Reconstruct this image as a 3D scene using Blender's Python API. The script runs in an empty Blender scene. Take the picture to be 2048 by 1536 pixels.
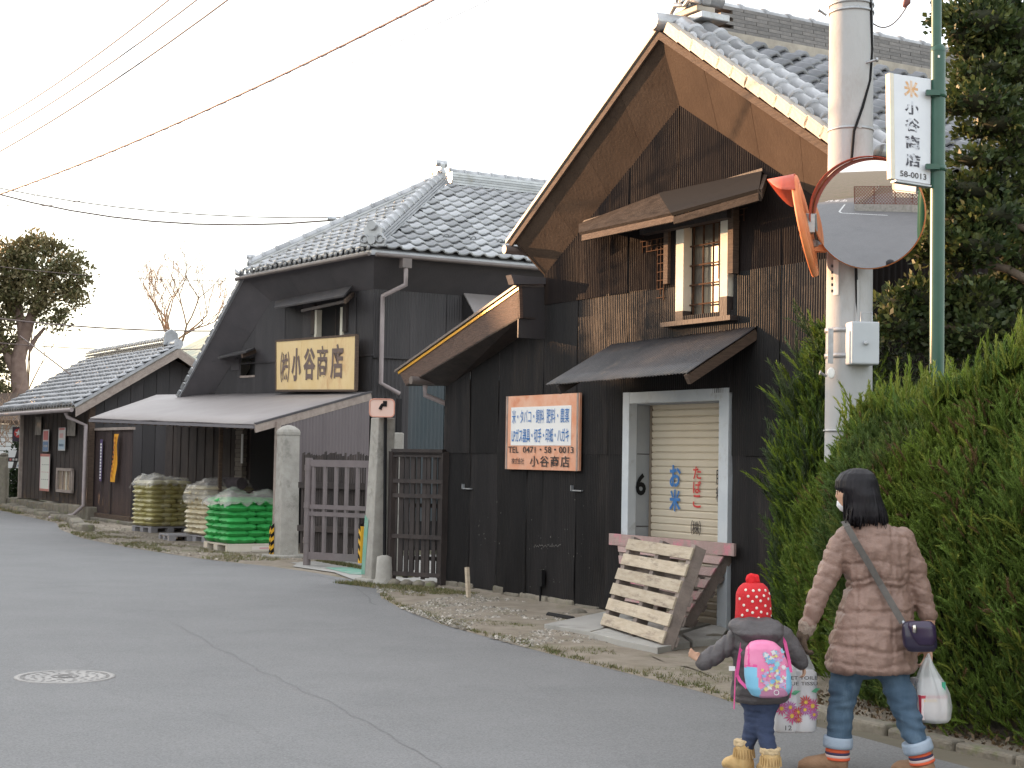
import bpy, bmesh, math, random
import numpy as np
from mathutils import Vector, Matrix, noise
rnd = random.Random(7)
SC = bpy.context.scene
COL = SC.collection
# ---------------------------------------------------------------- camera
TILT, ROLL, FPX, AZ, CAMH = 0.0475, 0.01727, 3200.0, 0.5274, 1.58
FW = Vector((0, math.cos(TILT), math.sin(TILT)))
R0 = Vector((1, 0, 0)); U0 = R0.cross(FW)
RT = math.cos(ROLL) * R0 + math.sin(ROLL) * U0
UP = -math.sin(ROLL) * R0 + math.cos(ROLL) * U0
cam = bpy.data.cameras.new('camera'); camo = bpy.data.objects.new('camera', cam)
COL.objects.link(camo)
camo.matrix_world = Matrix(((RT.x, UP.x, -FW.x, 0), (RT.y, UP.y, -FW.y, 0), (RT.z, UP.z, -FW.z, CAMH), (0, 0, 0, 1)))
cam.lens = 36 * FPX / 2048; cam.sensor_width = 36; cam.clip_end = 3000; cam.clip_start = 0.1
SC.camera = camo
# ---------------------------------------------------------------- light
SUN_AZ, SUN_EL = math.radians(-57), math.radians(8.5)      # azimuth from +Y, clockwise positive
w = bpy.data.worlds.new('World'); SC.world = w; w.use_nodes = True
nt = w.node_tree; nt.nodes.clear()
sky = nt.nodes.new('ShaderNodeTexSky'); sky.sky_type = 'NISHITA'; sky.sun_disc = False
sky.sun_elevation = SUN_EL; sky.sun_rotation = SUN_AZ
sky.air_density = 1.0; sky.dust_density = 1.5; sky.ozone_density = 1.0; sky.altitude = 0
bg = nt.nodes.new('ShaderNodeBackground'); bg.inputs[1].default_value = 0.1
wo = nt.nodes.new('ShaderNodeOutputWorld')
hz = nt.nodes.new('ShaderNodeMix'); hz.data_type = 'RGBA'; hz.inputs[0].default_value = 0.62   # thin bright veil of high cloud
hz.inputs[7].default_value = (4.1, 4.05, 4.0, 1)
nt.links.new(sky.outputs[0], hz.inputs[6]); nt.links.new(hz.outputs[2], bg.inputs[0]); nt.links.new(bg.outputs[0], wo.inputs[0])
sl = bpy.data.lights.new('sun', 'SUN'); sl.energy = 2.0; sl.angle = math.radians(0.6); sl.color = (1.0, 0.58, 0.31)
so = bpy.data.objects.new('sun', sl); COL.objects.link(so)
SUND = Vector((math.sin(SUN_AZ) * math.cos(SUN_EL), math.cos(SUN_AZ) * math.cos(SUN_EL), math.sin(SUN_EL)))
so.rotation_euler = (-SUND).to_track_quat('-Z', 'Y').to_euler()
SC.view_settings.view_transform = 'Standard'; SC.view_settings.look = 'None'
SC.view_settings.exposure = 2.58; SC.view_settings.gamma = 1; SC.view_settings.use_curve_mapping = False
SC.cycles.max_bounces = 6; SC.cycles.transparent_max_bounces = 12
# ---------------------------------------------------------------- frames
UD = Vector((-math.sin(AZ), math.cos(AZ), 0)); VD = Vector((math.cos(AZ), math.sin(AZ), 0)); ZD = Vector((0, 0, 1))
CP = Vector((0, 0, CAMH))
def ray(px, py): return FW + RT * ((px - 1024) / FPX) - UP * ((py - 768) / FPX)
def onp(px, py, n, c):
    d = ray(px, py); return CP + d * ((c - CP.dot(n)) / d.dot(n))
def T(px, py, t): return onp(px, py, VD, t)
def S(px, py, s): return onp(px, py, UD, s)
def G(px, py, z=0.0): return onp(px, py, ZD, z)
def D(px, py, y): d = ray(px, py); return CP + d * (y / d.y)
def W(s, t, z): return UD * s + VD * t + ZD * z
# ---------------------------------------------------------------- materials
MATS = {}
def mat(name, c, rough=0.8, c2=None, scale=6.0, bump=0.0, bscale=None, metal=0.0, spec=0.5, stretch=(1, 1, 1), rnd_=0.0, detail=6, trans=0.0, alpha=1.0, c3=None, s3=1.5, coord='Object', lo=0.35, hi=0.65, sub=0.0):
    if name in MATS: return MATS[name]
    m = bpy.data.materials.new(name); m.use_nodes = True; MATS[name] = m
    n = m.node_tree; b = n.nodes['Principled BSDF']; L = n.links.new
    b.inputs['Roughness'].default_value = rough; b.inputs['Metallic'].default_value = metal
    b.inputs['Specular IOR Level'].default_value = spec
    b.inputs['Base Color'].default_value = (*c, 1)
    if trans: b.inputs['Transmission Weight'].default_value = trans
    if alpha < 1: b.inputs['Alpha'].default_value = alpha
    tc = n.nodes.new('ShaderNodeTexCoord'); mp = n.nodes.new('ShaderNodeMapping'); mp.inputs['Scale'].default_value = stretch
    L(tc.outputs[coord], mp.inputs[0])
    last = None
    if c2:
        nz = n.nodes.new('ShaderNodeTexNoise'); nz.inputs['Scale'].default_value = scale; nz.inputs['Detail'].default_value = detail; nz.inputs['Roughness'].default_value = .62
        L(mp.outputs[0], nz.inputs[0])
        mr = n.nodes.new('ShaderNodeMapRange'); mr.inputs[1].default_value = lo; mr.inputs[2].default_value = hi; L(nz.outputs[0], mr.inputs[0])
        mx = n.nodes.new('ShaderNodeMix'); mx.data_type = 'RGBA'; mx.inputs[6].default_value = (*c, 1); mx.inputs[7].default_value = (*c2, 1)
        L(mr.outputs[0], mx.inputs[0]); last = mx.outputs[2]
    if c3:
        nz = n.nodes.new('ShaderNodeTexNoise'); nz.inputs['Scale'].default_value = s3; nz.inputs['Detail'].default_value = 8; nz.inputs['Roughness'].default_value = .7
        L(mp.outputs[0], nz.inputs[0])
        mr = n.nodes.new('ShaderNodeMapRange'); mr.inputs[1].default_value = .54; mr.inputs[2].default_value = .66; L(nz.outputs[0], mr.inputs[0])
        mx = n.nodes.new('ShaderNodeMix'); mx.data_type = 'RGBA'; mx.inputs[7].default_value = (*c3, 1)
        if last: L(last, mx.inputs[6])
        else: mx.inputs[6].default_value = (*c, 1)
        L(mr.outputs[0], mx.inputs[0]); last = mx.outputs[2]
    if rnd_:
        oi = n.nodes.new('ShaderNodeObjectInfo'); hs = n.nodes.new('ShaderNodeHueSaturation')
        mr = n.nodes.new('ShaderNodeMapRange'); mr.inputs[3].default_value = 1 - rnd_; mr.inputs[4].default_value = 1 + rnd_; L(oi.outputs['Random'], mr.inputs[0]); L(mr.outputs[0], hs.inputs['Value'])
        if last: L(last, hs.inputs['Color'])
        else: hs.inputs['Color'].default_value = (*c, 1)
        last = hs.outputs[0]
    if last: L(last, b.inputs['Base Color'])
    if bump:
        nz = n.nodes.new('ShaderNodeTexNoise'); nz.inputs['Scale'].default_value = bscale or scale * 4; nz.inputs['Detail'].default_value = 5; L(mp.outputs[0], nz.inputs[0])
        bp = n.nodes.new('ShaderNodeBump'); bp.inputs['Strength'].default_value = min(1, bump); bp.inputs['Distance'].default_value = 0.02; L(nz.outputs[0], bp.inputs['Height']); L(bp.outputs[0], b.inputs['Normal'])
    return m
def attrmat(name, rough=0.8, spec=0.3, sub=0.0, bump=0, bscale=40):
    """base colour from the per-face 'col' attribute (leaf and cloth colours)"""
    if name in MATS: return MATS[name]
    m = bpy.data.materials.new(name); m.use_nodes = True; MATS[name] = m
    n = m.node_tree; b = n.nodes['Principled BSDF']; a = n.nodes.new('ShaderNodeAttribute'); a.attribute_name = 'col'
    n.links.new(a.outputs['Color'], b.inputs['Base Color']); b.inputs['Roughness'].default_value = rough
    b.inputs['Specular IOR Level'].default_value = spec
    if sub:
        tr = n.nodes.new('ShaderNodeBsdfTranslucent'); n.links.new(a.outputs['Color'], tr.inputs[0])
        mx = n.nodes.new('ShaderNodeMixShader'); mx.inputs[0].default_value = sub
        n.links.new(b.outputs[0], mx.inputs[1]); n.links.new(tr.outputs[0], mx.inputs[2]); n.links.new(mx.outputs[0], n.nodes['Material Output'].inputs[0])
    return m
# ---------------------------------------------------------------- objects
def tag(o, label=None, cat=None, group=None, kind=None):
    if label: o['label'] = label
    if cat: o['category'] = cat
    if group: o['group'] = group
    if kind: o['kind'] = kind
    return o
def thing(name, loc, label, cat, group=None):
    o = bpy.data.objects.new(name, None); COL.objects.link(o); o.location = loc; o.empty_display_size = .1
    o['_w'] = list(loc); return tag(o, label, cat, group)
def rootloc(p): return Vector(p['_w']) if p is not None and '_w' in p else Vector((0, 0, 0))
class MB:
    def __init__(s): s.v = []; s.f = []; s.mi = []; s.m = 0; s.sm = set()
    def add(s, vs, fs, smooth=False):
        b = len(s.v); s.v += [tuple(v) for v in vs]
        for f in fs:
            if smooth: s.sm.add(len(s.f))
            s.f.append(tuple(i + b for i in f)); s.mi.append(s.m)
        return s
    def par(s, o, a, b, c):
        """parallelepiped: corner o, edges a b c"""
        o, a, b, c = map(Vector, (o, a, b, c))
        if a.cross(b).dot(c) < 0: a, b = b, a
        vs = [o, o + a, o + a + b, o + b, o + c, o + a + c, o + a + b + c, o + b + c]
        return s.add(vs, [(3, 2, 1, 0), (4, 5, 6, 7), (0, 1, 5, 4), (1, 2, 6, 5), (2, 3, 7, 6), (3, 0, 4, 7)])
    def box(s, c, sx, sy, sz, X=Vector((1, 0, 0)), Y=Vector((0, 1, 0)), Z=Vector((0, 0, 1))):
        return s.par(Vector(c) - X * sx / 2 - Y * sy / 2 - Z * sz / 2, X * sx, Y * sy, Z * sz)
    def bar(s, p, q, w, h, up=Vector((0, 0, 1))):
        """beam p->q, width w sideways, height h along up (centred)"""
        p, q = Vector(p), Vector(q); d = (q - p); x = d.normalized(); y = Vector(up).cross(x)
        if y.length < 1e-5: y = Vector((1, 0, 0)).cross(x)
        y.normalize(); z = x.cross(y)
        return s.par(p - y * w / 2 - z * h / 2, d, y * w, z * h)
    def tube(s, pts, r, n=8, cap=True, smooth=True):
        pts = [Vector(p) for p in pts]; N = len(pts); rs = r if isinstance(r, (list, tuple)) else [r] * N
        vs = []; t0 = None; prev = None
        for i, p in enumerate(pts):
            t = (pts[min(i + 1, N - 1)] - pts[max(i - 1, 0)]).normalized()
            if prev is None:
                a = Vector((0, 0, 1)) if abs(t.z) < .9 else Vector((1, 0, 0)); x = a.cross(t).normalized()
            else: x = (prev - t * prev.dot(t)).normalized()
            prev = x; y = t.cross(x)
            for k in range(n):
                an = 2 * math.pi * k / n; vs.append(p + (x * math.cos(an) + y * math.sin(an)) * rs[i])
        fs = [(i * n + k, i * n + (k + 1) % n, (i + 1) * n + (k + 1) % n, (i + 1) * n + k) for i in range(N - 1) for k in range(n)]
        s.add(vs, fs, smooth)
        if cap:
            s.add([vs[k] for k in range(n)], [tuple(reversed(range(n)))]); s.add([vs[(N - 1) * n + k] for k in range(n)], [tuple(range(n))])
        return s
    def prism(s, poly, ext):
        """planar polygon (list of points) extruded along ext, closed"""
        poly = [Vector(p) for p in poly]; n = len(poly); ext = Vector(ext)
        nn = Vector((0, 0, 0))
        for i in range(n): nn += poly[i].cross(poly[(i + 1) % n])
        if nn.dot(ext) < 0: poly = poly[::-1]
        vs = poly + [p + ext for p in poly]
        return s.add(vs, [tuple(range(n))[::-1], tuple(range(n, 2 * n))] + [(i, (i + 1) % n, n + (i + 1) % n, n + i) for i in range(n)])
    def lathe(s, c, prof, n=16, X=Vector((1, 0, 0)), Y=Vector((0, 1, 0)), Z=Vector((0, 0, 1)), smooth=True):
        c = Vector(c); vs = []
        for r, z in prof:
            for k in range(n):
                a = 2 * math.pi * k / n; vs.append(c + X * (r * math.cos(a)) + Y * (r * math.sin(a)) + Z * z)
        fs = [(i * n + k, i * n + (k + 1) % n, (i + 1) * n + (k + 1) % n, (i + 1) * n + k) for i in range(len(prof) - 1) for k in range(n)]
        fs += [tuple(range(n))[::-1], tuple(range((len(prof) - 1) * n, len(prof) * n))]
        return s.add(vs, fs, smooth)
    def mesh(s, name, mats, off=Vector((0, 0, 0)), recalc=False):
        me = bpy.data.meshes.new(name)
        me.from_pydata([tuple(Vector(v) - off) for v in s.v], [], s.f)
        for m in (mats if isinstance(mats, (list, tuple)) else [mats]): me.materials.append(m)
        if any(s.mi): me.polygons.foreach_set('material_index', s.mi)
        if s.sm: me.polygons.foreach_set('use_smooth', [i in s.sm for i in range(len(s.f))])
        me.update(); return me
    def build(s, name, mats, parent=None, label=None, cat=None, group=None, kind=None, bevel=0):
        off = rootloc(parent)
        if parent is None and kind != 'structure' and s.v:
            a = np.array([tuple(v) for v in s.v]); mn, mx = a.min(0), a.max(0); off = Vector(((mn[0] + mx[0]) / 2, (mn[1] + mx[1]) / 2, mn[2]))
        o = bpy.data.objects.new(name, s.mesh(name, mats, off)); COL.objects.link(o)
        if parent is not None: o.parent = parent; o['_w'] = list(off)
        else: o.location = off; o['_w'] = list(off)
        if bevel:
            md = o.modifiers.new('bevel', 'BEVEL'); md.width = bevel; md.segments = 2; md.limit_method = 'ANGLE'
        return tag(o, label, cat, group, kind)
def place(name, me, M, parent=None):
    """object sharing mesh me, world matrix M, child of parent"""
    o = bpy.data.objects.new(name, me); COL.objects.link(o)
    if parent is not None:
        o.parent = parent; o.matrix_basis = Matrix.Translation(-rootloc(parent)) @ M
    else: o.matrix_basis = M; o['_w'] = list(M.translation)
    return o
def frame(o, x, y, z): return Matrix(((x.x, y.x, z.x, o.x), (x.y, y.y, z.y, o.y), (x.z, y.z, z.z, o.z), (0, 0, 0, 1)))
def arr_mesh(name, V, F, mats, col=None, smooth=False):
    """fast mesh from numpy arrays, F (n,3) or (n,4); col per face (n,3)"""
    V = np.asarray(V, dtype=np.float32); F = np.asarray(F, dtype=np.int32); k = F.shape[1]
    me = bpy.data.meshes.new(name); me.vertices.add(len(V)); me.vertices.foreach_set('co', V.ravel())
    me.loops.add(F.size); me.loops.foreach_set('vertex_index', F.ravel())
    me.polygons.add(len(F)); me.polygons.foreach_set('loop_start', np.arange(len(F), dtype=np.int32) * k)
    try: me.polygons.foreach_set('loop_total', np.full(len(F), k, dtype=np.int32))
    except Exception: pass
    me.materials.append(mats)
    if smooth: me.polygons.foreach_set('use_smooth', np.ones(len(F), dtype=bool))
    me.update(calc_edges=True)
    if col is not None:
        a = me.color_attributes.new('col', 'FLOAT_COLOR', 'CORNER'); c = np.ones((len(F), k, 4), dtype=np.float32); c[:, :, :3] = np.asarray(col)[:, None, :]
        a.data.foreach_set('color', c.ravel())
    return me
def hide_tmp(o): bpy.data.objects.remove(o, do_unlink=True)
def lettering(txt, parent, O, X, Y, w, h, m, thick=0.0, name='lettering', vertical=False, lift=0.004, spacing=1.0, bold_y=0.0):
    """flat print: text fitted to the w x h box that starts at O along unit X (right) and Y (up)"""
    N = X.cross(Y).normalized()
    items = [(txt, O, w, h)]
    if vertical:
        k = len(txt); items = [(c, O + Y * (h * (k - 1 - i) / k), w, h / k * .9) for i, c in enumerate(txt)]
    V = []; F = []
    for t, o, ww, hh in items:
        if not t.strip(): continue
        cu = bpy.data.curves.new('tmp', 'FONT'); cu.body = t; cu.size = 1; cu.offset = thick; cu.space_character = spacing; cu.resolution_u = 3
        ob = bpy.data.objects.new('tmp', cu); COL.objects.link(ob)
        dg = bpy.context.evaluated_depsgraph_get(); me = ob.evaluated_get(dg).to_mesh()
        a = np.array([v.co[:] for v in me.vertices]) if len(me.vertices) else np.zeros((0, 3))
        fs = [tuple(p.vertices) for p in me.polygons]
        ob.evaluated_get(dg).to_mesh_clear(); hide_tmp(ob)
        if not len(a): continue
        mn, mx = a.min(0), a.max(0); sx = ww / max(mx[0] - mn[0], 1e-4); sy = hh / max(mx[1] - mn[1], 1e-4)
        b = len(V)
        for q in a: V.append(o + X * ((q[0] - mn[0]) * sx) + Y * ((q[1] - mn[1]) * sy) + N * lift)
        F += [tuple(i + b for i in f) for f in fs]
    mb = MB(); mb.v = [tuple(v) for v in V]; mb.f = F; mb.mi = [0] * len(F)
    return mb.build(name, m, parent)
def corrugated(O, X, Zf, w, bot, top, m, parent, pitch=0.032, amp=0.006, name='corrugated_sheet', n=4, dent=0.0, seed=0, rows=None, N=None, jag=0.0):
    """corrugated metal sheet: waves across X, height from bot(x) to top(x) along z; N is the outward normal"""
    r = random.Random(seed); cols = max(2, int(w / pitch * n)); N = N or X.cross(ZD).normalized() * -1
    vs = []; rr = rows or 2; ph = r.random() * 6; tilt = r.uniform(-.004, .004)
    for i in range(cols + 1):
        x = w * i / cols; b0 = bot(x) + (r.uniform(-jag, jag) if jag else 0); t0 = top(x)
        for j in range(rr + 1):
            k = j / rr; z = b0 + (t0 - b0) * k
            d = amp * math.sin(2 * math.pi * x / pitch + ph) + tilt * x / w
            if dent: d += dent * (noise.noise(Vector((x * 1.7 + seed * 3.1, z * 1.3, seed))) + .5 * noise.noise(Vector((x * 5 + seed, z * 3, 2.))) ) * (1.0 + (1.2 if z < .35 else 0))
            vs.append(O + X * x + ZD * z + N * (d + .006))
    fs = [(i * (rr + 1) + j, (i + 1) * (rr + 1) + j, (i + 1) * (rr + 1) + j + 1, i * (rr + 1) + j + 1) for i in range(cols) for j in range(rr)]
    mb = MB(); mb.add(vs, fs, True); return mb.build(name, m, parent)
def loftmesh(rings):
    """rings: list of equal-length point lists -> (verts, quads) closed ends"""
    n = len(rings[0]); v = [p for r in rings for p in r]
    f = [(i * n + k, i * n + (k + 1) % n, (i + 1) * n + (k + 1) % n, (i + 1) * n + k) for i in range(len(rings) - 1) for k in range(n)]
    f += [tuple(range(n))[::-1], tuple(range((len(rings) - 1) * n, len(rings) * n))]
    return v, f
# ---------------------------------------------------------------- palette
M_SID = mat('sun_toned_black_siding', (0.014, 0.0105, 0.0102), .75, (0.021, 0.0150, 0.0130), 3, .25, 60, stretch=(1, 1, .12), rnd_=.3, c3=(.030, .020, .016), s3=2.2, spec=.10)  # warm sunlit brown put into the colour of the black sheets
M_SIDK = mat('shade_toned_black_siding', (0.0105, 0.0098, 0.0102), .6, (0.019, 0.0165, 0.0165), 3, .25, 60, stretch=(1, 1, .12), rnd_=.35, c3=(.034, .028, .026), s3=2.2, spec=.22)  # same black sheets, with the tone of the shade put into the colour
M_SIDB = mat('faded_siding', (0.030, 0.027, 0.029), .6, (0.044, 0.039, 0.041), 2.5, .2, 60, stretch=(1, 1, .15), rnd_=.22)
M_SIDG = mat('blue_green_siding', (0.035, 0.050, 0.058), .55, (0.055, 0.062, 0.068), 2.5, .2, 60, stretch=(1, 1, .15), rnd_=.15)
M_SIDP = mat('brown_panel_siding', (0.12, 0.10, 0.105), .5, (0.15, 0.125, 0.13), 2.5, .1, 60, stretch=(1, 1, .15))
M_DARK = mat('dark_interior', (0.012, 0.011, 0.012), .9)
M_SOFA = mat('brown_soffit', (0.046, 0.030, 0.021), .85, (0.062, 0.042, 0.030), 2.2, .2, 30, rnd_=.12, c3=(.040, .026, .019), s3=1.3, spec=.12)
M_SOFB = mat('grey_soffit', (0.060, 0.055, 0.060), .8, (0.075, 0.068, 0.072), 2.2, .15, 30, rnd_=.08)
M_TILE = mat('grey_roof_tile', (0.29, 0.298, 0.31), .28, (0.38, 0.387, 0.40), 5, .08, 30, metal=.3, spec=.8, rnd_=.28, c3=(.25, .25, .24), s3=3)
M_TILEA = mat('dark_grey_roof_tile', (0.135, 0.14, 0.155), .28, (0.20, 0.205, 0.22), 5, .08, 30, metal=.15, spec=.7, rnd_=.25, c3=(.10, .10, .10), s3=4)
M_TILEF = mat('roof_tile_field', (0.27, 0.278, 0.295), .32, (0.37, 0.375, 0.39), 4, 0, metal=.15, spec=.6)
M_TILEB = mat('beige_edge_tile', (0.30, 0.26, 0.21), .5, (0.38, 0.335, 0.28), 6, .1, 30, rnd_=.08)
M_RIDGE = mat('ridge_course_tile', (0.115, 0.108, 0.105), .5, (0.18, 0.165, 0.155), 7, .15, 30, rnd_=.2)
M_PLAST = mat('roof_plaster', (0.42, 0.38, 0.32), .9, (0.3, 0.27, 0.23), 8)
M_WOODD = mat('weathered_brown_wood', (0.065, 0.042, 0.030), .85, (0.115, 0.078, 0.056), 9, .4, 40, stretch=(1, 1, 8))
M_WOODH = mat('brown_barge_wood', (0.06, 0.034, 0.026), .75, (0.12, 0.07, 0.05), 14, .5, 40, stretch=(.6, .6, 6))
M_WOODG = mat('grey_wood', (0.26, 0.21, 0.185), .85, (0.36, 0.30, 0.26), 9, .3, 40)
M_WOODP = mat('pale_pallet_wood', (0.50, 0.43, 0.33), .8, (0.38, 0.31, 0.23), 5, .3, 50, stretch=(1, 1, 6), rnd_=.14, c3=(.24, .19, .15), s3=3)
M_WOODK = mat('pink_painted_wood', (0.34, 0.24, 0.22), .8, (0.42, 0.30, 0.28), 6, .3, 50, rnd_=.12, c3=(.62, .20, .27), s3=3.2)
M_WOODX = mat('old_grey_pallet_wood', (0.17, 0.14, 0.125), .85, (0.25, 0.205, 0.18), 7, .3, 50, rnd_=.15)
M_BLKW = mat('black_painted_wood', (0.025, 0.019, 0.018), .7, (0.048, 0.036, 0.032), 8, .3, 50, stretch=(1, 1, .3), rnd_=.2)
M_CONC = mat('concrete', (0.30, 0.285, 0.255), .9, (0.40, 0.38, 0.345), 5, .3, 60, c3=(.22, .21, .185), s3=3)
M_CONCL = mat('pale_pole_concrete', (0.355, 0.36, 0.365), .75, (0.42, 0.425, 0.43), 1.6, .1, 80, stretch=(1, 1, .4), c3=(.32, .31, .30), s3=2)
M_STONE = mat('mossy_stone', (0.155, 0.138, 0.11), .95, (0.23, 0.205, 0.165), 7, .6, 30, c3=(.15, .16, .08), s3=5, rnd_=.2)
M_WHITEF = mat('blue_white_frame_paint', (0.48, 0.52, 0.56), .55, (0.56, 0.60, 0.63), 3, .05, c3=(.42, .44, .45), s3=4)
M_WHITEW = mat('chalky_white_paint', (0.62, 0.58, 0.48), .8, (0.70, 0.66, 0.56), 5, .2, 40)
M_SHUT = mat('cream_shutter', (0.55, 0.48, 0.37), .45, (0.60, 0.53, 0.42), 2, 0)
M_BLACK = mat('black_paint', (0.012, 0.012, 0.013), .7, spec=.15)
M_STEEL = mat('galvanised_steel', (0.42, 0.44, 0.46), .45, (0.32, 0.33, 0.35), 20, .05, metal=.5)
M_PIPE = mat('faded_pink_pipe', (0.28, 0.235, 0.235), .55, (0.34, 0.29, 0.285), 5)
M_GUTT = mat('dark_gutter', (0.11, 0.095, 0.09), .5, (0.15, 0.12, 0.11), 5)
M_GATE = mat('grey_brown_gate_paint', (0.15, 0.125, 0.125), .5, (0.18, 0.15, 0.15), 6)
M_ORNG = mat('faded_orange', (0.62, 0.17, 0.055), .55, (0.66, 0.26, 0.10), 4)
M_HOOD = mat('red_hood_paint', (0.48, 0.065, 0.03), .5, (0.55, 0.11, 0.06), 4)
M_PINKR = mat('faded_pink_back', (0.72, 0.48, 0.40), .5, (0.76, 0.54, 0.46), 4)
M_GREEN = mat('green_pole_paint', (0.016, 0.068, 0.045), .35, (0.024, 0.088, 0.060), 4)
M_CANOP = mat('grey_sheet_roof', (0.25, 0.225, 0.22), .62, (0.285, 0.26, 0.255), 1.5, .04, 20)
M_WHITE = mat('white', (0.75, 0.75, 0.74), .5)
M_YEL = mat('yellow', (0.75, 0.42, 0.03), .5)
M_BLUE = mat('blue_print', (0.030, 0.15, 0.42), .5, (0.05, 0.20, 0.48), 20)
M_REDP = mat('red_print', (0.55, 0.045, 0.04), .5)
M_DKP = mat('dark_print', (0.035, 0.027, 0.026), .6)
M_BRP = mat('brown_print', (0.085, 0.055, 0.045), .7)
M_PLS = mat('clear_plastic_film', (0.60, 0.58, 0.55), .22, spec=.7, alpha=.34)
M_GLASS = mat('window_glass', (0.05, 0.05, 0.05), .08, spec=.9)
# ================================================================ ground
M_ASPH = mat('asphalt', (0.174, 0.174, 0.175), .85, (0.194, 0.193, 0.194), 1.1, .35, 260, c3=(.160, .160, .162), s3=.35)
_n = M_ASPH.node_tree; _b = _n.nodes['Principled BSDF']; _src = _b.inputs['Base Color'].links[0].from_socket
_tc = _n.nodes.new('ShaderNodeTexCoord'); _v = _n.nodes.new('ShaderNodeTexNoise'); _v.inputs['Scale'].default_value = 75; _v.inputs['Detail'].default_value = 6; _v.inputs['Roughness'].default_value = .75
_n.links.new(_tc.outputs['Object'], _v.inputs[0])
_r = _n.nodes.new('ShaderNodeMapRange'); _r.inputs[1].default_value = .35; _r.inputs[2].default_value = .75; _r.inputs[3].default_value = .72; _r.inputs[4].default_value = 1.45
_n.links.new(_v.outputs[0], _r.inputs[0])
# thin wandering cracks
_vo = _n.nodes.new('ShaderNodeTexVoronoi'); _vo.feature = 'DISTANCE_TO_EDGE'; _vo.inputs['Scale'].default_value = .11
_wn = _n.nodes.new('ShaderNodeTexNoise'); _wn.inputs['Scale'].default_value = 1.4; _wn.inputs['Detail'].default_value = 6; _n.links.new(_tc.outputs['Object'], _wn.inputs[0])
_ad = _n.nodes.new('ShaderNodeVectorMath'); _ad.operation = 'MULTIPLY_ADD'; _ad.inputs[1].default_value = (.9, .9, .9)
_n.links.new(_wn.outputs['Color'], _ad.inputs[0]); _n.links.new(_tc.outputs['Object'], _ad.inputs[2]); _n.links.new(_ad.outputs[0], _vo.inputs[0])
_cr = _n.nodes.new('ShaderNodeMapRange'); _cr.inputs[1].default_value = 0; _cr.inputs[2].default_value = .004; _cr.inputs[3].default_value = .93; _cr.inputs[4].default_value = 1
_n.links.new(_vo.outputs['Distance'], _cr.inputs[0])
_mm = _n.nodes.new('ShaderNodeMath'); _mm.operation = 'MULTIPLY'; _n.links.new(_r.outputs[0], _mm.inputs[0]); _n.links.new(_cr.outputs[0], _mm.inputs[1])
_mx = _n.nodes.new('ShaderNodeVectorMath'); _mx.operation = 'SCALE'; _n.links.new(_src, _mx.inputs[0]); _n.links.new(_mm.outputs[0], _mx.inputs['Scale'])
_n.links.new(_mx.outputs[0], _b.inputs['Base Color'])
M_DIRT = mat('dirt_verge', (0.20, 0.165, 0.125), .95, (0.29, 0.25, 0.20), 3.5, .6, 60, c3=(.16, .15, .085), s3=1.6)
M_DIRT2 = mat('bare_ground', (0.12, 0.105, 0.075), .95, (0.17, 0.145, 0.105), .8, .3, 10, c3=(.09, .10, .045), s3=.5)
MB().add([(-400, -200, -.004), (400, -200, -.004), (400, 700, -.004), (-400, 700, -.004)], [(0, 1, 2, 3)]).build('ground', M_DIRT2, kind='structure')
# road edge (s,t) as traced on the ground
EDGE = [(3.0, 6.2), (6.24, 6.40), (7.4, 6.55), (8.1, 6.60), (8.95, 6.78), (10.05, 6.86), (11.16, 6.93), (12.09, 7.02), (13.6, 7.2), (15.2, 7.55), (16.5, 7.95), (17.6, 8.45), (18.6, 8.70), (20.0, 8.72), (21.6, 8.60), (23.2, 8.25), (26.5, 8.05), (29.5, 8.1), (33, 8.6), (36, 9.3), (41, 9.6), (47, 10.0), (60, 13.0), (90, 22)]
def edge_t(s):
    for (a, ta), (b, tb) in zip(EDGE, EDGE[1:]):
        if a <= s <= b: return ta + (tb - ta) * (s - a) / (b - a)
    return EDGE[0][1] if s < EDGE[0][0] else EDGE[-1][1]
vs = []; fs = []
ss = [2 + i * .25 for i in range(0, 352)]
for i, s in enumerate(ss):
    wob = .05 * noise.noise(Vector((s * 1.4, 3, 0))) + .03 * noise.noise(Vector((s * 5, 8, 0)))
    vs += [W(s, -14, 0.004), W(s, edge_t(s) + wob, 0.004)]
for i in range(len(ss) - 1): fs.append((2 * i, 2 * i + 2, 2 * i + 3, 2 * i + 1))
vs += [W(2, -14, .004), W(-40, -14, .004), W(-40, 6.0, .004), W(2, 6.15, .004)]; k = len(vs) - 4; fs.append((k, k + 3, k + 2, k + 1))
MB().add(vs, fs).build('road', M_ASPH, kind='structure')
# verge strip between road and buildings: bumpy dirt sheet
vs = []; fs = []; NS, NT = 260, 14
for i in range(NS):
    s = 8.0 + i * .15
    e = edge_t(s) - .02; back = 9.35 if s < 18 else (9.4 + min(1.6, (s - 18) * .5) if s < 24 else 12.0)
    for j in range(NT):
        t = e + (back - e) * j / (NT - 1); z = .006 + (.0 if j == 0 else .015 + .022 * abs(noise.noise(Vector((s * 2.3, t * 2.3, 1)))) + .01 * noise.noise(Vector((s * 9, t * 9, 4))))
        if 18.3 < s < 22.3: z = -.002 if j else -.003
        if t > 9.1 and s < 17.5: z += .03
        vs.append(W(s, t, z))
for i in range(NS - 1):
    for j in range(NT - 1): a = i * NT + j; fs.append((a, a + NT, a + NT + 1, a + 1))
m = MB(); m.add(vs, fs, True); m.build('verge', M_DIRT, kind='structure')
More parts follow.
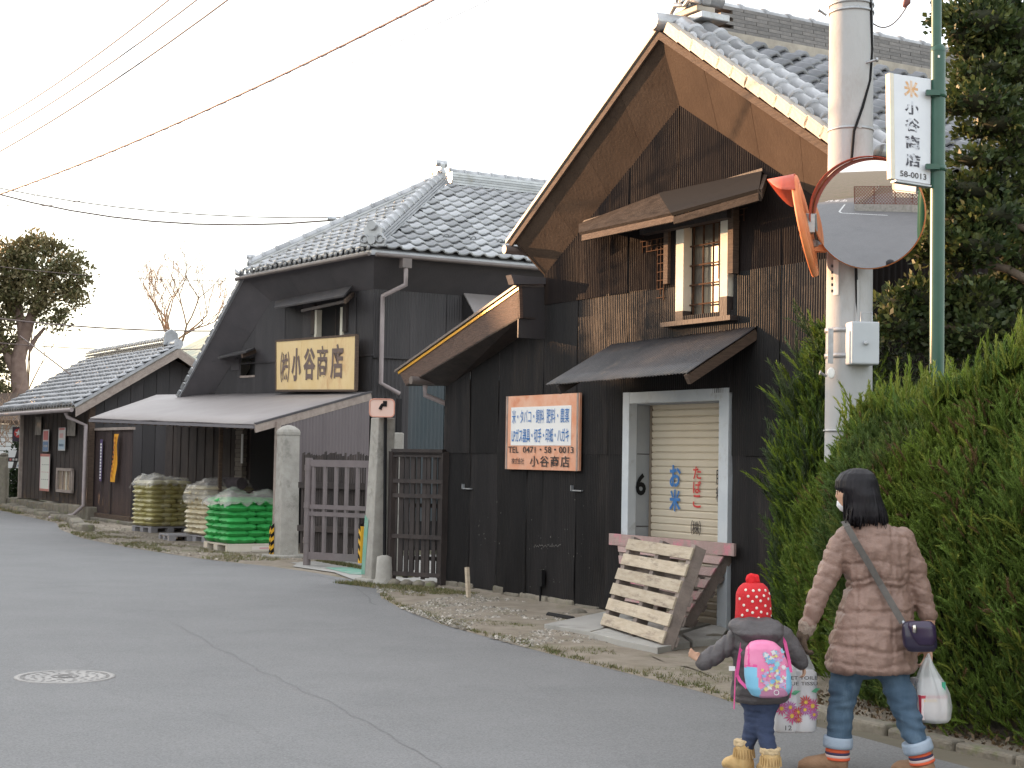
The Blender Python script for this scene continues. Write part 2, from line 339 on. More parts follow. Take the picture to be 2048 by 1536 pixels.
# concrete gateway, green painted patch
M_CPAVE = mat('pale_gateway_concrete', (0.38, 0.37, 0.345), .9, (0.32, 0.31, 0.29), 2.5, .3, 80, c3=(.22, .215, .2), s3=1.2)
q = [G(585, 1134), G(668, 1146), G(737, 1172), G(752, 1176), G(790, 1150), G(742, 1128), G(610, 1118)]
mb = MB(); mb.add([Vector((p.x, p.y, .010)) for p in q], [tuple(range(len(q)))]); mb.build('gateway_paving', M_CPAVE, kind='structure')
mb = MB(); mb.add([W(s, t, .003) for s, t in ((18.2, 9.2), (22.6, 9.2), (24, 14), (18.2, 14))], [(0, 1, 2, 3)]); mb.build('yard_floor', M_CPAVE, kind='structure')
M_GRP = mat('worn_green_paint', (0.12, 0.34, 0.25), .8, (0.22, 0.36, 0.29), 6, 0, c3=(.32, .33, .31), s3=3)
q = [G(650, 1137), G(700, 1150), G(738, 1152), G(741, 1136)]
MB().add([Vector((p.x, p.y, .014)) for p in q], [tuple(range(4))]).build('painted_patch', M_GRP, kind='structure')
# apron slabs at the shutter
ap = thing('concrete_apron', W(12, 8.2, 0), 'cracked pale concrete apron of flat slabs on the ground before the roller shutter', 'apron')
for i, q in enumerate([[(1088, 1262), (1208, 1236), (1290, 1248), (1180, 1277)], [(1184, 1279), (1294, 1250), (1420, 1262), (1300, 1292)], [(1178, 1281), (1296, 1295), (1360, 1287), (1380, 1302), (1315, 1314), (1240, 1298)], [(1365, 1286), (1424, 1266), (1455, 1275), (1440, 1296), (1385, 1300)]]):
    MB().prism([G(*p) + ZD * .02 for p in q], ZD * (.045 + .006 * i)).build('slab', M_CPAVE, ap, bevel=.006)
# long crack and a tar seam in the asphalt
M_CRK = mat('dark_crack', (.135, .135, .136), .95, (.165, .165, .166), 30)
for nm_c, P_, w_c in (('road_crack', [(330, 1240), (400, 1275), (470, 1318), (545, 1354), (610, 1385), (680, 1418), (745, 1452), (800, 1484), (850, 1512), (905, 1550)], .004), ('road_crack', [(590, 1150), (640, 1152), (690, 1166), (735, 1192), (750, 1215)], .022)):
    pts_ = []
    for (a, b) in zip(P_, P_[1:]):
        for k in range(6): q_ = G(a[0] + (b[0] - a[0]) * k / 6, a[1] + (b[1] - a[1]) * k / 6); q_.z = .0065; pts_.append(q_ + Vector((noise.noise(q_ * 3), noise.noise(q_ * 3 + Vector((9, 9, 9))), 0)) * .06)
    vs = []
    for i, p in enumerate(pts_):
        d = (pts_[min(i + 1, len(pts_) - 1)] - pts_[max(i - 1, 0)]).normalized(); n_ = d.cross(ZD) * w_c * (.5 + .5 * abs(noise.noise(p * 5))) * .8; vs += [p - n_, p + n_]
    mb = MB(); mb.add(vs, [(2 * i, 2 * i + 1, 2 * i + 3, 2 * i + 2) for i in range(len(pts_) - 1)]); mb.build(nm_c, M_CRK, kind='structure')
# manhole
c = G(130, 1355); Rm = .345
M_MAN = mat('pale_manhole_iron', (0.33, 0.315, 0.30), .65, (0.27, 0.26, 0.25), 12, .3, 60)
mh = thing('manhole_cover', c, 'round pale iron manhole cover with a patterned top set in the grey road', 'manhole cover')
MB().lathe(c, [(Rm, -.002), (Rm, .009), (Rm - .03, .011), (Rm - .035, .008)], 40).build('rim', M_MAN, mh)
M_MDK = mat('manhole_relief', (0.17, 0.16, 0.155), .7)
mb = MB()
r_ = random.Random(4)
for ring, nn in ((.285, 26), (.22, 18), (.155, 12)):
    for k in range(nn):
        a = 2 * math.pi * (k + r_.random() * .3) / nn; p = c + Vector((math.cos(a) * ring, math.sin(a) * ring, .0105)); t = Vector((-math.sin(a), math.cos(a), 0)).normalized() * .020 if k % 2 else Vector((math.cos(a), math.sin(a), 0)) * .016
        n_ = t.cross(ZD).normalized() * .008
        mb.add([p - t - n_, p + t - n_, p + t + n_, p - t + n_], [(0, 1, 2, 3)])
mb.build('relief_pattern', M_MDK, mh, kind='stuff')
def ringmesh(c, r1, r2, z, n=32):
    v = [c + Vector((math.cos(2 * math.pi * k / n) * r, math.sin(2 * math.pi * k / n) * r, z)) for r in (r1, r2) for k in range(n)]
    return v, [(k, (k + 1) % n, n + (k + 1) % n, n + k) for k in range(n)]
mb = MB(); mb.add(*ringmesh(c, .095, .075, .0108)); mb.add(*ringmesh(c, .05, .03, .0108)); mb.add(*ringmesh(c, .305, .297, .0108)); mb.build('emblem_ring', M_MDK, mh)

# ================================================================ tiles
def tile_mesh(w, l, name='roof_tile', flip=False, m=None):
    mb = MB(); n = 10; vs = []
    def prof(x):
        x = (w - x) if flip else x
        a = .64 * w
        return -.016 * math.sin(math.pi * x / a) if x < a else .034 * math.sin(math.pi * (x - a) / (w - a))
    rows = ((0, .055), (l * 1.06, .0))
    for (y, lift) in rows:
        for i in range(n + 1): x = w * 1.03 * i / n; vs.append((x, y, prof(min(x, w)) + lift + .02))
    for i in range(n + 1): x = w * 1.03 * i / n; vs.append((x, .004, prof(min(x, w)) + .02 + .012))
    f = [(i, i + 1, n + 2 + i, n + 1 + i) for i in range(n)] + [(2 * n + 2 + i, 2 * n + 3 + i, i + 1, i) for i in range(n)]
    mb.add(vs, f, True); return mb.mesh(name, m or M_TILE)
TILE = tile_mesh(.27, .235); TILEF = tile_mesh(.27, .235, flip=True); TILEA = tile_mesh(.27, .235, m=M_TILEA); TILEAF = tile_mesh(.27, .235, flip=True, m=M_TILEA)
def tile_field(root, O, X, Yu, inside, nx, ny, w=.27, l=.235, maxparts=300, flip=False, fmat=None, jit=.007):
    """lay tiles over a roof plane: O lower-left corner, X along the eave, Yu up the slope"""
    N = X.cross(Yu).normalized(); out = []
    for j in range(ny):
        for i in range(nx):
            if inside((i + .5) * w, (j + .5) * l): out.append((i, j))
    def dist(c): p = O + X * (c[0] * w) + Yu * (c[1] * l); return (p - CP).length
    out.sort(key=dist); me = (TILEAF if flip else TILEA) if root is A else (TILEF if flip else TILE)
    fmat = fmat or (M_TILEA if root is A else None)
    r = random.Random(nx * 7 + ny)
    for i, j in out[:maxparts]:
        a = r.uniform(-.022, .022); x2 = (X * math.cos(a) + Yu * math.sin(a)); y2 = (Yu * math.cos(a) - X * math.sin(a))
        place('roof_tile', me, frame(O + X * (i * w) + Yu * (j * l) + N * r.uniform(-jit, jit), x2, y2, N), root)
    rest = out[maxparts:]
    if rest:
        bv = np.array([v.co[:] for v in me.vertices]); bf = np.array([p.vertices[:] for p in me.polygons]); V = []; F = []
        off = rootloc(root)
        for q, (i, j) in enumerate(rest):
            o = O + X * (i * w) + Yu * (j * l) + N * r.uniform(-jit, jit) - off
            V.append(bv[:, :1] * np.array(X)[None] + bv[:, 1:2] * np.array(Yu)[None] + bv[:, 2:] * np.array(N)[None] + np.array(o)[None]); F.append(bf + q * len(bv))
        me2 = arr_mesh('tile_rows', np.concatenate(V), np.concatenate(F), fmat or M_TILEF, smooth=True)
        o = bpy.data.objects.new('tile_rows', me2); COL.objects.link(o); o.parent = root; tag(o, kind='stuff')
def barrel_mesh(r, l, name='barrel_tile', m=None):
    mb = MB(); n = 10; vs = []
    for y, rr in ((0, r * 1.04), (.035, r * 1.04), (.037, r * .90), (l, r * .86)):
        for k in range(n + 1): a = math.pi * k / n; vs.append((math.cos(a) * rr, y, math.sin(a) * rr))
    f = [(j * (n + 1) + k, (j + 1) * (n + 1) + k, (j + 1) * (n + 1) + k + 1, j * (n + 1) + k + 1) for j in range(3) for k in range(n)] + [tuple(range(n + 1))]
    mb.add(vs, f, True); return mb.mesh(name, m or M_TILE)
def barrels(root, P, Q, r, step, name='barrel_tile', up=None, me=None):
    """row of half-round tiles from low end P to high end Q"""
    d = (Q - P); L = d.length; y = d.normalized(); x = y.cross(up or ZD).normalized(); z = x.cross(y)
    me = me or barrel_mesh(r, step * 1.08, name); n = int(L / step)
    for k in range(n): place(name, me, frame(P + y * (k * step), x, y, z), root)

# ================================================================ warehouse A (gabled, black corrugated)
TA = 9.2; AP = 12.6
A = thing('gabled_warehouse', W(12.6, 9.2, 0), 'tall black corrugated gabled storehouse with brown cove soffit and cream roller shutter', 'storehouse')
def zA(s): return 5.075 - .586 * abs(s - AP)
def zlean(s):   # underside of the lean-to roof at wall
    return 3.40 - (s - 15.08) * .375
cols = [17.38, 16.74, 16.08, 15.40, 15.08, 14.40, 13.80, 13.46, 12.62, 11.72, 11.05, 10.42, 10.12]
sd = 1
for a, b in zip(cols, cols[1:]):
    wd = a - b; O = W(a, TA, 0); X = -UD
    lean = b >= 15.08 - 1e-6
    top = (lambda x, a=a: zlean(a - x)) if lean else (lambda x, a=a: zA(a - x))
    door = (a <= 13.47 and b >= 11.70); win = (abs(a - 12.62) < .01)
    seams = [0.03 if not door else 2.24, 1.665]
    bands = []
    base = 0.05
    if door:
        bands.append((2.24, 3.0 if win else 3.31))
        if win: bands.append((4.03, None))
        else: bands.append((3.30, None))
    elif lean: bands = [(base, 1.67), (1.655, None)]
    else: bands = [(base, 1.67), (1.655, 3.32 + .03 * (sd % 3)), (3.30 + .03 * (sd % 3), None)]
    for (z0, z1) in bands:
        tp = (lambda x, z1=z1, top=top: min(z1, top(x))) if z1 else top
        bt = (lambda x, z0=z0: z0) if z0 > .2 else (lambda x, a=a: .07 + .05 * noise.noise(Vector(((a - x) * 2.1, 0, 5))))
        corrugated(O - VD * (.007 * (sd % 3) + (.006 if z0 > 1 else 0)), X, None, wd + .015, bt, tp, M_SID if z0 > 3.2 else M_SIDK, A, dent=.019 if z0 < 1 else .009, seed=sd, rows=8, N=-VD)  # sunlit tone above the shade line, shaded tone below
        sd += 1
# core and side walls
mb = MB()
prof = [(17.36, 0), (17.36, 2.5), (15.1, 3.38), (15.06, 3.6), (AP, 5.03), (10.14, 3.6), (10.14, 0)]
mb.prism([W(s, 10.1, z) for s, z in prof], VD * 6.9); mb.build('wall', M_DARK, A)
for a_ in ((W(17.30, TA + .02, 0), 2.5), (W(10.14, TA + .02, 0), 3.55), (W(15.04, TA + .02, 2.5), 1.05)):
    MB().par(a_[0], UD * .06, VD * .9, ZD * a_[1]).build('corner_post', M_BLKW, A)
for k in range(10):   # right side wall sheets
    corrugated(W(10.11, TA + .02 + k * .7, 0), VD, None, .71, lambda x: .08, lambda x: 3.62, M_SID, A, pitch=.07, amp=.011, seed=60 + k, rows=3, N=-UD)
# foundation stones
r_ = random.Random(3)
s = 17.3
while s > 10.2:
    L = r_.uniform(.25, .6); h = r_.uniform(.06, .15)
    if not (11.75 < s < 13.5 or 11.75 < s - L < 13.5):
        MB().box(W(s - L / 2, TA + .03, h / 2), L * .94, .13, h, -UD, VD, ZD).build('foundation_stone', M_STONE, A, bevel=.02)
    s -= L
# door: frame, reveal, shutter
fr = MB(); fw_ = .165
fr.par(W(13.49, TA - .035, .0), -UD * .115, VD * .10, ZD * 2.285); fr.par(W(11.90, TA - .035, 0), -UD * .145, VD * .10, ZD * 2.285); fr.par(W(13.374, TA - .033, 2.17), -UD * 1.472, VD * .095, ZD * .113)
fr.build('door_frame', M_WHITEF, A, bevel=.004)
M_REV = mat('reveal_panel', (0.27, 0.29, 0.31), .7, (0.32, 0.34, 0.355), 2.5, .05)
rv = MB(); rv.par(W(13.405, TA + .066, 0), -UD * .03, VD * .40, ZD * 2.17); rv.par(W(11.90, TA + .066, 0), UD * .03, VD * .4, ZD * 2.17); rv.par(W(13.375, TA + .066, 2.16), -UD * 1.445, VD * .4, ZD * .03)
rv.par(W(13.374, TA + .02, 0.0), -UD * 1.444, VD * .5, ZD * .035)
rvo = rv.build('door_reveal', M_REV, A)
gr = MB()
for z in (.93, 1.66): gr.par(W(13.374, TA + .07, z), -UD * .004, VD * .15, ZD * .008)
gr.build('panel_joint', M_DKP, rvo)
sh = thing('x', W(12.6, TA + .46, 0), None, None); sh.name = 'roller_shutter'; sh.parent = A; sh.location = W(12.6, TA + .46, 0) - rootloc(A); sh['_w'] = list(W(12.6, TA + .46, 0))
TS = TA + .235
sl_m = MB(); vs = []; prof2 = [(0, .0), (.010, -.012), (.055, -.016), (.068, -.004), (.072, .006)]
for x in (0, 1.44):
    for z, d in prof2: vs.append((x, d, z))
sl_m.add(vs, [(i, i + 5, i + 6, i + 1) for i in range(4)]); SLAT = sl_m.mesh('slat', M_SHUT)
for k in range(30): place('slat', SLAT, frame(W(13.37, TS, .04 + k * .0715), -UD, VD, ZD), sh)
MB().par(W(13.365, TS - .02, .035), -UD * .035, VD * .06, ZD * 2.12).build('guide_rail', mat('rail_brown', (.20, .16, .12), .5), sh)
# lettering on the shutter, placed from the photograph's pixels on the shutter plane
def shut_xy(px, py): p = T(px, py, TS - .02); return p
def let_px(txt, x0, y0, x1, y1, t, m, parent, **k):
    """fit text to the pixel box on plane t (facing the street)"""
    bl = T(x0, y1, t); br = T(x1, y1, t); tl = T(x0, y0, t)
    return lettering(txt, parent, bl, -UD, ZD, abs((br - bl).dot(UD)), abs(tl.z - bl.z), m, **k)
let_px('お米', 1339, 925, 1361, 1022, TS - .022, M_BLUE, sh, vertical=True, thick=.028)
let_px('たばこ', 1386, 930, 1402, 1015, TS - .022, M_REDP, sh, vertical=True, thick=.02)
let_px('肥料', 1432, 936, 1445, 1004, TS - .022, M_DKP, sh, vertical=True, thick=.01)
let_px('㈱', 1382, 1040, 1402, 1070, TS - .022, M_DKP, sh)
p0 = S(1265, 975, 13.305)
lettering('6', rvo, W(13.372, TA + .055, 1.245), VD, ZD, .125, .225, M_BLACK, thick=.03)
# metal-roofed door canopy
def canopy(root, name, bk0, bk1, f0, f1, th, m, pitch=.05, amp=.007, lip=None):
    """corrugated lean-to roof: back edge bk0->bk1 (left->right), front edge f0->f1"""
    X = (bk1 - bk0); n = int(X.length / pitch * 4); vs = []; N = (f0 - bk0).cross(X).normalized() * -1
    if N.z < 0: N = -N
    for i in range(n + 1):
        k = i / n; a = bk0.lerp(bk1, k); b = f0.lerp(f1, k); d = N * (amp * math.sin(2 * math.pi * k * X.length / pitch))
        for q in range(5): vs.append(a.lerp(b, q / 4) + d + N * (.006 * noise.noise(Vector((i * .05, q, 0)))))
    fs = [(i * 5 + j, i * 5 + j + 1, i * 5 + j + 6, i * 5 + j + 5) for i in range(n) for j in range(4)]
    mb = MB(); mb.add(vs, fs, True); o = mb.build(name, m, root)
    sm = o.modifiers.new('solid', 'SOLIDIFY'); sm.thickness = .006; return o
M_CANM = mat('dark_metal_canopy', (0.045, 0.044, 0.047), .48, (0.075, 0.070, 0.072), 3, .2, 50, c3=(.10, .085, .075), s3=4)
b0, b1 = W(13.72, TA - .02, 2.79), W(11.36, TA - .02, 2.83); f0, f1 = W(13.75, TA - .80, 2.345), W(11.36, TA - .80, 2.375)
can = canopy(A, 'door_canopy', b0, b1, f0, f1, .02, M_CANM)
mb = MB(); mb.bar(f1 + UD * .03 - ZD * .06 + VD * .02, b1 + UD * .03 - ZD * .07, .05, .09); mb.build('canopy_rafter', M_WOODD, A)
mb = MB(); mb.bar(f0 - UD * .22 - ZD * .06 + VD * .02, b0 - UD * .22 - ZD * .07, .05, .09); mb.build('canopy_rafter', M_BLKW, A)
mb = MB(); mb.bar(b0 - UD * .05 + VD * 0.0 - ZD * .05, b1 + UD * .05 - ZD * .05, .04, .06); mb.bar(b0.lerp(f0, .8) - UD * .05 - ZD * .04, b1.lerp(f1, .8) + UD * .05 - ZD * .04, .04, .05); mb.build('canopy_batten', M_BLKW, A)
# upper window
wn = thing('x', W(12.15, TA, 3.5), None, None); wn.name = 'window'; wn.parent = A; wn.location = W(12.15, TA, 3.5) - rootloc(A)
def sub(nm): return nm
WZ0, WZ1 = 2.98, 4.02
mb = MB(); mb.par(W(12.615, TA - .03, 3.05), -UD * .125, VD * .10, ZD * .98); mb.build('white_jamb', M_WHITEW, wn)
mb = MB(); mb.par(W(11.86, TA - .07, 3.13), -UD * .11, VD * .14, ZD * .90); mb.build('white_jamb', M_WHITEW, wn)
mb = MB(); mb.par(W(12.617, TA - .032, 2.93), -UD * .128, VD * .10, ZD * .118); mb.build('jamb_foot', M_BLKW, wn)
mb = MB(); mb.par(W(11.86, TA - .072, 2.93), -UD * .11, VD * .14, ZD * .198); mb.build('jamb_foot', M_BLKW, wn)
mb = MB(); mb.par(W(12.74, TA - .12, 2.90), -UD * 1.10, VD * .32, ZD * .045); mb.build('sill', M_BLKW, wn)
mb = MB(); mb.par(W(12.485, TA + .0, 2.945), -UD * .625, VD * .2, ZD * .03); mb.build('inner_sill', M_WOODD, wn)
mb = MB(); mb.par(W(11.70, TA - .11, 3.33), -UD * .08, VD * .07, ZD * .80); mb.build('side_post', M_WOODD, wn)
mb = MB(); mb.par(W(12.78, TA - .06, 3.33), -UD * .07, VD * .06, ZD * .75); mb.build('side_post', M_WOODD, wn)
mb = MB(); mb.par(W(13.05, TA - .16, 3.84), -UD * 1.4, VD * .10, ZD * .09); mb.build('lintel', M_BLKW, wn)
mb = MB(); mb.par(W(12.5, TA + .10, 2.95), -UD * .66, VD * .01, ZD * 1.1)
M_PANE = mat('dusty_window_pane', (0.10, 0.09, 0.08), .25, (0.20, 0.17, 0.13), 3, spec=.7)
mb.build('pane', M_PANE, wn)
mb = MB()
for k in range(4): mb.par(W(12.46 - k * .155, TA + .06, 2.97), -UD * .014, VD * .014, ZD * 1.05)
for k in range(5): mb.par(W(12.49, TA + .045, 3.10 + k * .19), -UD * .63, VD * .012, ZD * .014)
M_RUST = mat('rusty_iron', (0.055, 0.028, 0.017), .85, (0.10, 0.052, 0.03), 20, spec=.1)
mb.build('iron_grille', M_RUST, wn)
def bracket(s0, z0, sg):
    mb = MB(); t = TA - .03
    for k in range(3):
        o = k * .055
        mb.par(W(s0, t, z0 - o), UD * sg * (.42 - o), -VD * .008, -ZD * .008); mb.par(W(s0 + sg * o, t, z0), UD * sg * .008, -VD * .008, -ZD * (.62 - o))
    for k in range(5): mb.par(W(s0 + sg * (.05 + k * .08), t - .003, z0), UD * sg * .007, -VD * .006, -ZD * .12)
    for k in range(7): mb.par(W(s0, t - .003, z0 - .08 - k * .085), UD * sg * .12, -VD * .006, -ZD * .007)
    return mb.build('lattice_bracket', M_RUST, wn)
bracket(12.80, 3.80, 1); bracket(11.93, 3.93, -1)
# two part board hood over the window
M_BARK = mat('bleached_bark_board', (0.030, 0.024, 0.021), .85, (0.064, 0.051, 0.043), 6, .5, 40, stretch=(1, 1, 5), c3=(.045, .036, .030), s3=4, spec=.08)
ho = thing('x', W(12.6, TA, 4), None, None); ho.name = 'window_hood'; ho.parent = A; ho.location = W(12.6, TA, 4) - rootloc(A)
def slab(bl, br, fl, fr_, th, name, m, root):
    N = (br - bl).cross(fl - bl).normalized(); N = N if N.z > 0 else -N
    return MB().prism([bl, br, fr_, fl], N * th).build(name, m, root)
slab(T(1320, 392, TA - .01), T(1527, 348, TA - .01), T(1345, 432, TA - .42), T(1522, 384, TA - .42) + ZD * .0, .035, 'board', M_BLACK, ho)
slab(T(1160, 452, TA - .01), T(1332, 388, TA - .01), T(1160, 470, TA - .40), T(1352, 430, TA - .40), .03, 'board', M_BARK, ho)
mb = MB(); mb.bar(T(1350, 437, TA - .42) - ZD * .02, T(1520, 389, TA - .42) - ZD * .02, .035, .07); mb.build('front_rail', M_BARK, ho)
mb = MB(); mb.bar(T(1166, 476, TA - .40), T(1350, 437, TA - .40), .035, .06); mb.build('front_rail', M_WOODD, ho)
mb = MB(); mb.bar(T(1158, 452, TA - .02) + ZD * .02, T(1527, 345, TA - .02) + ZD * .02, .03, .04); mb.build('top_batten', M_BLKW, ho)
mb = MB(); mb.bar(T(1520, 388, TA - .42), W(11.30, TA, 4.16), .04, .09); mb.bar(W(12.9, TA - .4, 3.86), W(12.9, TA, 4.15), .04, .07); mb.build('rafter', M_WOODD, ho)
# cove soffit panels (gable rakes)
def zo(s): return 5.70 - .618 * abs(s - AP)
TO = 8.95
def cove(sg):
    sL = 2.48; sO = 2.75; n = 4
    for k in range(n):
        a0, a1 = k / n, (k + 1) / n
        g = .0018
        wi0, wi1 = AP + sg * sL * a0, AP + sg * sL * a1; o0, o1 = AP + sg * sO * a0, AP + sg * sO * a1
        P = [W(wi0 + sg * g * (k > 0), TA - .015, zA(wi0)), W(wi1 - sg * g, TA - .015, zA(wi1)), W(o1 - sg * g, TO, zo(o1)), W(o0 + sg * g * (k > 0), TO, zo(o0))]
        MB().prism(P, VD * .03 + ZD * .02).build('soffit_panel', M_SOFA, A)
cove(1); cove(-1)
# cove along the right eave and end return on the left
MB().prism([W(10.12, TA - .015, 3.62), W(9.85, TO, 4.0), W(9.85, 16, 4.0), W(10.12, 16, 3.62)], UD * .03).build('soffit_panel', M_SOFA, A)
MB().prism([W(15.08, TA - .015, 3.62), W(15.35, TO, 4.0), W(15.35, 16, 4.0), W(15.08, 16, 3.62)], -UD * .03).build('soffit_panel', M_SOFA, A)
# roof decks
for sg in (1, -1):
    P = [W(AP, TO, 5.72), W(AP + sg * 2.80, TO, 5.72 - .618 * 2.80), W(AP + sg * 2.80, TO, 5.80 - .618 * 2.80), W(AP, TO, 5.80)]
    MB().prism(P, VD * 7.3).build('roof_deck', M_WOODD if sg > 0 else M_SOFA, A)
    # fascia strip
    P = [W(AP, TO - .03, 5.69), W(AP + sg * 2.83, TO - .03, 5.69 - .618 * 2.83), W(AP + sg * 2.83, TO - .03, 5.77 - .618 * 2.83), W(AP, TO - .03, 5.77)]
    MB().prism(P, VD * .025).build('fascia', M_WOODD, A)
MB().prism([W(AP, TO - .05, 5.785), W(AP + 2.88, TO - .05, 5.785 - .618 * 2.88), W(AP + 2.88, TO - .05, 5.825 - .618 * 2.88), W(AP, TO - .05, 5.825)], VD * .08).build('rake_glint_strip', M_TILEB, A)  # pale strip added to catch the sun as a glint along the left rake
SL = Vector((0, 0, 0)); upR = (UD * 1 + ZD * .618).normalized()      # up-slope direction on the right slope
upL = (-UD + ZD * .618).normalized()
nR = VD.cross(upR).normalized()
# edge tiles along the street rake (right side beige, stepped)
me = MB().box((0, .13, 0), .07, .27, .085).box((.02, .13, .05), .11, .262, .02).mesh('edge_tile', M_TILEB)
for sg in (-1,):
    upd = upR if sg < 0 else upL
    base = W(AP + sg * 2.84, TO - .06, 5.80 - .618 * 2.84)
    L = 2.84 * math.hypot(1, .618)
    for k in range(int(L / .24)):
        x = VD; z = x.cross(upd).normalized(); z = z if z.z > 0 else -z; x = upd.cross(z)
        place('edge_tile', me, frame(base + upd * (k * .24) + z * (.035 + .012), x, upd, z) @ Matrix.Rotation(.05, 4, 'X'), A)
E0 = W(AP - 2.84, TO, 5.80 - .618 * 2.84)   # right slope lower street corner
E1 = W(AP + 2.84, TO, 5.80 - .618 * 2.84)
bm = barrel_mesh(.098, .27)
def rz(p): return p + ZD * .06
for t in (.17, .46): barrels(A, E0 + VD * t + nR * .085, W(AP, TO + t, 5.80) + nR * .085, .09, .25, me=bm)
nL = Vector((0, 0, 0)) + upL.cross(VD).normalized(); nL = nL if nL.z > 0 else -nL
for t in (.5,): barrels(A, E1 + VD * t + nL * .05, W(AP, TO + t, 5.80) + nL * .05, .09, .25, me=bm)
discm = MB(); discm.lathe((0, 0, 0), [(.055, 0), (.075, .004), (.075, .02), (.03, .03)], 14); DISC = discm.mesh('drip_disc', M_TILE)
for k in range(13):
    p = E0 + upR * (.12 + k * .245) + VD * (-.0) + nR * .075
    place('drip_disc', DISC, frame(p, upR, nR, upR.cross(nR).normalized()), A)
# main tiling, right slope: O at lower street corner; X must run so that X x Yu = up normal
Xr = -VD if (-VD).cross(upR).z > 0 else VD
if Xr == VD: O = E0 + VD * .55
else: O = E0 + VD * 7.2
nx = 24; slopeL = 2.84 * math.hypot(1, .618)
tile_field(A, O, Xr, upR, lambda a, b: b < slopeL - .1, nx, 14, flip=(Xr != VD))
Xl = VD if VD.cross(upL).z > 0 else -VD
tile_field(A, (E1 + VD * .3 - nL * .03) if Xl == VD else (E1 + VD * 7.2), Xl, upL, lambda a, b: b < slopeL - .1, 25, 14, maxparts=0)
# eave row of discs on the right eave
# ridge: courses of flat tiles + cap barrels
r_ = random.Random(9)
cm = MB().box((.15, 0, .02), .292, .30, .034).mesh('ridge_course', M_RIDGE)
for j in range(7):
    for k in range(23):
        t = TO + .62 + k * .298 + (.15 if j % 2 else 0)
        x = VD; wj = 1.0 - .035 * j
        Mx = frame(W(AP, t, 5.80 + .04 + j * .0385), VD, -UD * wj, ZD)
        place('ridge_course', cm, Mx, A)
MB().par(W(AP - .17, TO + .5, 5.72), UD * .34, VD * 7.0, ZD * .12).build('ridge_bedding', M_PLAST, A)
cap = barrel_mesh(.085, .33, 'ridge_cap')
for k in range(22): place('ridge_cap', cap, frame(W(AP, TO + .62 + k * .31, 5.80 + .305), VD.cross(ZD), VD, ZD), A)
# round ridge end tile pointing to the street
mb = MB(); mb.tube([W(AP, TO - .10, 5.86), W(AP, TO - .07, 5.86), W(AP, TO + .55, 5.88)], [.085, .092, .09], 14); mb.build('ridge_end_tile', M_TILE, A)
# demon-tile ornament
oni = thing('x', W(AP, TO + .5, 5.9), None, None); oni.name = 'ridge_ornament'; oni.parent = A; oni.location = W(AP, TO + .5, 5.9) - rootloc(A); oni['_w'] = list(W(AP, TO + .5, 5.9))
bc = W(AP, TO + .34, 5.93)
MB().par(bc - UD * .23 - ZD * .02 - VD * .02, UD * .46, VD * .34, ZD * .07).build('plinth', M_TILE, oni, bevel=.01)
MB().par(bc - UD * .19 + ZD * .052 - VD * .05, UD * .38, VD * .22, ZD * .06).build('plinth_cap', M_TILEB, oni, bevel=.01)
mb = MB(); poly = [(-.21, 0), (.21, 0), (.24, .10), (.17, .16), (.21, .26), (.13, .36), (.06, .43), (-.06, .43), (-.13, .36), (-.21, .26), (-.17, .16), (-.24, .10)]
mb.prism([bc + UD * a + ZD * (.115 + b) for a, b in poly], VD * .10); mb.build('shield', M_TILE, oni, bevel=.015)
def spiral(c, r, sg, turns=1.4, th=.02, n=26):
    return [c + UD * sg * (r * (1 - k / n * .75)) * math.cos(turns * 2 * math.pi * k / n) + ZD * (r * (1 - k / n * .75)) * math.sin(turns * 2 * math.pi * k / n) - VD * (.03 + .02 * k / n) for k in range(n)]
mb = MB()
for sg in (1, -1):
    for (a, b, r) in ((.13, .22, .075), (.15, .36, .06), (.07, .47, .05)): mb.tube(spiral(bc + UD * sg * a + ZD * b - VD * .0, r, sg), .017, 6)
mb.tube([bc + ZD * .17 - VD * .06, bc + ZD * .52 - VD * .03], [.045, .025], 8)
for sg in (1, -1): mb.tube([bc + UD * sg * .24 + ZD * .12 - VD * .05, bc + UD * sg * .12 + ZD * .17 - VD * .09, bc + ZD * .14 - VD * .07], [.02, .03, .02], 6)
mb.build('scroll_relief', M_TILE, oni)
mb = MB(); mb.tube([bc + ZD * .22 - UD * .10 + VD * .10, bc + ZD * .22 - UD * .10 + VD * .30], .085, 14); mb.tube([bc + ZD * .22 + UD * .10 + VD * .10, bc + ZD * .22 + UD * .10 + VD * .30], .085, 14); mb.tube([bc + ZD * .42 + VD * .06, bc + ZD * .42 + VD * .32], .085, 14); mb.build('shoulder_roll', M_TILE, oni)
# gutter stubs
mb = MB(); mb.tube([W(15.42, TO - .10, 3.93), W(15.42, 12, 3.93)], .05, 10); mb.build('gutter', M_GUTT, A)
mb = MB(); mb.tube([W(9.78, TO - .02, 3.97), W(9.78, 16, 3.97)], .05, 10); mb.build('gutter', M_GUTT, A)
# lean-to roof on the left with boxed barge board
tb = 8.84
b_hi, b_lo = T(1038, 572, tb), T(797, 742, tb); l_hi, l_lo = T(1040, 636, tb), T(812, 772, tb)
mb = MB(); mb.prism([b_hi, b_lo, l_lo, l_hi], VD * .04); mb.build('barge_board', M_WOODH, A)
mb = MB(); d = (b_lo - b_hi).normalized(); nrm = Vector((0, 0, 1)) - d * d.z; nrm.normalize()
mb.prism([b_hi - nrm * .012 - VD * .012, b_lo - nrm * .012 - VD * .012, b_lo - nrm * .042 - VD * .012, b_hi - nrm * .042 - VD * .012], VD * .010); mb.build('yellow_strip', mat('brass_yellow_strip', (.75, .40, .05), .35, metal=.3), A)
mb = MB(); mb.prism([b_hi - VD * .03, b_lo - VD * .03 + d * .06, b_lo - VD * .03 + nrm * .028 + d * .06, b_hi - VD * .03 + nrm * .028], VD * 3.2); mb.build('lean_to_roof', M_GUTT, A)
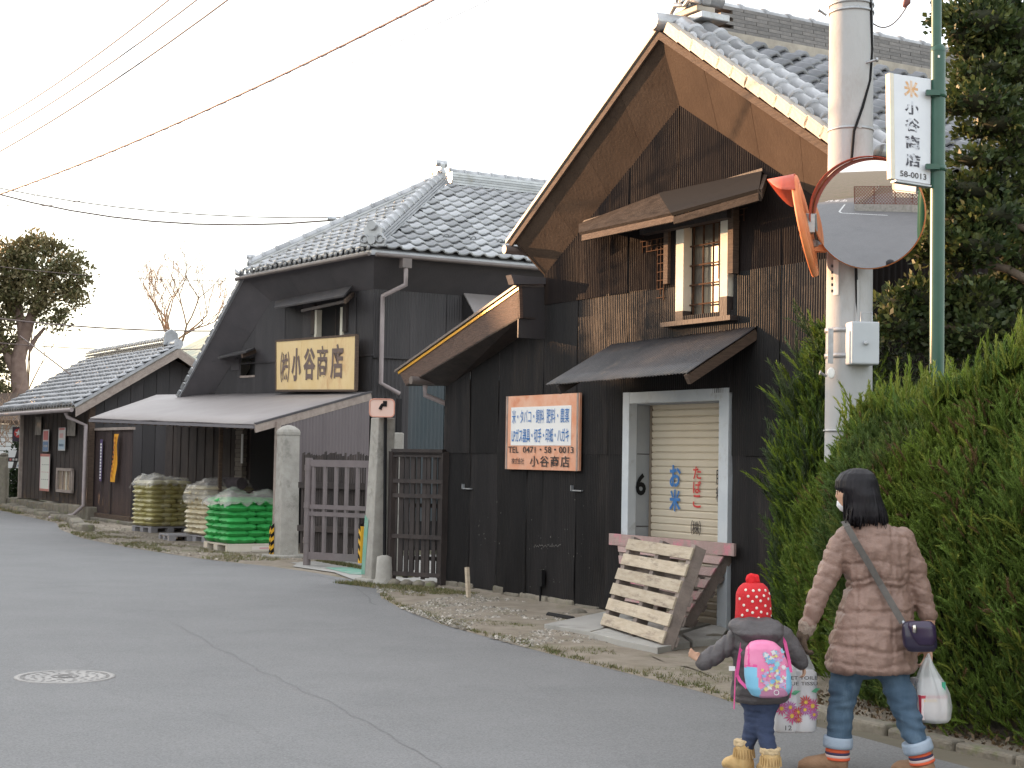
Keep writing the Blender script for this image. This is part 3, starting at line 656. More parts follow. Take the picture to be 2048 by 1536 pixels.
mb = MB(); mb.prism([W(15.06, tb, 2.92), W(15.06, tb, 3.47), W(15.06, TA, 3.50), W(15.06, TA, 2.92)], UD * .02); mb.build('barge_return', M_SIDB, A)
mb = MB(); mb.prism([W(15.03, tb - .08, 3.50), W(15.03, TA, 3.53), W(15.03, TA, 3.60), W(15.03, tb - .12, 3.60)], UD * .12); mb.build('return_cap', M_SOFB, A)
mb = MB(); mb.prism([l_lo, l_hi, W(15.08, TA, l_hi.z), W(17.3, TA, l_lo.z)], ZD * .02); mb.build('lean_soffit', M_BLKW, A)
mb = MB(); mb.tube([W(17.46, tb - .10, 2.53), W(17.46, 12, 2.53)], .05, 10); mb.build('gutter', M_GUTT, A)
mb = MB(); mb.tube([W(17.5, 8.96, 2.48), W(17.5, 8.96, 2.36), W(17.50, 9.38, 2.22), W(17.50, 9.50, 2.16), W(17.50, 9.50, .1)], .032, 10); mb.build('downpipe', M_PIPE, A)
mb = MB(); mb.par(W(17.40, TA + .05, 0), UD * .04, VD * .05, ZD * 2.45); mb.build('corner_trim', M_PIPE, A)
# little things on the lower wall
mb = MB()
for (x, y) in ((930, 978), (1148, 982)): p = T(x, y, TA - .02); mb.par(p, -UD * .18, -VD * .03, ZD * .012); mb.par(p + UD * .01, UD * .01, -VD * .035, ZD * .06)
mb.build('iron_hook', M_STEEL, A)
mb = MB(); p = T(1081, 1168, TA - .02); mb.par(p - ZD * .02, -UD * .09, -VD * .04, ZD * .18); mb.tube([p - UD * .03 - VD * .02, p - UD * .03 - VD * .02 - ZD * .22], .012, 6); mb.build('meter_box', M_BLACK, A)
mb = MB(); r_ = random.Random(44)
for k in range(46):
    x, y = r_.choice(((967, 1065), (972, 1100), (1145, 1090), (1160, 1110), (1092, 1160), (1095, 1080), (1000, 1040), (1165, 1000))); p = T(x + r_.gauss(0, 16), y + r_.gauss(0, 22), TA - .045); e = r_.uniform(.004, .011); mb.add([p, p - UD * e, p - UD * e + ZD * e * r_.uniform(.6, 2.6), p + ZD * e], [(0, 1, 2, 3)])
for k in range(26): p = T(1068 + k * 2.1, 1093 - .02 * k + r_.uniform(-2, 2), TA - .045); mb.add([p, p - UD * .008, p - UD * .008 + ZD * .014, p + ZD * .012], [(0, 1, 2, 3)])
tag(mb.build('scuff_marks', mat('pale_scuff', (.17, .16, .15), .9), A), kind='stuff')
# ---- painted tin sign
sg_ = thing('painted_shop_sign', T(1084, 938, TA - .09), 'faded orange bordered sign with blue and black Japanese lettering on the black wall', 'sign')
q0, q1 = T(1010, 938, TA - .08), T(1157, 938, TA - .08); sw = abs((q0 - q1).dot(UD)); shh = .825
SB = W(q0.dot(UD), TA - .08, q0.z)
M_SIGO = mat('rusty_orange_sign', (0.66, 0.27, 0.15), .55, (0.70, 0.42, 0.30), 3, 0, c3=(.60, .20, .09), s3=2.5)
MB().par(SB, -UD * sw, VD * .03, ZD * shh).build('panel', M_SIGO, sg_)
MB().par(SB + -UD * sw * .08 - VD * .004 + ZD * shh * .325, -UD * sw * .82, VD * .006, ZD * shh * .52).build('white_field', M_WHITE, sg_)
mb = MB()
for a in (.02, .98): mb.par(SB - UD * sw * (a - .01) - VD * .006, -UD * sw * .02, VD * .01, ZD * shh)
mb.build('edge_strip', M_WOODG, sg_)
def sign_line(txt, x0, z0, w_, h_, m, **k): return lettering(txt, sg_, SB - UD * sw * x0 + ZD * shh * z0 - VD * .006, -UD, ZD, sw * w_, shh * h_, m, **k)
sign_line('米・タバコ・飼料', .10, .62, .445, .19, M_BLUE, thick=.004)
sign_line('肥料・農薬', .58, .62, .30, .19, M_BLUE, thick=.003)
sign_line('LPガス器具・切手・印紙・ハガキ', .10, .365, .78, .19, M_BLUE, thick=.010)
sign_line('TEL', .05, .225, .15, .085, M_DKP, thick=.012, lift=.002)
sign_line('0471・58・0013', .26, .225, .68, .085, M_DKP, thick=.012, lift=.002)
sign_line('株式会社', .10, .07, .18, .085, M_DKP, thick=.006, lift=.002)
sign_line('小谷商店', .36, .04, .53, .15, M_DKP, thick=.014, spacing=1.25, lift=.002)
# ================================================================ shop building B (half-hipped, parallel-ish to the road)
AZB = math.radians(40)
UB = Vector((-math.sin(AZB), math.cos(AZB), 0)); VB = Vector((math.cos(AZB), math.sin(AZB), 0))
CB = VB.dot(Vector((-2.31, 26.5, 0)))
def Bp(px, py, off=0.0): return onp(px, py, VB, CB + off)
B = thing('half_hipped_shop_building', Bp(600, 1060), 'dark half-hipped storehouse with grey tiled roof and yellow name board above a lean-to canopy', 'building')
oR, oL = Bp(748, 506), Bp(487, 556); rb, rt_ = Bp(355, 798), oL         # outer (eave) line
iR, iL, iB = Bp(748, 578, .38), Bp(543, 603, .38), Bp(428, 786, .38)        # wall line
corner = Bp(748, 800, .38)
cR = iR
def topB(p):   # wall top at point along wall (distance from right corner)
    pass
# wall sheets of the gable: parametrise by distance along UB from iR
def along(p): return (p - iR).dot(UB)
aL, aB = along(iL), along(iB)
zR, zL_, zB_ = iR.z, iL.z, iB.z
def ztop(a): return zR + (zL_ - zR) * a / aL if a < aL else zL_ + (zB_ - zL_) * (a - aL) / (aB - aL)
WBz = 2.35
P0 = Vector((iR.x, iR.y, 0))
win_a = [along(Bp(x, 640, .38)) for x in (690, 634)]; win_z = [Bp(660, 672, .38).z - .2, Bp(660, 612, .38).z]
w2_a = [along(Bp(x, 730, .38)) for x in (511, 482)]; w2_z = [Bp(495, 752, .38).z, Bp(495, 716, .38).z]
edges = [0, .5, win_a[0], win_a[1], 1.6, 2.2, 2.8, w2_a[0], w2_a[1], 3.9, 4.5, aB]
edges = sorted(set(round(e, 3) for e in edges if 0 <= e <= aB))
edges = [e for i, e in enumerate(edges) if i == 0 or e - edges[i - 1] > .06 or e in (round(win_a[0], 3), round(win_a[1], 3), round(w2_a[0], 3), round(w2_a[1], 3))]
sd = 200
for a, b in zip(edges, edges[1:]):
    bands = [(WBz, 3.32), (3.30, None)]
    mid = (a + b) / 2
    if win_a[0] - .02 < mid < win_a[1] + .02: bands = [(WBz, 3.32), (3.30, win_z[0]), (win_z[1], None)]
    if w2_a[0] - .02 < mid < w2_a[1] + .02: bands = [(WBz, w2_z[0]), (w2_z[1], None)]
    for z0, z1 in bands:
        if z1 is None and min(ztop(a), ztop(b)) < z0 + .02: continue
        tp = (lambda x, b=b, z1=z1: min(z1, ztop(b - x)) if z1 else ztop(b - x))
        corrugated(P0 + UB * b - VB * .002 * (sd % 3), -UB, None, b - a + .01, lambda x, z0=z0: z0, lambda x, tp=tp, z0=z0: max(z0 + .001, tp(x)), M_SIDB, B, pitch=.045, amp=.007, dent=.003, seed=sd, rows=4, N=-VB); sd += 1
MB().par(P0 + UB * 0 - VB * .03 + ZD * 3.31, UB * 4.3, VB * .03, ZD * .03).build('wall_batten', M_SIDB, B)
# right side wall (runs along VD), upper fine sheets + lower coarse blue-green sheets
for k in range(12):
    O = P0 + VD * (k * .7)
    corrugated(O, VD, None, .705, lambda x: 3.28, lambda x: zR, M_SIDB, B, pitch=.05, amp=.007, dent=.003, seed=240 + k, rows=4, N=-UD)
    corrugated(O + UD * .02, VD, None, .705, lambda x: 0.5, lambda x: 3.30, M_SIDG if k > 0 else M_SIDB, B, pitch=.076, amp=.013, dent=.003, seed=260 + k, rows=4, N=-UD)
MB().par(P0 - UD * .035 + ZD * 3.28, UD * .03, VD * 8, ZD * .03).build('wall_batten', M_SIDB, B)
# body
mb = MB(); q = [P0 + UD * .05 + VB * .05, P0 + VD * 8 + UD * .05, P0 + VD * 8 + UB * 4, P0 + UB * 4 + VB * .05]
mb.prism([p + ZD * 0 for p in q], ZD * (zL_ - .1)); mb.build('wall', M_DARK, B)
mb = MB(); mb.prism([P0 + UB * a + VB * .3 + ZD * z for a, z in ((.2, .3), (aB - .1, .3), (aB - .1, zB_ - .15), (aL, zL_ - .15), (.2, zR - .1))], VB * 3); mb.build('inner_wall', M_DARK, B)
# soffit coves
def seamq(P, m=M_SOFB, name='soffit_panel', th=.03): return MB().prism(P, VB * th + ZD * .01).build(name, m, B)
def lerp(a, b, k): return a.lerp(b, k)
for k in range(3): seamq([lerp(iR, iL, k / 3) - VB * .01, lerp(iR, iL, (k + 1) / 3 - .0006) - VB * .01, lerp(oR, oL, (k + 1) / 3 - .0006), lerp(oR, oL, k / 3)])
for k in range(3): seamq([lerp(iL, iB, k / 3) - VB * .01, lerp(iL, iB, (k + 1) / 3 - .001) - VB * .01, lerp(oL, rb, (k + 1) / 3 - .001), lerp(oL, rb, k / 3)])
MB().prism([iR, oR, oR + VD * 8, iR + VD * 8], UD * .02).build('soffit_panel', M_SOFB, B)
# roof planes
RG = D(884, 371, 30.2)                       # ridge end
upOff = ZD * .10
e1, e2 = oR + ZD * .05 - VB * .05, oL + ZD * .05 - VB * .05
bcorner = rb + ZD * .04
back = VD * 8
def roofpoly(P, name='roof_deck', m=M_TILEF): return MB().prism(P, -ZD * .08).build(name, m, B)
roofpoly([e1, e2, RG]); roofpoly([e1, RG, RG + back, e1 + back])
roofpoly([e2, bcorner, bcorner + back, RG + back * .6, RG])
# tiles: front hip plane
def plane_tiles(P0_, Xd, apex, poly, w_, l_, nmax, flip=False, lift=.03, seed=0, along_extra=0):
    """tile a plane through P0_ with eave direction Xd; apex gives the slope; poly = polygon (3D points) to fill"""
    N = Xd.cross(apex - P0_).normalized()
    if N.z < 0: N = -N
    Yu = N.cross(Xd).normalized()
    if Yu.z < 0: Yu = -Yu
    X = Yu.cross(N).normalized()
    pts = [((p - P0_).dot(X), (p - P0_).dot(Yu)) for p in poly]
    mnx = min(p[0] for p in pts); O = P0_ + X * mnx + N * lift
    mxx, mxy = max(p[0] for p in pts) - mnx, max(p[1] for p in pts)
    pts = [(a - mnx, b) for a, b in pts]
    def inside(a, b):
        c = False; n = len(pts); j = n - 1
        for i in range(n):
            if (pts[i][1] > b) != (pts[j][1] > b) and a < (pts[j][0] - pts[i][0]) * (b - pts[i][1]) / (pts[j][1] - pts[i][1]) + pts[i][0]: c = not c
            j = i
        return c
    tile_field(B if seed != 3 else SHED, O, X, Yu, inside, int(mxx / w_) + 1, int(mxy / l_) + 1, w_, l_, nmax, flip)
    return O, X, Yu, N
plane_tiles(e1, (e2 - e1).normalized(), RG, [e1, e2, RG - (RG - (e1 + e2) / 2).normalized() * .1], .27, .235, 110)
OB, XB, YB, NB = plane_tiles(e1, VD, RG, [e1, RG, RG + VD * 7.5, e1 + VD * 7.5], .27, .235, 185)
# eave discs
for k in range(26):
    p = e1.lerp(e2, (k + .5) / 26); MBd = frame(p + ZD * .055 - VB * .01, UB, ZD, -VB)
    place('drip_disc', DISC, MBd @ Matrix.Scale(.75, 4), B)
# hips and ridge
hm = barrel_mesh(.10, .30, 'hip_tile')
def hip(P, Q, layers=3):
    d = (Q - P).normalized(); x = d.cross(ZD).normalized()
    for j in range(layers):
        MB().par(P - x * (.13 - .01 * j) + ZD * (.02 + j * .05) , (Q - P), x * (.26 - .02 * j), ZD * .040).build('hip_course', M_TILE, B)
    barrels(B, P + ZD * (.02 + layers * .05), Q + ZD * (.02 + layers * .05), .10, .28, name='hip_tile', me=hm)
hip(e1 + (RG - e1) * .03 + ZD * .03, RG + ZD * .04, 3); hip(e2 + (RG - e2) * .04 + ZD * .03, RG + ZD * .04, 2)
x = VD.cross(ZD)
for j in range(5): MB().par(RG - x * (.15 - .008 * j) + ZD * (.02 + .05 * j) + VD * .15, VD * 7.3, x * (.30 - .016 * j), ZD * .042).build('ridge_course', M_TILE, B)
barrels(B, RG + VD * .15 + ZD * .27, RG + VD * 7.4 + ZD * .27, .085, .30, name='ridge_cap', me=barrel_mesh(.085, .32, 'ridge_cap'))
def endtile(c, sc, X, F, nm='ridge_ornament'):
    mb = MB(); poly = [(-.20, 0), (.20, 0), (.22, .12), (.15, .2), (.16, .3), (0, .40), (-.16, .3), (-.15, .2), (-.22, .12)]
    mb.prism([c + X * a * sc + ZD * b * sc - F * 0 for a, b in poly], F * .09 * sc); o = mb.build(nm, M_TILE, B, bevel=.012)
    mb = MB()
    for sg in (1, -1):
        pts = [c + X * sg * sc * (.13 + .06 * math.cos(k * .6)) + ZD * sc * (.12 + .06 * math.sin(k * .6)) + F * .11 * sc for k in range(11)]
        mb.tube(pts, .02 * sc, 6)
    mb.tube([c + ZD * .33 * sc - F * .1 * sc, c + ZD * .33 * sc + F * .16 * sc], .075 * sc, 12); mb.tube([c + ZD * .1 * sc, c + ZD * .1 * sc + F * .14 * sc], .07 * sc, 12); mb.build('scroll_relief', M_TILE, o)
hd = (e1 - RG).normalized(); hx = hd.cross(ZD).normalized(); hf = Vector((hd.x, hd.y, 0)).normalized()
endtile(e1 + ZD * .06 - hf * .12, 1.05, hx, hf); 
hd2 = (e2 - RG).normalized(); hf2 = Vector((hd2.x, hd2.y, 0)).normalized(); endtile(e2.lerp(RG, .05) + ZD * .06, .6, hf2.cross(ZD), hf2)
endtile(RG + ZD * .10 - VD * .02, .95, UD, -VD)
mb = MB(); mb.tube([e2 + ZD * .02, e2 - VB * .02 + UB * .12 + ZD * .04, e2 + UB * .22 + ZD * .12], [.05, .045, .02], 8); mb.build('corner_horn', M_TILE, B)
# small ridge end light cap
# rake tile ticks on left verge
for k in range(15):
    p = rb.lerp(oL, (k + .3) / 15.5); MB().par(p + UB * .02 - VB * .02, (oL - rb).normalized() * .16, UB * .07 + ZD * .03, VB * .25).build('verge_tile', M_TILE, B)
# snow guards
mb0 = MB(); mb0.tube([(0.05 * math.cos(a * .5), 0, .05 + .05 * math.sin(a * .5)) for a in range(11)], .014, 6); SG = mb0.mesh('snow_guard', M_TILE)
for k in range(9): place('snow_guard', SG, frame(OB + XB * (1.6 + k * .54) * (1 if XB.dot(VD) > 0 else 1) + YB * .55 + NB * .05, XB, YB, NB), B) if XB.dot(VD) > 0 else None
if XB.dot(VD) < 0:
    for k in range(9): place('snow_guard', SG, frame(e1 + VD * (.8 + k * .54) + YB * .55 + NB * .09, XB, YB, NB), B)
# gutters and downpipe
M_GUTB = mat('warm_grey_gutter', (.11, .09, .085), .5, (.14, .115, .105), 5)
mb = MB(); mb.tube([oR - VB * .1 - ZD * .02, oL - VB * .1 - ZD * .02 + UB * .1], .036, 8); mb.build('gutter', M_GUTB, B)
mb = MB(); mb.tube([oR - UD * .08 - ZD * .03, oR - UD * .08 - ZD * .03 + VD * 8], .036, 8); mb.build('gutter', M_GUTB, B)
pd = oR + VD * .55 - UD * .08
mb = MB(); mb.box(pd - ZD * .14, .17, .14, .16, VD, UD, ZD); mb.build('hopper', M_GUTT, B)
pq = P0 + VD * .12 - UD * .08
mb = MB(); pt = [pd - ZD * .2, pd - ZD * .50, Vector((pq.x, pq.y, iR.z - .12)), Vector((pq.x, pq.y, iR.z - .5)), Vector((pq.x, pq.y, 2.85)), Vector((pq.x, pq.y, 2.80)) + VD * .35 - ZD * .12]
mb.tube([p - UD * .02 - VB * 0 for p in pt], .04, 10); mb.build('downpipe', M_PIPE, B)
# windows with hoods
def hoodB(name, bl, br, fl, fr2, th=.03, m=M_CANM): return slab(bl, br, fl, fr2, th, name, m, B)
hoodB('window_hood', Bp(552, 605, .30), Bp(706, 574, .30), Bp(550, 618, -.10), Bp(688, 594, -.10))
mb = MB(); mb.bar(Bp(690, 603, -.08), Bp(706, 588, .32), .04, .07); mb.build('hood_rafter', M_WOODD, B)
mb = MB(); mb.bar(Bp(604, 622, -.03), Bp(690, 603, -.03), .04, .05); mb.build('hood_rail', M_BLKW, B)
bw = thing('x', P0, None, None); bw.name = 'window'; bw.parent = B; bw.location = P0 - rootloc(B); bw['_w'] = list(P0)
zz0, zz1 = win_z
for a in (win_a[0] + .00, win_a[1] - .07): MB().par(P0 + UB * a - VB * .05 + ZD * (zz0 - .05), UB * .08, VB * .2, ZD * (zz1 - zz0)).build('white_jamb', M_WHITEW, bw)
mb = MB(); mb.par(P0 + UB * win_a[0] + VB * .12 + ZD * (zz0 - .05), UB * (win_a[1] - win_a[0]), VB * .01, ZD * (zz1 - zz0)); mb.build('pane', mat('dim_window', (.06, .055, .05), .3, (.22, .19, .16), 4, c3=(.3, .27, .23), s3=6), bw)
for k in range(3): MB().par(P0 + UB * (win_a[0] + .12 + k * .12) + VB * .05 + ZD * (zz0 - .05), UB * .02, VB * .02, ZD * (zz1 - zz0)).build('bar', M_BLKW, bw)
for a in (win_a[0] - .12, win_a[1] + .0): MB().par(P0 + UB * a - VB * .06 + ZD * (zz0 + .25), UB * .11, VB * .05, ZD * (zz1 - zz0 - .2)).build('side_board', M_BLKW, bw)
hoodB('window_hood', Bp(440, 714, .30), Bp(511, 698, .30), Bp(436, 718, .0), Bp(492, 706, .0))
mb = MB(); mb.bar(Bp(484, 712, .0), Bp(511, 702, .34), .04, .07); mb.build('hood_rafter', M_WOODD, B)
mb = MB(); mb.par(P0 + UB * w2_a[0] + VB * .2 + ZD * w2_z[0], UB * (w2_a[1] - w2_a[0]), VB * .01, ZD * (w2_z[1] - w2_z[0])); mb.build('vent_opening', M_DARK, B)
mb = MB(); mb.par(P0 + UB * w2_a[0] - VB * .02 + ZD * (w2_z[0] - .03), UB * (w2_a[1] - w2_a[0]), VB * .06, ZD * .04); mb.build('vent_sill', M_WOODG, B)
mb = MB(); mb.par(P0 + UB * (w2_a[1] + .03) - VB * .02 + ZD * (w2_z[0] + .12), UB * .30, VB * .02, ZD * (w2_z[1] - w2_z[0] - .12)); mb.build('vent_shutter', M_SOFB, B)
# little lean-to hood on the side wall
hs0 = onp(925, 585, UD, P0.dot(UD) - .0); hs1 = hs0 + VD * 1.6
sl0 = onp(975, 618, UD, P0.dot(UD) - .25)
MB().prism([hs0, hs1, hs1 - UD * .45 - ZD * .42, hs0 - UD * .45 - ZD * .42], ZD * .03).build('side_hood', M_CANOP, B)
MB().prism([hs0 - ZD * .02, hs0 - UD * .44 - ZD * .43, hs0 - ZD * .5], VD * .02).build('hood_cheek', M_SIDB, B)
# canopy (lean-to) in front
cz = [D(510, 850, 25.0), D(180, 838, 30.3)]                       # front edge right / left
cb = [Bp(742, 786, .30), Bp(425, 790, .30)]; ext = (cb[1] - cb[0]).normalized()
cbl = cb[1] + ext * 2.3
cp = thing('lean_to_canopy', (cz[0] + cz[1]) / 2 - ZD * 2, 'long low grey sheet-metal canopy sheltering the fertilizer stacks', 'canopy')
mb = MB(); nseg = 12; vs = []
for i in range(nseg + 1):
    k = i / nseg
    for j in range(5):
        p = cb[0].lerp(cbl, k).lerp(cz[0].lerp(cz[1], k), j / 4); vs.append(p + ZD * (.015 * noise.noise(Vector((i * .8, j, 3)))))
mb.add(vs, [(i * 5 + j, i * 5 + j + 1, i * 5 + j + 6, i * 5 + j + 5) for i in range(nseg) for j in range(4)], True)
ro = mb.build('sheet_roof', M_CANOP, cp); smd = ro.modifiers.new('s', 'SOLIDIFY'); smd.thickness = .02
for k in range(1, 7):
    a = cb[0].lerp(cbl, k / 7); b = cz[0].lerp(cz[1], k / 7)
    MB().bar(a + ZD * .012, b + ZD * .012, .010, .008).build('sheet_seam', M_CANOP, cp)
mb = MB(); mb.bar(cz[0] - ZD * .03, cz[1] - ZD * .03, .05, .05); mb.build('front_rail', mat('grey_rail', (.16, .15, .16), .6), cp)
mb = MB(); mb.bar(cb[0] - ZD * .055, cz[0] - ZD * .055, .03, .13); mb.build('barge_board', M_WOODG, cp)
mb = MB(); mb.bar(cb[0] + ZD * .02, cz[0] + ZD * .02, .05, .03); mb.build('barge_cap', M_SOFB, cp)
for k in range(24):
    a = cb[0].lerp(cbl, (k + .5) / 24); b = cz[0].lerp(cz[1], (k + .5) / 24)
    MB().bar(a - ZD * .05, b - ZD * .05, .045, .055).build('rafter', M_WOODD, cp)
pc = D(441, 905, 28.6)
mb = MB(); mb.bar(Vector((pc.x, pc.y, 0)), Vector((pc.x, pc.y, 2.3)), .06, .06, up=UD); mb.build('post', M_WOODD, cp)
# corrugated side panel of the canopy
d0 = (cb[0] - cz[0]); d0.z = 0; Lp = d0.length; dn = d0.normalized()
def ptop(x): return cz[0].z + (cb[0].z - cz[0].z) * (x + .48) / Lp - .12
corrugated(Vector((cz[0].x, cz[0].y, 0)) + dn * .48, dn, None, Lp - .5, lambda x: 1.15, ptop, M_SIDP, cp, pitch=.075, amp=.010, seed=5, rows=3, N=dn.cross(ZD))
pe = Vector((cz[0].x, cz[0].y, 0)) + dn * .42
mb = MB(); mb.par(pe, dn * .08, -VB * 0 + dn.cross(ZD) * .06, ZD * 2.12); mb.build('post', M_WOODG, cp)
# dark back wall boards under the canopy
bk = Vector((cbl.x, cbl.y, 0)) + VB * .25
cb0 = Vector((cb[0].x, cb[0].y, 0)) + VB * .25
n = 46
for k in range(n):
    a = bk.lerp(cb0, k / n); b = bk.lerp(cb0, (k + .94) / n)
    if .60 < k / n < .70: continue
    MB().prism([a, b, b + ZD * 2.6, a + ZD * 2.6], -VB * (.02 + .012 * (k % 2))).build('wall_board', M_BLKW, B)
mb = MB(); mb.prism([bk + VB * .3, cb0 + VB * .3, cb0 + VB * .3 + ZD * 2.6, bk + VB * .3 + ZD * 2.6], VB * .1); mb.build('back_wall', M_DARK, B)
# brick strip seen in the doorway
bx = Bp(470, 940, .4); bx.z = 0
M_BRK = mat('grey_brick', (.16, .14, .12), .9, (.22, .19, .165), 8, rnd_=.2)
for j in range(24): MB().par(bx + UB * 0 + ZD * (.1 + j * .085) + UB * (.0 if j % 2 else .02), UB * -.26, VB * .1, ZD * .077).build('brick', M_BRK, B)
MB().par(Bp(482, 900, .2) * 1.0 - ZD * .25, -UB * .05, VB * .02, ZD * .55).build('notice_strip', M_WHITE, B)
# ---- yellow name board
nb = thing('wooden_name_board', Bp(630, 781, .1), 'large weathered yellow wooden name board with brown brushed characters, leaning above the lean-to canopy', 'sign')
c0, c1, c2, c3_ = Bp(552, 781, .12), Bp(710, 781, .12), Bp(712, 670, .12), Bp(552, 682, .12)
M_YW = mat('yellowed_sign_wood', (0.66, 0.47, 0.22), .7, (0.72, 0.56, 0.31), 2.2, .05, 20, stretch=(1, 1, .5), c3=(.56, .33, .15), s3=1.1)
vs4 = [c0, c1, c2, c3_]
for k in range(3):
    a, b = k / 3, (k + 1) / 3 - .002
    MB().prism([c0.lerp(c1, a), c0.lerp(c1, b), c3_.lerp(c2, b), c3_.lerp(c2, a)], VB * .05).build('board', M_YW, nb)
for p, q in ((c3_, c2), (c0, c1), (c1, c2), (c0, c3_)): MB().bar(p + VB * .02, q + VB * .02, .06, .035, up=VB.cross((q - p).normalized())).build('edge_strip', M_WOODD, nb)
Xn = (c1 - c0); bwid = Xn.length; Xn = Xn.normalized(); bh = .5 * ((c3_ - c0).length + (c2 - c1).length)
M_SIGB = mat('faded_brown_lettering', (.13, .095, .085), .8, (.17, .12, .10), 8)
def nbl(t, x, z, w_, h_, th): return lettering(t, nb, c0 + Xn * bwid * x + ZD * bh * z - VB * .004, Xn, ZD, bwid * w_, bh * h_, M_SIGB, thick=th)
nbl('㈱', .055, .16, .12, .60, .012)
for i, (ch, x, w_, z, h_) in enumerate((('小', .205, .12, .18, .64), ('谷', .36, .15, .20, .62), ('商', .53, .135, .21, .64), ('店', .70, .155, .21, .66))):
    for dx, dz in ((0, 0), (-.011, 0), (.011, 0), (0, .012), (0, -.012)): pass
    nbl(ch, x, z, w_, h_, (.05, .038, .014, .026)[i])
# ================================================================ shed
SHED = thing('tiled_shed', W(40, 10.4, 0), 'low black boarded shed with grey tiled gable roof and posters on its front', 'shed')
TS1 = 10.35; s0_, s1_ = 37.3, 44.0
prf = []
ztS = 2.62; APT, APZ = 12.25, 4.02
def zsh(t): return APZ - .10 - .62 * abs(t - APT)
mb = MB(); mb.prism([W(37.34, TS1 + .06, .4), W(37.34, TS1 + .06, zsh(TS1)), W(37.34, APT, zsh(APT)), W(37.34, 14.1, zsh(14.1)), W(37.34, 14.1, .4)], UD * 6.6); mb.build('wall', M_DARK, SHED)
# front boards
k = 0; s = 37.32
while s < 44.0:
    wd = .21; MB().par(W(s, TS1 + .05, .34), UD * wd * .97, -VD * (.02 + .006 * (k % 2)), ZD * 2.36).build('wall_board', M_BLKW, SHED); s += wd; k += 1
# gable face
k = 0; t = TS1
while t < 14.1:
    MB().prism([W(37.33, t, .0), W(37.33, t + .30, .0), W(37.33, t + .30, zsh(t + .3)), W(37.33, t, zsh(t))], -UD * (.02 + .004 * (k % 2))).build('gable_board', M_SIDB, SHED); t += .31; k += 1
MB().prism([W(37.2, 12.9, 2.55), W(37.2, 14.6, 2.6), W(36.7, 14.6, 2.25), W(36.7, 12.9, 2.2)], ZD * .03).build('side_hood', M_WOODG, SHED)
# corner post
MB().par(W(37.25, TS1 - .06, .25), UD * .16, VD * .14, ZD * 2.4).build('corner_post', M_WOODD, SHED)
MB().par(W(43.95, TS1 - .06, .34), UD * .12, VD * .14, ZD * 2.36).build('corner_post', M_WOODG, SHED)
# roof
eS = W(36.85, 9.86, 2.60); eE = W(44.9, 9.86, 2.60); aS = W(36.85, APT, 4.08); aE = W(44.9, APT, 4.08)
MB().prism([eS, aS, aE, eE], ZD * .05).build('roof_deck', M_PLAST, SHED)
MB().prism([aS, W(36.85, 14.7, 2.60), W(44.9, 14.7, 2.60), aE], ZD * .05).build('roof_deck', M_PLAST, SHED)
plane_tiles(eS + ZD * .05, UD, aS + ZD * .05, [eS, aS, aE, eE], .27, .235, 0, seed=3)
MB().prism([eS + ZD * .0 - UD * .02, aS - UD * .02, aS - UD * .02 - ZD * .20, eS - UD * .02 - ZD * .2], UD * .04).build('barge_board', M_WOODG, SHED)
MB().prism([aS - UD * .02, W(36.83, 14.7, 2.60), W(36.83, 14.7, 2.4), aS - UD * .02 - ZD * .20], UD * .04).build('barge_board', M_WOODG, SHED)
upS = (aS - eS).normalized(); nS = upS.cross(UD).normalized(); nS = nS if nS.z > 0 else -nS
MB().prism([eS + nS * .03 - UD * .05, aS + nS * .03 - UD * .05, aS + nS * .1 - UD * .05, eS + nS * .1 - UD * .05], UD * .06).build('verge_edge', M_TILE, SHED)
barrels(SHED, eS + nS * .08 + UD * .12, aS + nS * .08 + UD * .12, .08, .235, name='barrel_tile', me=barrel_mesh(.08, .25))
mb = MB(); mb.tube([W(36.9, 9.78, 2.56), W(45, 9.78, 2.56)], .05, 8); mb.build('gutter', M_PIPE, SHED)
for k in range(29):
    place('drip_disc', DISC, frame(W(37.1 + k * .27, 9.84, 2.70), UD, ZD, -VD) @ Matrix.Scale(.8, 4), SHED)
# ridge with honeycomb rings
for j in range(3): MB().par(W(37.5, APT - .12, 4.12 + .075 * j), UD * 6.9, VD * .24, ZD * .022).build('ridge_course', M_RIDGE, SHED)
rg = MB()
for j in range(3):
    for k in range(46): rg.tube([W(37.55 + k * .15 + .07 * (j % 2), APT - .12, 4.18 + .075 * j - .02), W(37.61 + k * .15 + .07 * (j % 2), APT - .13, 4.18 + .075 * j + .02), W(37.67 + k * .15 + .07 * (j % 2), APT - .12, 4.18 + .075 * j - .02)], .014, 4, cap=False)
tag(rg.build('ridge_rings', M_TILEB, SHED), kind='stuff')
barrels(SHED, W(37.4, APT, 4.36), W(44.5, APT, 4.36), .08, .27, name='ridge_cap', me=barrel_mesh(.08, .28, 'ridge_cap'))
mb = MB(); mb.tube([W(36.82, APT, 4.20), W(37.3, APT, 4.2)], .12, 12); mb.build('ridge_end_tile', M_TILE, SHED)
mb = MB(); mb.prism([W(37.35, APT - .2, 4.2), W(37.35, APT + .2, 4.2), W(37.35, APT + .16, 4.5), W(37.35, APT, 4.6), W(37.35, APT - .16, 4.5)], UD * .1); mb.build('ridge_ornament', M_TILE, SHED, bevel=.02)
# stone plinth
r_ = random.Random(5); s = 37.0
while s < 44.9:
    L = r_.uniform(.5, 1.0); MB().par(W(s, TS1 - .12, -.02), UD * L * .97, VD * .35, ZD * (.34 + r_.uniform(-.03, .02))).build('plinth_stone', M_STONE, SHED, bevel=.03); s += L
# pipe
mb = MB(); mb.tube([W(37.5, 9.8, 2.5), W(37.5, 9.85, 2.40), W(37.2, 10.2, 2.22), W(37.2, 10.2, .35), W(37.35, 10.0, .12), W(37.9, 9.6, .04)], .045, 8); mb.build('downpipe', M_PIPE, SHED)
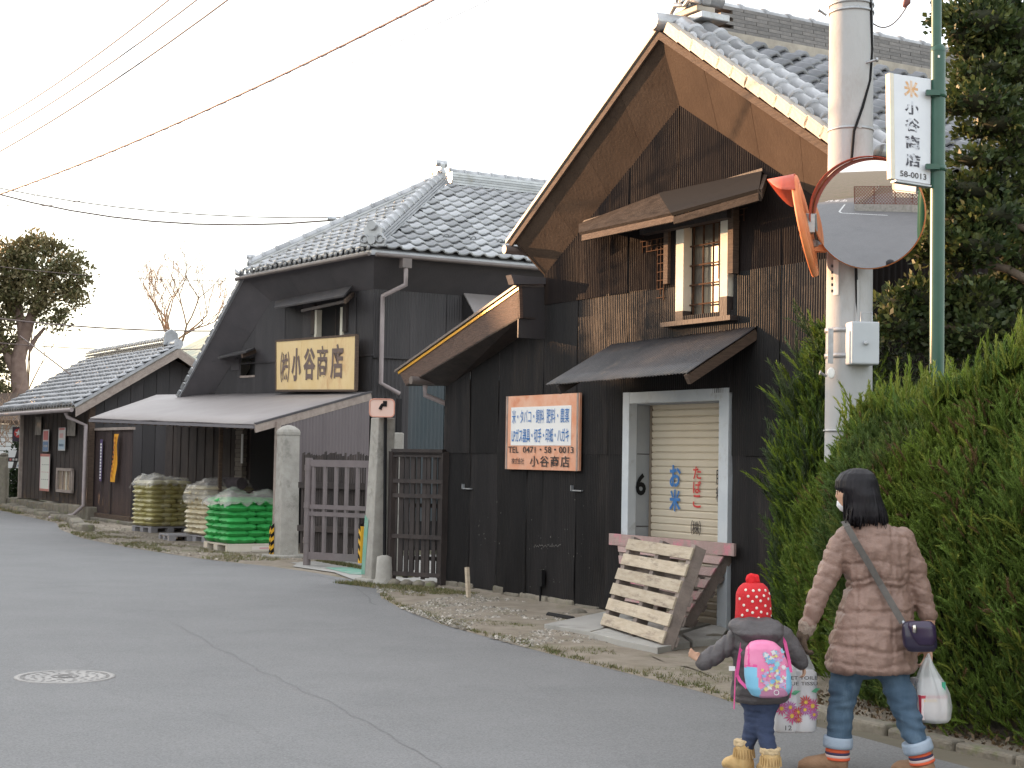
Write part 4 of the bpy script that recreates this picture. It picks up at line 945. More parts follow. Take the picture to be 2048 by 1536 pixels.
# small window
wS = thing('x', W(39, TS1, 1), None, None); wS.name = 'window'; wS.parent = SHED; wS.location = W(39, TS1, 1) - rootloc(SHED); wS['_w'] = list(W(39, TS1, 1))
pa, pb_ = T(113, 985, TS1 - .03), T(147, 937, TS1 - .03)
wa, wb = pb_.dot(UD), pa.dot(UD); za, zb = pa.z + .02, pb_.z
for (s_, z_, ds, dz) in ((wa, za, wb - wa, .07), (wa, zb - .07, wb - wa, .07), (wa, za, .10, zb - za), (wb - .1, za, .10, zb - za)): MB().par(W(s_, TS1 - .06, z_), UD * ds, VD * .05, ZD * dz).build('frame', M_WOODG, wS)
MB().par(W(wa + .1, TS1 - .02, za + .07), UD * (wb - wa - .2), VD * .01, ZD * (zb - za - .14)).build('pane', M_PANE, wS)
for k in range(3): MB().par(W(wa + .28 + k * .35, TS1 - .035, za + .07), UD * .05, VD * .015, ZD * (zb - za - .14)).build('bar', M_WOODG if k != 1 else M_WHITEW, wS)
# upper papered openings
M_PAP = mat('torn_paper', (.30, .27, .23), .9, (.12, .1, .09), 3, 0)
for i, (x0, x1, y0, y1) in enumerate(((70, 83, 833, 870), (134, 151, 838, 872))):
    a, b = T(x0, y1, TS1 - .04), T(x1, y0, TS1 - .04); MB().par(W(b.dot(UD), TS1 - .045, a.z), UD * (a - b).dot(UD), VD * .01, ZD * (b.z - a.z)).build('papered_window', M_PAP, SHED)
def poster(nm, x0, x1, y0, y1, m, label, parts, cat='poster', t=TS1 - .06, grp=None):
    a, b = T(x0, y1, t), T(x1, y0, t); w_ = abs((a - b).dot(UD)); h_ = b.z - a.z; o = W(a.dot(UD), t, a.z)
    th = thing(nm, o, label, cat, grp)
    MB().par(o, -UD * w_, VD * .006, ZD * h_).build('sheet', m, th)
    for (px, pz, pw, ph, pm) in parts: MB().par(o - UD * w_ * px + ZD * h_ * pz - VD * .004, -UD * w_ * pw, VD * .003, ZD * h_ * ph).build('printed_block', pm, th)
    return th, o, w_, h_
M_PPR = mat('sun_bleached_paper', (.55, .53, .50), .8, (.48, .45, .43), 3)
M_PRED = mat('bleached_red', (.50, .16, .15), .8); M_PBLU = mat('bleached_blue', (.10, .16, .28), .8, (.2, .28, .4), 30)
M_PORG = mat('poster_red_edge', (.42, .12, .10), .8, (.5, .25, .2), 12)
poster('party_poster', 85, 98, 859, 903, M_PPR, 'narrow faded red and blue poster, the left one of the upper pair on the shed', [(.1, .52, .8, .42, M_PRED), (.05, .02, .9, .44, M_PBLU), (.2, .2, .6, .1, M_PPR)])
poster('party_poster', 116, 131, 855, 901, M_PPR, 'narrow faded poster with pale blue lower half, right of the upper pair on the shed', [(.1, .9, .8, .08, M_PRED), (.2, .55, .5, .2, mat('bleached_pink', (.55, .32, .30), .8)), (.05, .05, .9, .42, mat('bleached_lightblue', (.38, .46, .52), .8)), (.15, .18, .7, .12, M_PBLU)])
poster('event_poster', 79, 100, 908, 981, mat('cream_paper', (.66, .66, .58), .8), 'tall cream poster with a jagged red top edge low on the shed front', [(0, .93, 1, .07, M_PORG), (0, 0, 1, .06, M_PORG), (0, .06, .05, .87, mat('pale_pink_edge', (.6, .4, .42), .8)), (.95, .06, .05, .87, mat('pale_pink_edge', (.6, .4, .42), .8))] + [(.2 + .2 * k, .70, .06, .02, M_DKP) for k in range(4)] + [(.2 + .2 * k, .5, .06, .02, M_PRED) for k in range(4)] + [(.2 + .2 * k, .3, .06, .02, M_DKP) for k in range(4)])
# ---- sliding door wall between shed and canopy
dw = thing('boarded_double_door', W(36, 10.5, 0), 'wide double door of dark brown boards between the shed and the canopy', 'door')
TD = 10.46
k = 0; s = 34.4
while s < 37.3:
    MB().par(W(s, TD, .16), UD * .185, VD * (.02 + .006 * (k % 2)), ZD * 1.95).build('board', mat('dark_brown_board', (.035, .022, .022), .7, (.055, .035, .033), 9, .3, 50, stretch=(1, 1, .3), rnd_=.2), dw); s += .19; k += 1
MB().par(W(34.3, TD - .05, 2.10), UD * 3.0, VD * .08, ZD * .06).build('head_rail', M_WOODG, dw)
MB().par(W(34.3, TD - .06, .10), UD * 3.0, VD * .12, ZD * .10).build('sill', M_WOODD, dw)
MB().par(W(35.85, TD - .03, .2), UD * .07, VD * .03, ZD * 1.9).build('meeting_stile', M_BLKW, dw)
r_ = random.Random(8); s = 34.0
for k in range(4): MB().par(W(s, TD - .15, -.02), UD * .78, VD * .4, ZD * .12).build('step_stone', M_STONE, dw, bevel=.03); s += .82
bn = thing('hanging_banner', W(35.4, 10.4, 1.9), 'narrow purple strip banner with white print hanging on the brown double door', 'banner')
a, b = T(199, 962, TD - .05), T(206, 879, TD - .05)
MB().par(W(b.dot(UD), TD - .06, a.z), UD * abs((a - b).dot(UD)), VD * .005, ZD * (b.z - a.z)).build('cloth', mat('purple_cloth', (.10, .07, .16), .8), bn)
r_ = random.Random(2)
mb = MB()
for k in range(12): mb.par(W(b.dot(UD) + .05, TD - .064, a.z + .05 + k * .070), UD * .10, VD * .002, ZD * .045)
tag(mb.build('printed_characters', M_WHITE, bn), kind='stuff')
bn = thing('hanging_banner', W(34.4, 10.4, 1.9), 'bright orange yellow strip banner hanging at the right edge of the brown double door', 'banner')
a, b = T(227, 964, TD - .10), T(237, 868, TD - .10); sa = a.dot(UD)
vs = []; 
for k in range(9):
    z = b.z + (a.z - b.z) * k / 8; off = .05 * math.sin(k * .5) - .02 * k; vs += [W(b.dot(UD) - .02 + off * .5 + .03 * k, TD - .10 - .02 * math.sin(k), z), W(b.dot(UD) + .26 + .03 * k, TD - .10 - .02 * math.sin(k + 1), z)]
mb = MB(); mb.add(vs, [(2 * k, 2 * k + 1, 2 * k + 3, 2 * k + 2) for k in range(8)], True); mb.build('cloth', mat('orange_yellow_cloth', (.72, .33, .015), .7), bn)
mb = MB()
for k in range(9): mb.par(W(b.dot(UD) + .10 + .03 * k * .9, TD - .135, b.z - .12 - k * .105), UD * .09, VD * .002, ZD * .06)
tag(mb.build('printed_characters', mat('orange_print', (.45, .15, .02), .7), bn), kind='stuff')
# ---- kerb stones along the road in front of the shed
kb = thing('mossy_stone_kerb', W(40, 9.4, 0), 'low rounded mossy stone kerb along the road edge before the shed', 'kerb')
r_ = random.Random(6); s = 31.5
while s < 46:
    L = r_.uniform(.45, .9); t = edge_t(s) + .2
    MB().par(W(s, t, -.05), UD * L * .95 + VD * (edge_t(s + L) - edge_t(s)), VD * .3, ZD * r_.uniform(.16, .24)).build('kerb_stone', M_STONE, kb, bevel=.06); s += L
# ================================================================ vegetation
rng = np.random.default_rng(11)
M_LEAF = attrmat('leaf', .5, .45, .28); M_NEED = attrmat('conifer_needles', .6, .25, .22); M_TWIG = attrmat('twig_bark', .9, .2, 0)
M_BARK = mat('bark', (.10, .075, .055), .9, (.16, .125, .095), 9, .6, 30, stretch=(1, 1, .3))
M_CORE = mat('shade_dark_core', (.016, .020, .008), .95, (.03, .032, .014), 12, .8, 20)  # inner shade put into the colour of the solid foliage cores
def pick(cols, n, j=.18):
    c = np.array(cols)[rng.integers(0, len(cols), n)]; return np.clip(c * (1 + rng.normal(0, j, (n, 1))), .002, 1)
def unit(a): return a / np.maximum(np.linalg.norm(a, axis=1, keepdims=True), 1e-6)
def leaf_quads(P, size, cols, up=.3, asp=.55, dirs=None, off=(0, 0, 0)):
    """pointed oval leaves as folded diamonds"""
    n = len(P); d = unit(rng.normal(0, 1, (n, 3)) + np.array([0, 0, up]) if dirs is None else dirs + rng.normal(0, .5, (n, 3)))
    s = unit(np.cross(d, rng.normal(0, 1, (n, 3)))); L = (size * rng.uniform(.6, 1.35, (n, 1))); nn = np.cross(d, s)
    P = P - np.array(off)
    V = np.stack([P, P + d * L * .5 + s * L * asp * .5 + nn * L * .08, P + d * L, P + d * L * .5 - s * L * asp * .5 + nn * L * .08], 1).reshape(-1, 3)
    F = np.arange(n * 4).reshape(-1, 4); return V, F, cols
def in_ellipsoid(c, r, n, shell=.55):
    d = unit(rng.normal(0, 1, (n, 3))); k = shell + (1 - shell) * rng.random((n, 1)) ** .7
    return np.array(c) + d * k * np.array(r) * (1 + .12 * np.sin(d[:, :1] * 9 + d[:, 1:2] * 7))
def crown(name, parent, blobs, n_per, size, cols, m, up=.3, cl=8, clr=.12, shell=.55, asp=.55, group=None):
    """foliage in clusters: every blob holds twigs, every twig a tuft of leaves"""
    Vs, Fs, Cs = [], [], []; k = 0; off = rootloc(parent)
    for c, r in blobs:
        nt_ = max(4, int(n_per * (r[0] * r[1] + r[1] * r[2] + r[0] * r[2]) / 3 / cl))
        T_ = in_ellipsoid(c, r, nt_, shell); tc = pick(cols, nt_, .12)
        P = np.repeat(T_, cl, 0) + rng.normal(0, clr, (nt_ * cl, 3)) * np.array([1, 1, .6]); col = np.repeat(tc, cl, 0) * (1 + rng.normal(0, .15, (nt_ * cl, 1)))
        dirs = unit(np.repeat(T_ - np.array(c), cl, 0)) + np.array([0, 0, up])
        V, F, C_ = leaf_quads(P, size, np.clip(col, .003, 1), up, asp, dirs, off); Vs.append(V); Fs.append(F + k); Cs.append(C_); k += len(V)
    me = arr_mesh(name, np.concatenate(Vs), np.concatenate(Fs), m, np.concatenate(Cs)); o = bpy.data.objects.new(name, me); COL.objects.link(o); o.parent = parent; return o
def branchy(mb, p, d, L, r, depth, rr, spread=.5, seg=3, n=5, kids=(2, 3), up=.15, tip=None):
    pts = [p]; rs = [r]; q = p.copy(); dd = d.copy()
    for i in range(seg):
        dd = (dd + Vector((rr.uniform(-1, 1), rr.uniform(-1, 1), rr.uniform(-.6, 1))) * .14 + ZD * up * .3).normalized(); q = q + dd * (L / seg); pts.append(q.copy()); rs.append(max(.008, r * (1 - .22 * (i + 1) / seg)))
    mb.tube(pts, rs, n if depth > 2 else 3, cap=False)
    if depth <= 0:
        if tip is not None: tip.append(q.copy())
        return
    for k in range(rr.choice(kids)):
        nd = (dd + Vector((rr.uniform(-1, 1), rr.uniform(-1, 1), rr.uniform(-.5, .9))) * spread * 1.3).normalized()
        at = q if k < 2 else pts[-2]
        branchy(mb, at, nd, L * rr.uniform(.62, .85), rs[-1] * .80, depth - 1, rr, spread, seg, n, kids, up, tip)
# ---- evergreen at the left edge
def pxblobs(lst, Yd, squash=1.0):
    out = []
    for x, y, rx, ry in lst:
        yy = Yd + rnd.uniform(-1, 1) * rx / FPX * Yd * .6; out.append((D(x, y, yy), (rx / FPX * Yd, rx / FPX * Yd * .8, ry / FPX * Yd * squash)))
    return out
YT = 56.0
base = D(38, 830, YT); base.z = 0
tr = thing('evergreen_tree', base, 'tall dense evergreen tree with a rounded brownish green crown at the left edge', 'tree')
mb = MB(); P = lambda x, y: D(x, y, YT)
mb.tube([base, P(40, 780), P(36, 720), P(46, 680), P(60, 640), P(75, 590)], [.36, .30, .27, .24, .18, .10], 9)
mb.tube([P(40, 760), P(20, 720), P(8, 690), P(-12, 650)], [.22, .18, .15, .1], 8)
mb.tube([P(58, 700), P(72, 676), P(90, 655)], [.10, .08, .05], 6); mb.tube([P(46, 680), P(38, 620), P(30, 560)], [.18, .14, .08], 7); mb.tube([P(60, 640), P(90, 600), P(120, 560)], [.12, .09, .05], 6)
mb.build('trunk', mat('warm_bark', (.16, .105, .085), .9, (.24, .17, .14), 4, .4, 20), tr)
bl = [(20, 510, 40, 26), (60, 498, 40, 26), (105, 505, 36, 24), (140, 535, 34, 24), (158, 565, 26, 26), (30, 545, 44, 26), (80, 545, 44, 26), (120, 580, 36, 26), (150, 600, 22, 20), (10, 590, 36, 26), (60, 590, 40, 22), (95, 625, 30, 20), (118, 650, 14, 12), (10, 635, 26, 26), (-10, 560, 50, 50), (-20, 660, 40, 40), (15, 690, 20, 20), (-5, 740, 30, 40), (5, 790, 26, 22)]
crown('crown', tr, pxblobs([(x, y, rx * 1.12, ry * 1.12) for x, y, rx, ry in bl], YT), 2500, .15, [(.20, .17, .085), (.15, .14, .06), (.25, .21, .115), (.11, .115, .05)], M_LEAF, cl=16, clr=.15, shell=.25)  # brownish tones put the backlight into the leaf colours
# ---- bare winter trees
def bare(px, py, Yd, H, label, seed, spread=.5, depth=6, r0=.14, d=Vector((0, 0, 1)), L0=None, start_z=0, col=M_BARK):
    b = D(px, py, Yd); b.z = start_z
    t = thing('bare_tree', b, label, 'tree', None); rr = random.Random(seed); mb = MB(); tips = []
    branchy(mb, b, d, L0 or H * .36, r0, depth, rr, spread, 3, 6, (2, 3), .25, tips); o = mb.build('trunk', col, t); return t, tips
M_TWB = mat('backlit_twig', (.26, .17, .11), .9, (.34, .23, .15), 3)  # pale twig colour with the backlight put into it
t, tips = bare(312, 770, 62, 7.4, 'bare winter tree with a fan of fine pale branches behind the shed roof', 5, .72, 7, .14, L0=2.5, col=M_TWB, start_z=1.5)
t, tips = bare(72, 800, 58, 5, 'thin bare sapling standing between the evergreen tree and the shed roof', 12, .34, 5, .07, L0=2.2, col=M_TWB)
mb = MB(); rr = random.Random(31)
for k in range(46):
    b = D(rr.uniform(-30, 60), 860, 50); b.z = 1.6 + rr.random() * .8; q = b + Vector((rr.uniform(-1.2, 1.2), rr.uniform(-.5, .5), rr.uniform(.6, 1.7))); mb.tube([b, b.lerp(q, .5) + Vector((rr.uniform(-.15, .15), 0, .1)), q], [.014, .01, .004], 3, cap=False)
tag(mb.build('twig_thicket', M_TWB), 'tangle of bare brown twigs above the white house wall at the left edge', 'shrub', kind='stuff')
# ---- far background behind everything: low wood and a house roof behind the shed
fr_ = thing('distant_house', D(405, 700, 70) * 1.0, 'house with a pale green ribbed roof seen between the shed ridge and the dark building', 'house')
a, b, c_, d_ = D(362, 700, 70), D(450, 655, 72), D(470, 700, 64), D(380, 735, 64)
for k in range(9): MB().prism([a.lerp(d_, k / 9), b.lerp(c_, k / 9), b.lerp(c_, (k + .93) / 9), a.lerp(d_, (k + .93) / 9)], ZD * .08).build('roof_rib', mat('pale_green_roof', (.30, .33, .25), .6, (.35, .37, .29), 3), fr_)
MB().prism([Vector((d_.x, d_.y, 0)), Vector((c_.x, c_.y, 0)), c_ - ZD * .1, d_ - ZD * .1], Vector((0, 3, 0))).build('wall', M_WHITEW, fr_)
# left background: white sided house, ivy, signs
hw = thing('white_house', D(20, 900, 52), 'white sided house at the left edge behind the signs', 'house')
z0_, z1_ = D(0, 962, 52).z, D(0, 848, 52).z
xl, xr = D(-60, 900, 52).x, D(58, 900, 52).x
for k in range(13): MB().par(Vector((xl, 52, z0_ + (z1_ - z0_) * k / 13)), Vector((xr - xl, 0, 0)), Vector((0, .06 + .02 * 0, 0)), ZD * ((z1_ - z0_) / 13 * .86)).build('siding_board', M_WHITE, hw)
MB().par(Vector((xl, 52.08, 0)), Vector((xr - xl, 0, 0)), Vector((0, 3, 0)), ZD * z1_).build('wall', M_CONC, hw)
MB().prism([Vector((xl, 51.6, z1_ + .0)), Vector((xr + .3, 51.6, z1_)), Vector((xr + .3, 55, z1_ + 1)), Vector((xl, 55, z1_ + 1))], ZD * .12).build('roof', M_WOODD, hw)
iv = thing('ivy_column', D(40, 1000, 47) - ZD * 0, 'dark ivy covered bush standing between the white house and the shed front', 'shrub')
crown('foliage', iv, [(D(45, 920, 46.5), (.35, .35, .6)), (D(36, 960, 46.5), (.3, .3, .5)), (D(32, 1000, 46.5), (.36, .4, .5)), (D(50, 985, 46.5), (.35, .35, .6)), (D(38, 1030, 46.5), (.3, .3, .35)), (D(50, 890, 46.5), (.3, .3, .4))], 6000, .10, [(.02, .035, .012), (.03, .05, .018), (.05, .07, .03)], M_LEAF, cl=8, clr=.06, shell=.2)
gp = thing('concrete_gatepost', D(5, 1020, 44), 'weathered stone post at the left edge beside the ivy', 'post')
a = D(-8, 1035, 44); MB().par(Vector((a.x, 44, 0)), Vector((.26, 0, 0)), Vector((0, .26, 0)), ZD * 1.45).build('shaft', M_STONE, gp, bevel=.05)
MB().lathe(Vector((a.x + .13, 44.13, 1.45)), [(.13, 0), (.10, .06), (.03, .09)], 10).build('cap', M_STONE, gp)
def board_px(nm, x0, x1, y0, y1, Yd, m, label, cat='sign'):
    a, b = D(x0, y1, Yd), D(x1, y0, Yd); th = thing(nm, a, label, cat); w_, h_ = b.x - a.x, b.z - a.z
    MB().par(a, Vector((w_, 0, 0)), Vector((0, .04, 0)), ZD * h_).build('panel', m, th, bevel=.01); return th, a, w_, h_
th, a, w_, h_ = board_px('star_sign', 24, 50, 854, 883, 44, mat('very_dark_purple', (.03, .012, .03), .5), 'square dark sign with a white star on a red disc at the left edge')
cc = a + Vector((w_ * .5, -.006, h_ * .58)); v = [cc + Vector((math.cos(k * math.pi / 12) * w_ * .36, 0, math.sin(k * math.pi / 12) * w_ * .36)) for k in range(24)]
MB().prism(v, Vector((0, .003, 0))).build('red_disc', M_REDP, th)
v = [cc + Vector((math.sin(k * math.pi / 5) * (.30 if k % 2 == 0 else .12) * w_, -.004, math.cos(k * math.pi / 5) * (.30 if k % 2 == 0 else .12) * w_)) for k in range(10)]
MB().prism(v, Vector((0, .003, 0))).build('star', M_WHITE, th)
th, a, w_, h_ = board_px('direction_sign', 16, 50, 901, 936, 44, M_WHITE, 'white sign with a dark diagonal cross and a dark middle band below the star sign')
X_ = Vector((1, 0, 0)); o_ = a - Vector((0, .006, 0))
MB().par(o_ + ZD * h_ * .36, X_ * w_, Vector((0, .003, 0)), ZD * h_ * .24).build('dark_band', M_DKP, th)
MB().prism([o_ + X_ * w_ * .25, o_ + X_ * w_ * .48, o_ + X_ * w_ * .72 + ZD * h_, o_ + X_ * w_ * .5 + ZD * h_], Vector((0, .003, 0))).build('diagonal_stripe', M_DKP, th)
for k in range(5): MB().par(o_ + X_ * w_ * (.08 + .18 * k) + ZD * h_ * .42 - Vector((0, .003, 0)), X_ * w_ * .12, Vector((0, .003, 0)), ZD * h_ * .12).build('printed_block', M_PRED if k in (0, 4) else M_PPR, th)
MB().par(o_ + X_ * w_ * .58 + ZD * h_ * .08 - Vector((0, .001, 0)), X_ * w_ * .36, Vector((0, .003, 0)), ZD * h_ * .12).build('printed_block', M_PBLU, th)
mb = MB(); mb.tube([Vector((a.x + w_ * .97, 44.05, 0)), Vector((a.x + w_ * .97, 44.05, D(0, 845, 44).z))], .03, 8); tag(mb.build('sign_pole', M_GUTT), 'thin dark pole carrying the star sign and the white crossed sign', 'pole')
a, b = D(49, 971, 44), D(53, 933, 44); tag(MB().par(a, Vector((b.x - a.x, 0, 0)), Vector((0, .02, 0)), ZD * (b.z - a.z)).build('yellow_strip_sign', mat('yellow_green', (.55, .50, .04), .6)), 'thin vertical yellow strip at the far corner of the shed', 'sign')
# ---- conifer hedge
stem = []
def sprig_template(nb=22, L=.17):
    V = []; F = []
    def tri(a, b, c): i = len(V); V.extend([a, b, c]); F.append((i, i + 1, i + 2))
    tri((-.004, 0, 0), (.004, 0, 0), (0, .0, L))
    r = random.Random(3)
    for k in range(nb):
        z = L * (.05 + .85 * k / nb); a = k * 2.4; l = .052 * (1 - .55 * k / nb) * r.uniform(.8, 1.2); w_ = .0056
        ox, oy = math.cos(a), math.sin(a)
        tri((-oy * w_, ox * w_, z), (oy * w_, -ox * w_, z + .004), (ox * l * .55, oy * l * .55, z + l))
    return np.array(V), np.array(F)
SV, SF = sprig_template()
def sprigs(P, Dv, scale, cols, off):
    n = len(P); z = unit(Dv); x = unit(np.cross(z, rng.normal(0, 1, (n, 3)))); y = np.cross(z, x); s = scale[:, None, None]
    V = (SV[None, :, 0:1] * x[:, None] + SV[None, :, 1:2] * y[:, None] + SV[None, :, 2:3] * z[:, None]) * s + (P - np.array(off))[:, None]
    bend = (SV[None, :, 2:3] ** 2) * rng.normal(0, 1.2, (n, 1, 3)) * s; V = V + bend
    k = len(SV); F = (SF[None] + (np.arange(n) * k)[:, None, None]).reshape(-1, 3); C_ = np.repeat(cols, len(SF), 0)
    return V.reshape(-1, 3), F, C_
UDn, VDn, ZDn = np.array(UD), np.array(VD), np.array(ZD)
def nz(a, b, f=1.0): return np.array([noise.noise(Vector((x * f, y * f, 5.5))) for x, y in zip(a, b)])
HP = [(1.0, 6.95), (4.0, 6.95), (7.2, 7.02), (8.3, 7.42), (9.0, 7.85), (9.5, 8.15)]
def hfront(s): return np.interp(s, [p[0] for p in HP], [p[1] for p in HP])
def htop(s): return np.interp(s, [1, 5, 6.5, 7.0, 7.4, 7.8, 8.2, 8.6, 9.0, 9.3, 9.5], [2.7, 2.42, 2.24, 2.10, 1.98, 2.0, 1.96, 1.84, 1.70, 1.5, 1.1])
hg = thing('conifer_hedge', W(6.5, 7.6, 0), 'long shaggy green conifer hedge beside the woman, higher towards the right', 'hedge')
n1 = 40000
s = rng.uniform(3.2, 9.45, n1); hz_ = rng.random(n1) ** .85; H = htop(s) * (1 + .05 * nz(s, s * 0, 2.2)); z = .02 + (H - .02) * hz_
bulge = .16 * nz(s, z, 1.6) + .13 * nz(s, z, 4.2) + .07 * nz(s, z, 9)
t = hfront(s) - .03 + bulge + .40 * np.clip((hz_ - .72) / .28, 0, 1) ** 2 + .08 * np.clip((.12 - hz_) / .12, 0, 1) + rng.random(n1) ** 2 * .16
P = s[:, None] * UDn + t[:, None] * VDn + z[:, None] * ZDn
dv = -VDn * (.55 + .3 * rng.random((n1, 1))) + ZDn * (1.0 + .6 * hz_[:, None]) + UDn * rng.normal(0, .5, (n1, 1)) + rng.normal(0, .30, (n1, 3))
tone = .5 + .5 * nz(s, z, 1.1)
gA, gB, gC = np.array([.155, .215, .030]), np.array([.100, .165, .036]), np.array([.21, .245, .045])
c = gA * (1 - tone[:, None]) + gB * tone[:, None]; m_ = rng.random(n1) < .16; c[m_] = gC; c *= (1 + rng.normal(0, .2, (n1, 1)))
br_ = rng.random(n1) < np.where(nz(s, z, 2.6) > .25, .14, .02); c[br_] = np.array([.16, .10, .05])
patch = (nz(s, z, .9) > .34); c[patch] = c[patch] * .6 + np.array([.05, .085, .045]) * .4
n2 = 12000
s2 = rng.uniform(3.2, 9.4, n2); H2 = htop(s2) * (1 + .05 * nz(s2, s2 * 0, 2.2)); t2 = hfront(s2) + .18 + rng.random(n2) * .9; z2 = H2 - .02 + .06 * nz(s2, t2, 4) - .25 * np.abs((t2 - hfront(s2) - .6)) ** 2
P2 = s2[:, None] * UDn + t2[:, None] * VDn + z2[:, None] * ZDn
dv2 = ZDn * 1.3 + rng.normal(0, .28, (n2, 3)) - VDn * .15; c2_ = pick([gA, gC, gB], n2, .2)
n3 = 260; s3_ = rng.uniform(3.4, 8.9, n3); t3 = hfront(s3_) + rng.uniform(.1, .7, n3); z3 = htop(s3_) + .03
P3 = s3_[:, None] * UDn + t3[:, None] * VDn + z3[:, None] * ZDn; dv3 = ZDn * 1.6 + rng.normal(0, .25, (n3, 3))
Vs, Fs, Cs = [], [], []; k = 0
for P_, d_v, sc_, co in ((P, dv, rng.uniform(.38, .85, n1), c), (P2, dv2, rng.uniform(.5, 1.0, n2), c2_), (P3, dv3, rng.uniform(.9, 1.4, n3), pick([gA, gC], n3))):
    V, F, C_ = sprigs(P_, d_v, sc_, np.clip(co, .003, 1), rootloc(hg)); Vs.append(V); Fs.append(F + k); Cs.append(C_); k += len(V)
def addmesh(nm, V, F, m, col, par):
    me = arr_mesh(nm, V, F, m, col); o = bpy.data.objects.new(nm, me); COL.objects.link(o); o.parent = par; return o
addmesh('foliage', np.concatenate(Vs), np.concatenate(Fs), M_NEED, np.concatenate(Cs), hg)
core = MB(); rings = []  # dark solid added inside the hedge to block light
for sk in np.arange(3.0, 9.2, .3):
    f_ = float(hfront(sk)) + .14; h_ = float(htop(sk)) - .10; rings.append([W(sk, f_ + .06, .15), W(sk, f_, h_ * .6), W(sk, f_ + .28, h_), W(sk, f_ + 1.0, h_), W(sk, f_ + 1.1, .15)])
v, f = loftmesh(rings); core.add(v, f); core.build('light_block_core', M_CORE, hg)
for k in range(5): MB().tube([W(3.6 + k * .8, 7.45, 0), W(3.62 + k * .8, 7.42, .5)], [.035, .025], 6).build('stem', M_BARK, hg)
# upright conifer left of the pole
uc = thing('upright_conifer', W(9.74, 8.66, 0), 'upright ragged conifer shrub between the roller shutter and the concrete pole', 'shrub')
n4 = 15000; zz = rng.random(n4) ** .9 * 2.5; rad = np.interp(zz, [0, .3, .9, 1.4, 1.9, 2.3, 2.55], [.36, .42, .45, .43, .33, .19, .03]); an = rng.uniform(0, 2 * np.pi, n4)
rad = rad * (1 + .22 * np.array([noise.noise(Vector((math.cos(a) * 1.5, math.sin(a) * 1.5, z_ * 1.6))) for a, z_ in zip(an, zz)])) * rng.uniform(.82, 1.0, n4)
P = W(9.74, 8.66, 0); P = np.array(P) + np.stack([np.cos(an) * rad, np.sin(an) * rad, zz + .1], 1)
dv = np.stack([np.cos(an) * .55, np.sin(an) * .55, np.full(n4, 1.25)], 1) + rng.normal(0, .2, (n4, 3)); c4 = pick([gA, gB, (.06, .09, .035)], n4, .2)
V1, F1, C1 = sprigs(P, dv, rng.uniform(.5, 1.0, n4), c4, rootloc(uc))
n5 = 170; zz = rng.random(n5) * 2.2 + .4; an = rng.uniform(0, 2 * np.pi, n5); rad = np.interp(zz, [0, .3, .9, 1.5, 2.1, 2.7], [.30, .36, .40, .38, .28, .08])
P5 = np.array(W(9.74, 8.66, 0)) + np.stack([np.cos(an) * rad, np.sin(an) * rad, zz], 1); d5 = np.stack([np.cos(an) * .9, np.sin(an) * .9, np.full(n5, 1.3)], 1) + rng.normal(0, .2, (n5, 3))
P5 = np.concatenate([P5, P5 + unit(d5) * .16]); d5 = np.concatenate([d5, d5 + np.array([0, 0, .3])])
V2, F2, C2_ = sprigs(P5, d5, rng.uniform(1.1, 1.7, 2 * n5), pick([(.07, .10, .045), gA], 2 * n5), rootloc(uc))
addmesh('foliage', np.concatenate([V1, V2]), np.concatenate([F1, F2 + len(V1)]), M_NEED, np.concatenate([C1, C2_]), uc)
cmb = MB(); cmb.lathe(W(9.74, 8.66, .1), [(.24, 0), (.30, .4), (.30, .9), (.25, 1.5), (.15, 2.1), (.03, 2.5)], 12); cmb.build('light_block_core', M_CORE, uc)  # dark solid core added inside this shrub as well
MB().tube([W(9.74, 8.66, 0), W(9.74, 8.66, .4)], .05, 8).build('trunk', M_BARK, uc)
# ---- broadleaf cloud-pruned tree at the right
bt = thing('clipped_broadleaf_tree', W(8.3, 9.9, 0), 'glossy broadleaf tree clipped into cloud shaped pads behind the green pole', 'tree')
YR = 12.3
pads = [(1965, 40, 62, 34), (2030, 60, 60, 50), (1925, 70, 36, 24), (2000, 95, 50, 26), (1935, 105, 32, 16), (1985, 135, 40, 16), (1960, 200, 62, 26), (2030, 215, 50, 26), (1915, 215, 36, 18), (2000, 245, 50, 22), (1960, 262, 44, 16), (2035, 285, 34, 16), (1905, 35, 36, 26), (1960, 150, 60, 26), (2040, 150, 40, 30), (1950, 318, 44, 16), (2010, 325, 50, 20), (1990, 10, 60, 24),
        (1935, 378, 62, 24), (2010, 372, 56, 30), (1890, 400, 44, 20), (1985, 430, 60, 26), (1920, 440, 50, 22), (2040, 430, 30, 30), (1880, 470, 50, 22), (1960, 490, 62, 26), (1850, 505, 34, 16), (1920, 520, 40, 18), (2030, 510, 40, 30),
        (1800, 610, 46, 28), (1850, 590, 46, 30), (1900, 590, 50, 30), (1960, 600, 56, 36), (2020, 590, 50, 40), (1790, 645, 34, 24), (1840, 650, 50, 34), (1900, 660, 50, 40), (1960, 660, 50, 34), (2030, 660, 50, 40)]
rnd.seed(3)
bl = pxblobs([(x, y, rx * 1.2, ry * 1.25) for x, y, rx, ry in pads], YR)
crown('crown', bt, bl, 17000, .058, [(.040, .062, .018), (.055, .082, .024), (.105, .125, .038), (.032, .054, .018), (.075, .10, .03)], M_LEAF, up=.5, cl=9, clr=.035, shell=.45, asp=.6)
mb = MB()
for c_, r in bl: mb.lathe(Vector(c_) - ZD * r[2] * .05, [(max(r[0], .03) * .3, -r[2] * .6), (r[0] * .66, -r[2] * .15), (r[0] * .6, r[2] * .25), (r[0] * .1, r[2] * .55)], 8)  # dark solids added as shade-coloured fill inside the pads
tag(mb.build('dark_pad_core', M_CORE, bt), kind='stuff')
mb = MB(); q0 = W(8.3, 9.9, 0)
